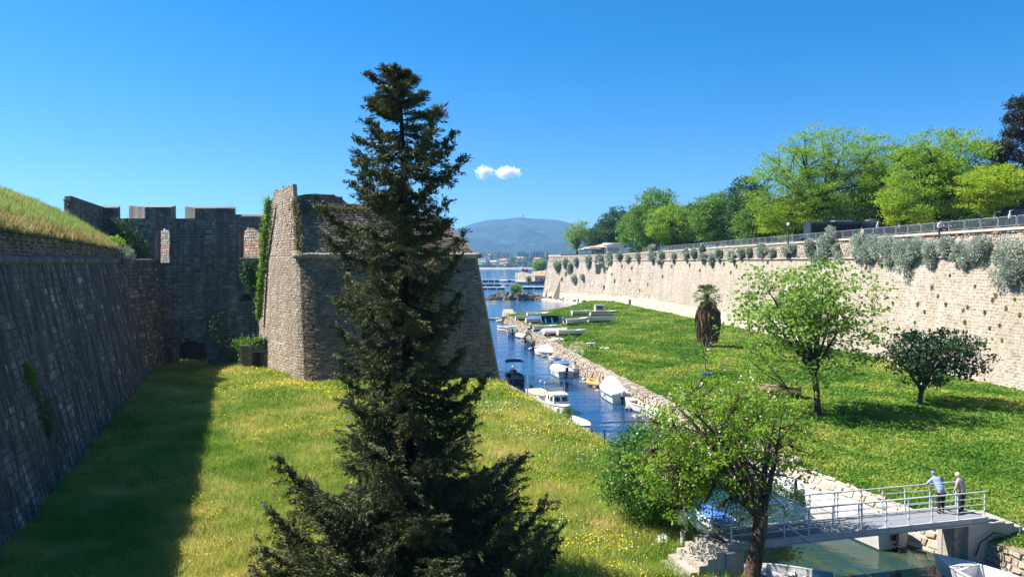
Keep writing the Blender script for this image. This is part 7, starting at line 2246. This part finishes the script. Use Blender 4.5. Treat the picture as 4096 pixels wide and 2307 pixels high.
# ------------------------------------------------------------------ far shore: land, houses, trees, the mountain
m = MB()
xs = np.linspace(-1500, 1500, 80)
def far_z(x, y): return 1.5 + 16 * sstep(1560, 2100, y) + 22 * sstep(1900, 3000, y) + 2.5 * wob(x, y, .008)
rows = [[(x, y, float(far_z(x, y)) if j else -1.0) for x in xs] for j, y in enumerate((1500, 1506, 1530, 1600, 1800, 2200, 2800, 3600, 4600))]
m.grid(rows)
M['farland'] = ground_mat('far_shore_land', [(.35, (.05, .09, .03)), (.6, (.12, .13, .06))], .01, .5)
tag(m.build('far_shore', M['farland'], smooth=True), kind='structure')
m = MB(); m.grid([[(x, y, z) for x in np.linspace(-300, 300, 60)] for y, z in ((1496, -.5), (1499, 2.0), (1508, 2.4))]); tag(m.build('seaside_promenade', M['plaster']), kind='structure')
def house(label, x0px, x1px, ytop, ybot, Y, wall, roofc=None, floors=2, bays=4, flat=False, dy=12):
    a, b = gd(x0px, ybot, Y), gd(x1px, ybot, Y)
    zt = gd(x0px, ytop, Y).z; z0 = a.z
    t = thing('house', label, 'house', (a.x, Y, z0), 0, 'houses on the far shore')
    q = MB(); q.box(((a.x + b.x) / 2, Y + dy / 2, (z0 - 6 + zt) / 2), (b.x - a.x, dy, zt - z0 + 6)); q.build('wall', paint(wall, .9), t)
    hgt = zt - z0
    for f in range(floors):
        for k in range(bays):
            x = a.x + (b.x - a.x) * (k + .5) / bays; z = z0 + hgt * (f + .5) / floors
            q = MB(); q.box((x, Y - .12, z), ((b.x - a.x) / bays * .45, .3, hgt / floors * .5)); q.build('window', M['glass'], t)
        if flat and f:
            q = MB(); q.box(((a.x + b.x) / 2, Y - .6, z0 + hgt * f / floors), ((b.x - a.x) * .9, 1.4, .35)); q.build('balcony', M['whitepaint'], t)
    q = MB()
    o_ = .8
    if flat: q.box(((a.x + b.x) / 2, Y + dy / 2, zt + .3), (b.x - a.x + 1.2, dy + 1.2, .7))
    else:
        q.hexa([(a.x - o_, Y - o_, zt), (b.x + o_, Y - o_, zt), (b.x + o_, Y + dy + o_, zt), (a.x - o_, Y + dy + o_, zt), (a.x + 3, Y + dy * .45, zt + 3.2), (b.x - 3, Y + dy * .45, zt + 3.2), (b.x - 3, Y + dy * .55, zt + 3.2), (a.x + 3, Y + dy * .55, zt + 3.2)])
    q.build('roof', paint(roofc or WHITE, .9), t)
    t.rotation_euler = (0, 0, R(-38))
TERRA = (.38, .17, .10)
house('white flat roofed hotel with balconies at the left of the far shore', 478.5, 488.3, 258.6, 266.5, 1560, (.62, .58, .50), floors=3, bays=5, flat=True)
house('low cream house with grey wing beside the flat roofed hotel on the far shore', 489, 498, 261.4, 266.5, 1550, (.58, .48, .38), (.42, .33, .26), 2, 4)
house('cream villa with a red tiled roof on the far shore', 498.5, 509, 259.8, 266.3, 1580, (.62, .52, .40), TERRA, 2, 5)
house('tall villa with a wide pale tiled roof among trees on the far shore', 515.6, 524.5, 257.8, 266, 1600, (.58, .50, .40), (.44, .28, .2), 3, 4)
house('small white gabled house in front of the red roofed villa on the far shore', 504, 507.5, 262.6, 267, 1530, (.62, .60, .56), TERRA, 2, 2)
house('pale house behind the flat roofed hotel high on the far shore', 485.5, 491.5, 254.8, 258.5, 1900, (.58, .52, .44), TERRA, 2, 3)
house('cream house half hidden by the round tree near the mole', 533, 541, 258.4, 265, 1650, (.60, .52, .42), TERRA, 2, 3)
FT = 'trees on the far shore'
def ftree(label, px, ytop, ybot, w, mat, Y, seed, kind='round'):
    b = gd(px, ybot, Y)
    Hh = (ybot - ytop) / F * Y
    rx = w / 2 / F * Y
    make_tree('far_tree', label, 'tree', (b.x, Y, b.z), Hh, rx, rx, Hh * .08, M[mat], M['bark_dark'], nc=60 if kind == 'round' else 40, lp=16, ls=2.0, cr=1.7, flat=.6, tr=.5, fork=.3, limbs=4, seed=seed, group=FT, up=.7, asp=1.4, power=.4, twig=.05)
cols = {'darkgreen': 'dark green', 'midgreen': 'mid green', 'locust': 'light green', 'cypress': 'blackish'}
rows_ = [(481, 252, 262, 14, 'darkgreen', 1750), (493, 251, 263, 18, 'darkgreen', 1800), (501, 250.5, 262, 18, 'darkgreen', 1850), (510, 254, 266, 11, 'darkgreen', 1620), (513, 255, 267, 8, 'midgreen', 1560), (520, 257, 267.5, 9, 'midgreen', 1545), (527, 256, 267, 11, 'midgreen', 1555),
         (484, 263.5, 267.6, 6, 'midgreen', 1520), (489.5, 263.6, 267.6, 6, 'darkgreen', 1525), (494, 264, 267.6, 6, 'midgreen', 1520), (500.5, 263, 267.6, 8, 'locust', 1518), (509, 264, 267.6, 7, 'darkgreen', 1522), (514.5, 263.5, 267.6, 6, 'midgreen', 1520), (532, 261.5, 267.4, 9, 'midgreen', 1530),
         (479, 264, 267.6, 5, 'darkgreen', 1520), (532, 254.5, 264, 13, 'darkgreen', 1700), (540, 255, 265, 12, 'darkgreen', 1720), (524, 253.5, 261, 10, 'darkgreen', 1900), (548, 254, 263, 13, 'darkgreen', 1800)]
frank = {k: i for i, k in enumerate(sorted(range(len(rows_)), key=lambda k: rows_[k][0]))}
for k, (px, yt, yb, w, mt, Y) in enumerate(rows_):
    side = ['left of', 'near', 'right of'][k % 3]
    ftree(f'{cols[mt]} tree on the far shore, {ORD[frank[k]]} of the shore trees from the left', px, yt, yb, w, mt, Y, 850 + k)
for k, (px, yt, w, Y) in enumerate(((519, 251.5, 3.5, 2000), (522, 251, 4, 2000), (525, 251.8, 4, 2010), (528, 252.5, 3, 2000), (531.5, 251.6, 1.8, 2000), (534, 250.8, 1.8, 2000), (536, 250.6, 1.8, 2010), (538, 250.6, 2.2, 2000), (540.5, 250.4, 2.2, 2005), (543, 251, 2, 2000), (547.5, 251.2, 1.8, 2000))):
    b = gd(px, 262, Y)
    rg = np.random.default_rng(900 + k)
    t = thing('cypress_tree', f'narrow dark cypress on the far shore ridge, {ORD[k]} from the left', 'tree', (b.x, Y, b.z), 0, 'cypresses on the far shore')
    Hh = (262 - yt) / F * Y
    m = MB(); m.tube([(b.x, Y, b.z), (b.x, Y, b.z + Hh * .8)], [.5, .1], 5); m.build('trunk', M['bark_dark'], t)
    n_ = 420
    u = rg.random(n_); a = rg.uniform(0, 2 * PI, n_)
    r_ = w / 2 / F * Y * np.sin(np.clip(u * 1.0, 0, 1) * PI) ** .6 * rg.uniform(.5, 1, n_)
    c = np.stack([b.x + r_ * np.cos(a), Y + r_ * np.sin(a), b.z + Hh * u], -1)
    V, Fq = leaf_geo(c, 2.6, rg, .2, 2.0, axis=np.tile([0, 0, 1.0], (n_, 1)), axw=.6)
    build_np('crown', V, Fq, M['cypress'], t, tint=rg.random(n_))
# umbrellas and white boats along the far beach: tiny
rg = np.random.default_rng(66)
m = MB()
for k in range(60):
    x = rg.uniform(-70, 60); m.box((x, 1502, 3.0 + rg.uniform(0, 1)), (rg.uniform(1.5, 4), 2, rg.uniform(.8, 2.2)))
o = m.build('beach_huts', paint((.66, .64, .6), .8)); tag(o, kind='stuff')

# mountain
YM = 5600.0
def mtn_top(px):
    return np.interp(px, [380, 430, 462, 478, 490, 500, 508, 516, 522, 530, 540, 552, 562, 570, 585, 620, 700, 800],
                     [250, 236, 227, 222, 219.5, 219.0, 218.6, 217.3, 216.9, 218.2, 218.6, 219.2, 220.5, 223, 229, 240, 252, 258])
us_ = np.linspace(360, 860, 170)
rows = []
depths = np.linspace(0, 1, 34)
for d in depths:
    r = []
    for px in us_:
        Y = 3300 + (YM - 3300) * d
        X = (px - 512) / F * YM * (.78 + .22 * d)
        ztop = (262 - mtn_top(px)) / F * YM + CAMZ
        prof_ = d ** 1.25
        ridge = 26 * wob(X * .01, Y * .004, 1.0) * math.sin(PI * min(1, d * 1.02)) + 12 * float(wob(X * .03, Y * .02, 1.0, 3)) * math.sin(PI * min(1, d)) + 16 * abs(math.sin(X * .006 + d * 2 + 1.2 * math.sin(X * .0023))) * math.sin(PI * d)
        r.append((X, Y, 20 + (ztop - 20) * prof_ + float(ridge)))
    rows.append(r)
rows.append([(x, y + 1500, -50) for x, y, z in rows[-1]])
m = MB(); m.grid(rows)
def mtn_mat():
    t = NT('wooded_mountain')
    n1 = t.noise(.006, 7, .65); n2 = t.noise(.03, 5, .65)
    c = t.ramp(n1, [(.32, (.012, .030, .010)), (.5, (.028, .052, .016)), (.66, (.07, .085, .035))])
    c = t.mix(t.rng(n2, .45, .62, 0, .75), c, (.014, .03, .010))
    t.bsdf(c, .95, t.bump(n2, 1.0, 40), .05)
    return t.mat
tag(m.build('mountain', mtn_mat(), smooth=True), kind='structure')
# village on its slope and a dome on the summit
rg = np.random.default_rng(61)
m = MB()
def mtn_z(X, Y):
    d = (Y - 3300) / (YM - 3300)
    px = 512 + F * X / (YM * (.78 + .22 * d))
    ztop = (262 - mtn_top(px)) / F * YM + CAMZ
    return 20 + (ztop - 20) * d ** 1.25
for k in range(150):
    px, py = (rg.normal(508, 6.5), rg.normal(243.2, 1.1)) if k < 110 else (rg.uniform(470, 548), rg.uniform(240, 252))
    py = py + abs(px - 508) * .03
    d = _ray(px, py)
    for Y in np.arange(3400, 5500, 15):
        if CAMZ + d.z / d.y * Y < mtn_z(d.x / d.y * Y, Y) - 4 + 0: break
    X = d.x / d.y * Y
    s_ = rg.uniform(4, 8)
    m.box((X, Y - 10, CAMZ + d.z / d.y * Y + 8), (s_ * 1.3, s_, s_ * .9))
tag(m.build('village_houses', paint((.78, .70, .62), .9)), kind='stuff')
zs_ = (262 - 216.9) / F * YM + CAMZ
t = thing('radar_dome', 'tiny dome on a mast on the summit of the mountain', 'dome', ((523 - 512) / F * YM, YM, zs_))
xm = (523 - 512) / F * YM
m = MB(); m.ball((xm, YM - 5, zs_ + 16), 8, n=10, m=7); m.build('dome', paint(GREY, .7), t)
m = MB(); m.tube([(xm, YM - 5, zs_ - 15), (xm, YM - 5, zs_ + 9)], 4, 6); m.build('tower', M['concrete'], t)

# people sitting along the foot of the far rampart: small figures
for k, (px, py, lab, col) in enumerate(((578, 304, 'person in black with a turquoise bag bending near the beach', (.03, .03, .035)), (551, 299.5, 'person in orange at the foot of the far rampart', (.5, .2, .08)), (556, 300.5, 'person in pale blue at the foot of the far rampart', (.25, .4, .55)), (563, 301.5, 'person in dark clothes at the foot of the far rampart', (.05, .05, .06)))):
    p = gp(px, py, .7)
    person(lab, (p.x, p.y, .62 if k else float(rz_(p.x, p.y))), R(200 + 40 * k), .6 if k == 0 else .2, flat_mat('plain_cloth', col, .9), 'top', hair=M['trousers'], arms='down')

# ------------------------------------------------------------------ clouds
def cloud(label, px, py, w, h, seed):
    Y = 9500.0
    c = np.array(gd(px, py, Y))
    rg = np.random.default_rng(seed)
    t = NT('cloud_vapour')
    o = t.n('ShaderNodeTexCoord').outputs['Object']
    s = F and Y / F
    vn = t.n('ShaderNodeVectorMath', _operation='DIVIDE', i0=o, i1=(w * s / 2, w * s / 2, h * s / 2)).outputs[0]
    ln = t.n('ShaderNodeVectorMath', _operation='LENGTH', i0=vn).outputs['Value']
    nz = t.n('ShaderNodeTexNoise', Vector=o, Scale=1 / (h * s * .28), Detail=5.0, Roughness=.62).outputs['Fac']
    den = t.math('MULTIPLY', t.math('MAXIMUM', t.math('SUBTRACT', t.math('ADD', t.math('MULTIPLY', t.math('SUBTRACT', nz, .5), 3.0), .9), t.math('MULTIPLY', ln, .95)), 0.0), .07)
    v = t.n('ShaderNodeVolumePrincipled', Color=(1, 1, 1), Density=den)
    v.inputs['Emission Color'].default_value = (1, 1, 1, 1)
    t.nt.links.new(v.outputs[0], t.out.inputs['Volume'])
    m = MB(); m.ball(c, w * s / 2 * 1.25, w * s / 2 * 1.25, h * s / 2 * 1.25, 16, 10)
    ob = m.build('cloud', t.mat, base=tuple(c))
    tag(ob, label, 'cloud')
cloud('left and smaller of two small white clouds above the mountain', 484.5, 172, 17, 13, 1)
cloud('right and larger of two small white clouds above the mountain', 508, 172.5, 25, 12, 2)

# ------------------------------------------------------------------ haze
m = MB(); m.box((0, 3450, 198), (16000, 7500, 412))
t = NT('thin_haze')
v = t.n('ShaderNodeVolumePrincipled', Color=(.30, .58, 1.0), Density=.00011, Anisotropy=.2)
t.nt.links.new(v.outputs[0], t.out.inputs['Volume'])
ob = m.build('haze', t.mat); tag(ob, kind='stuff')
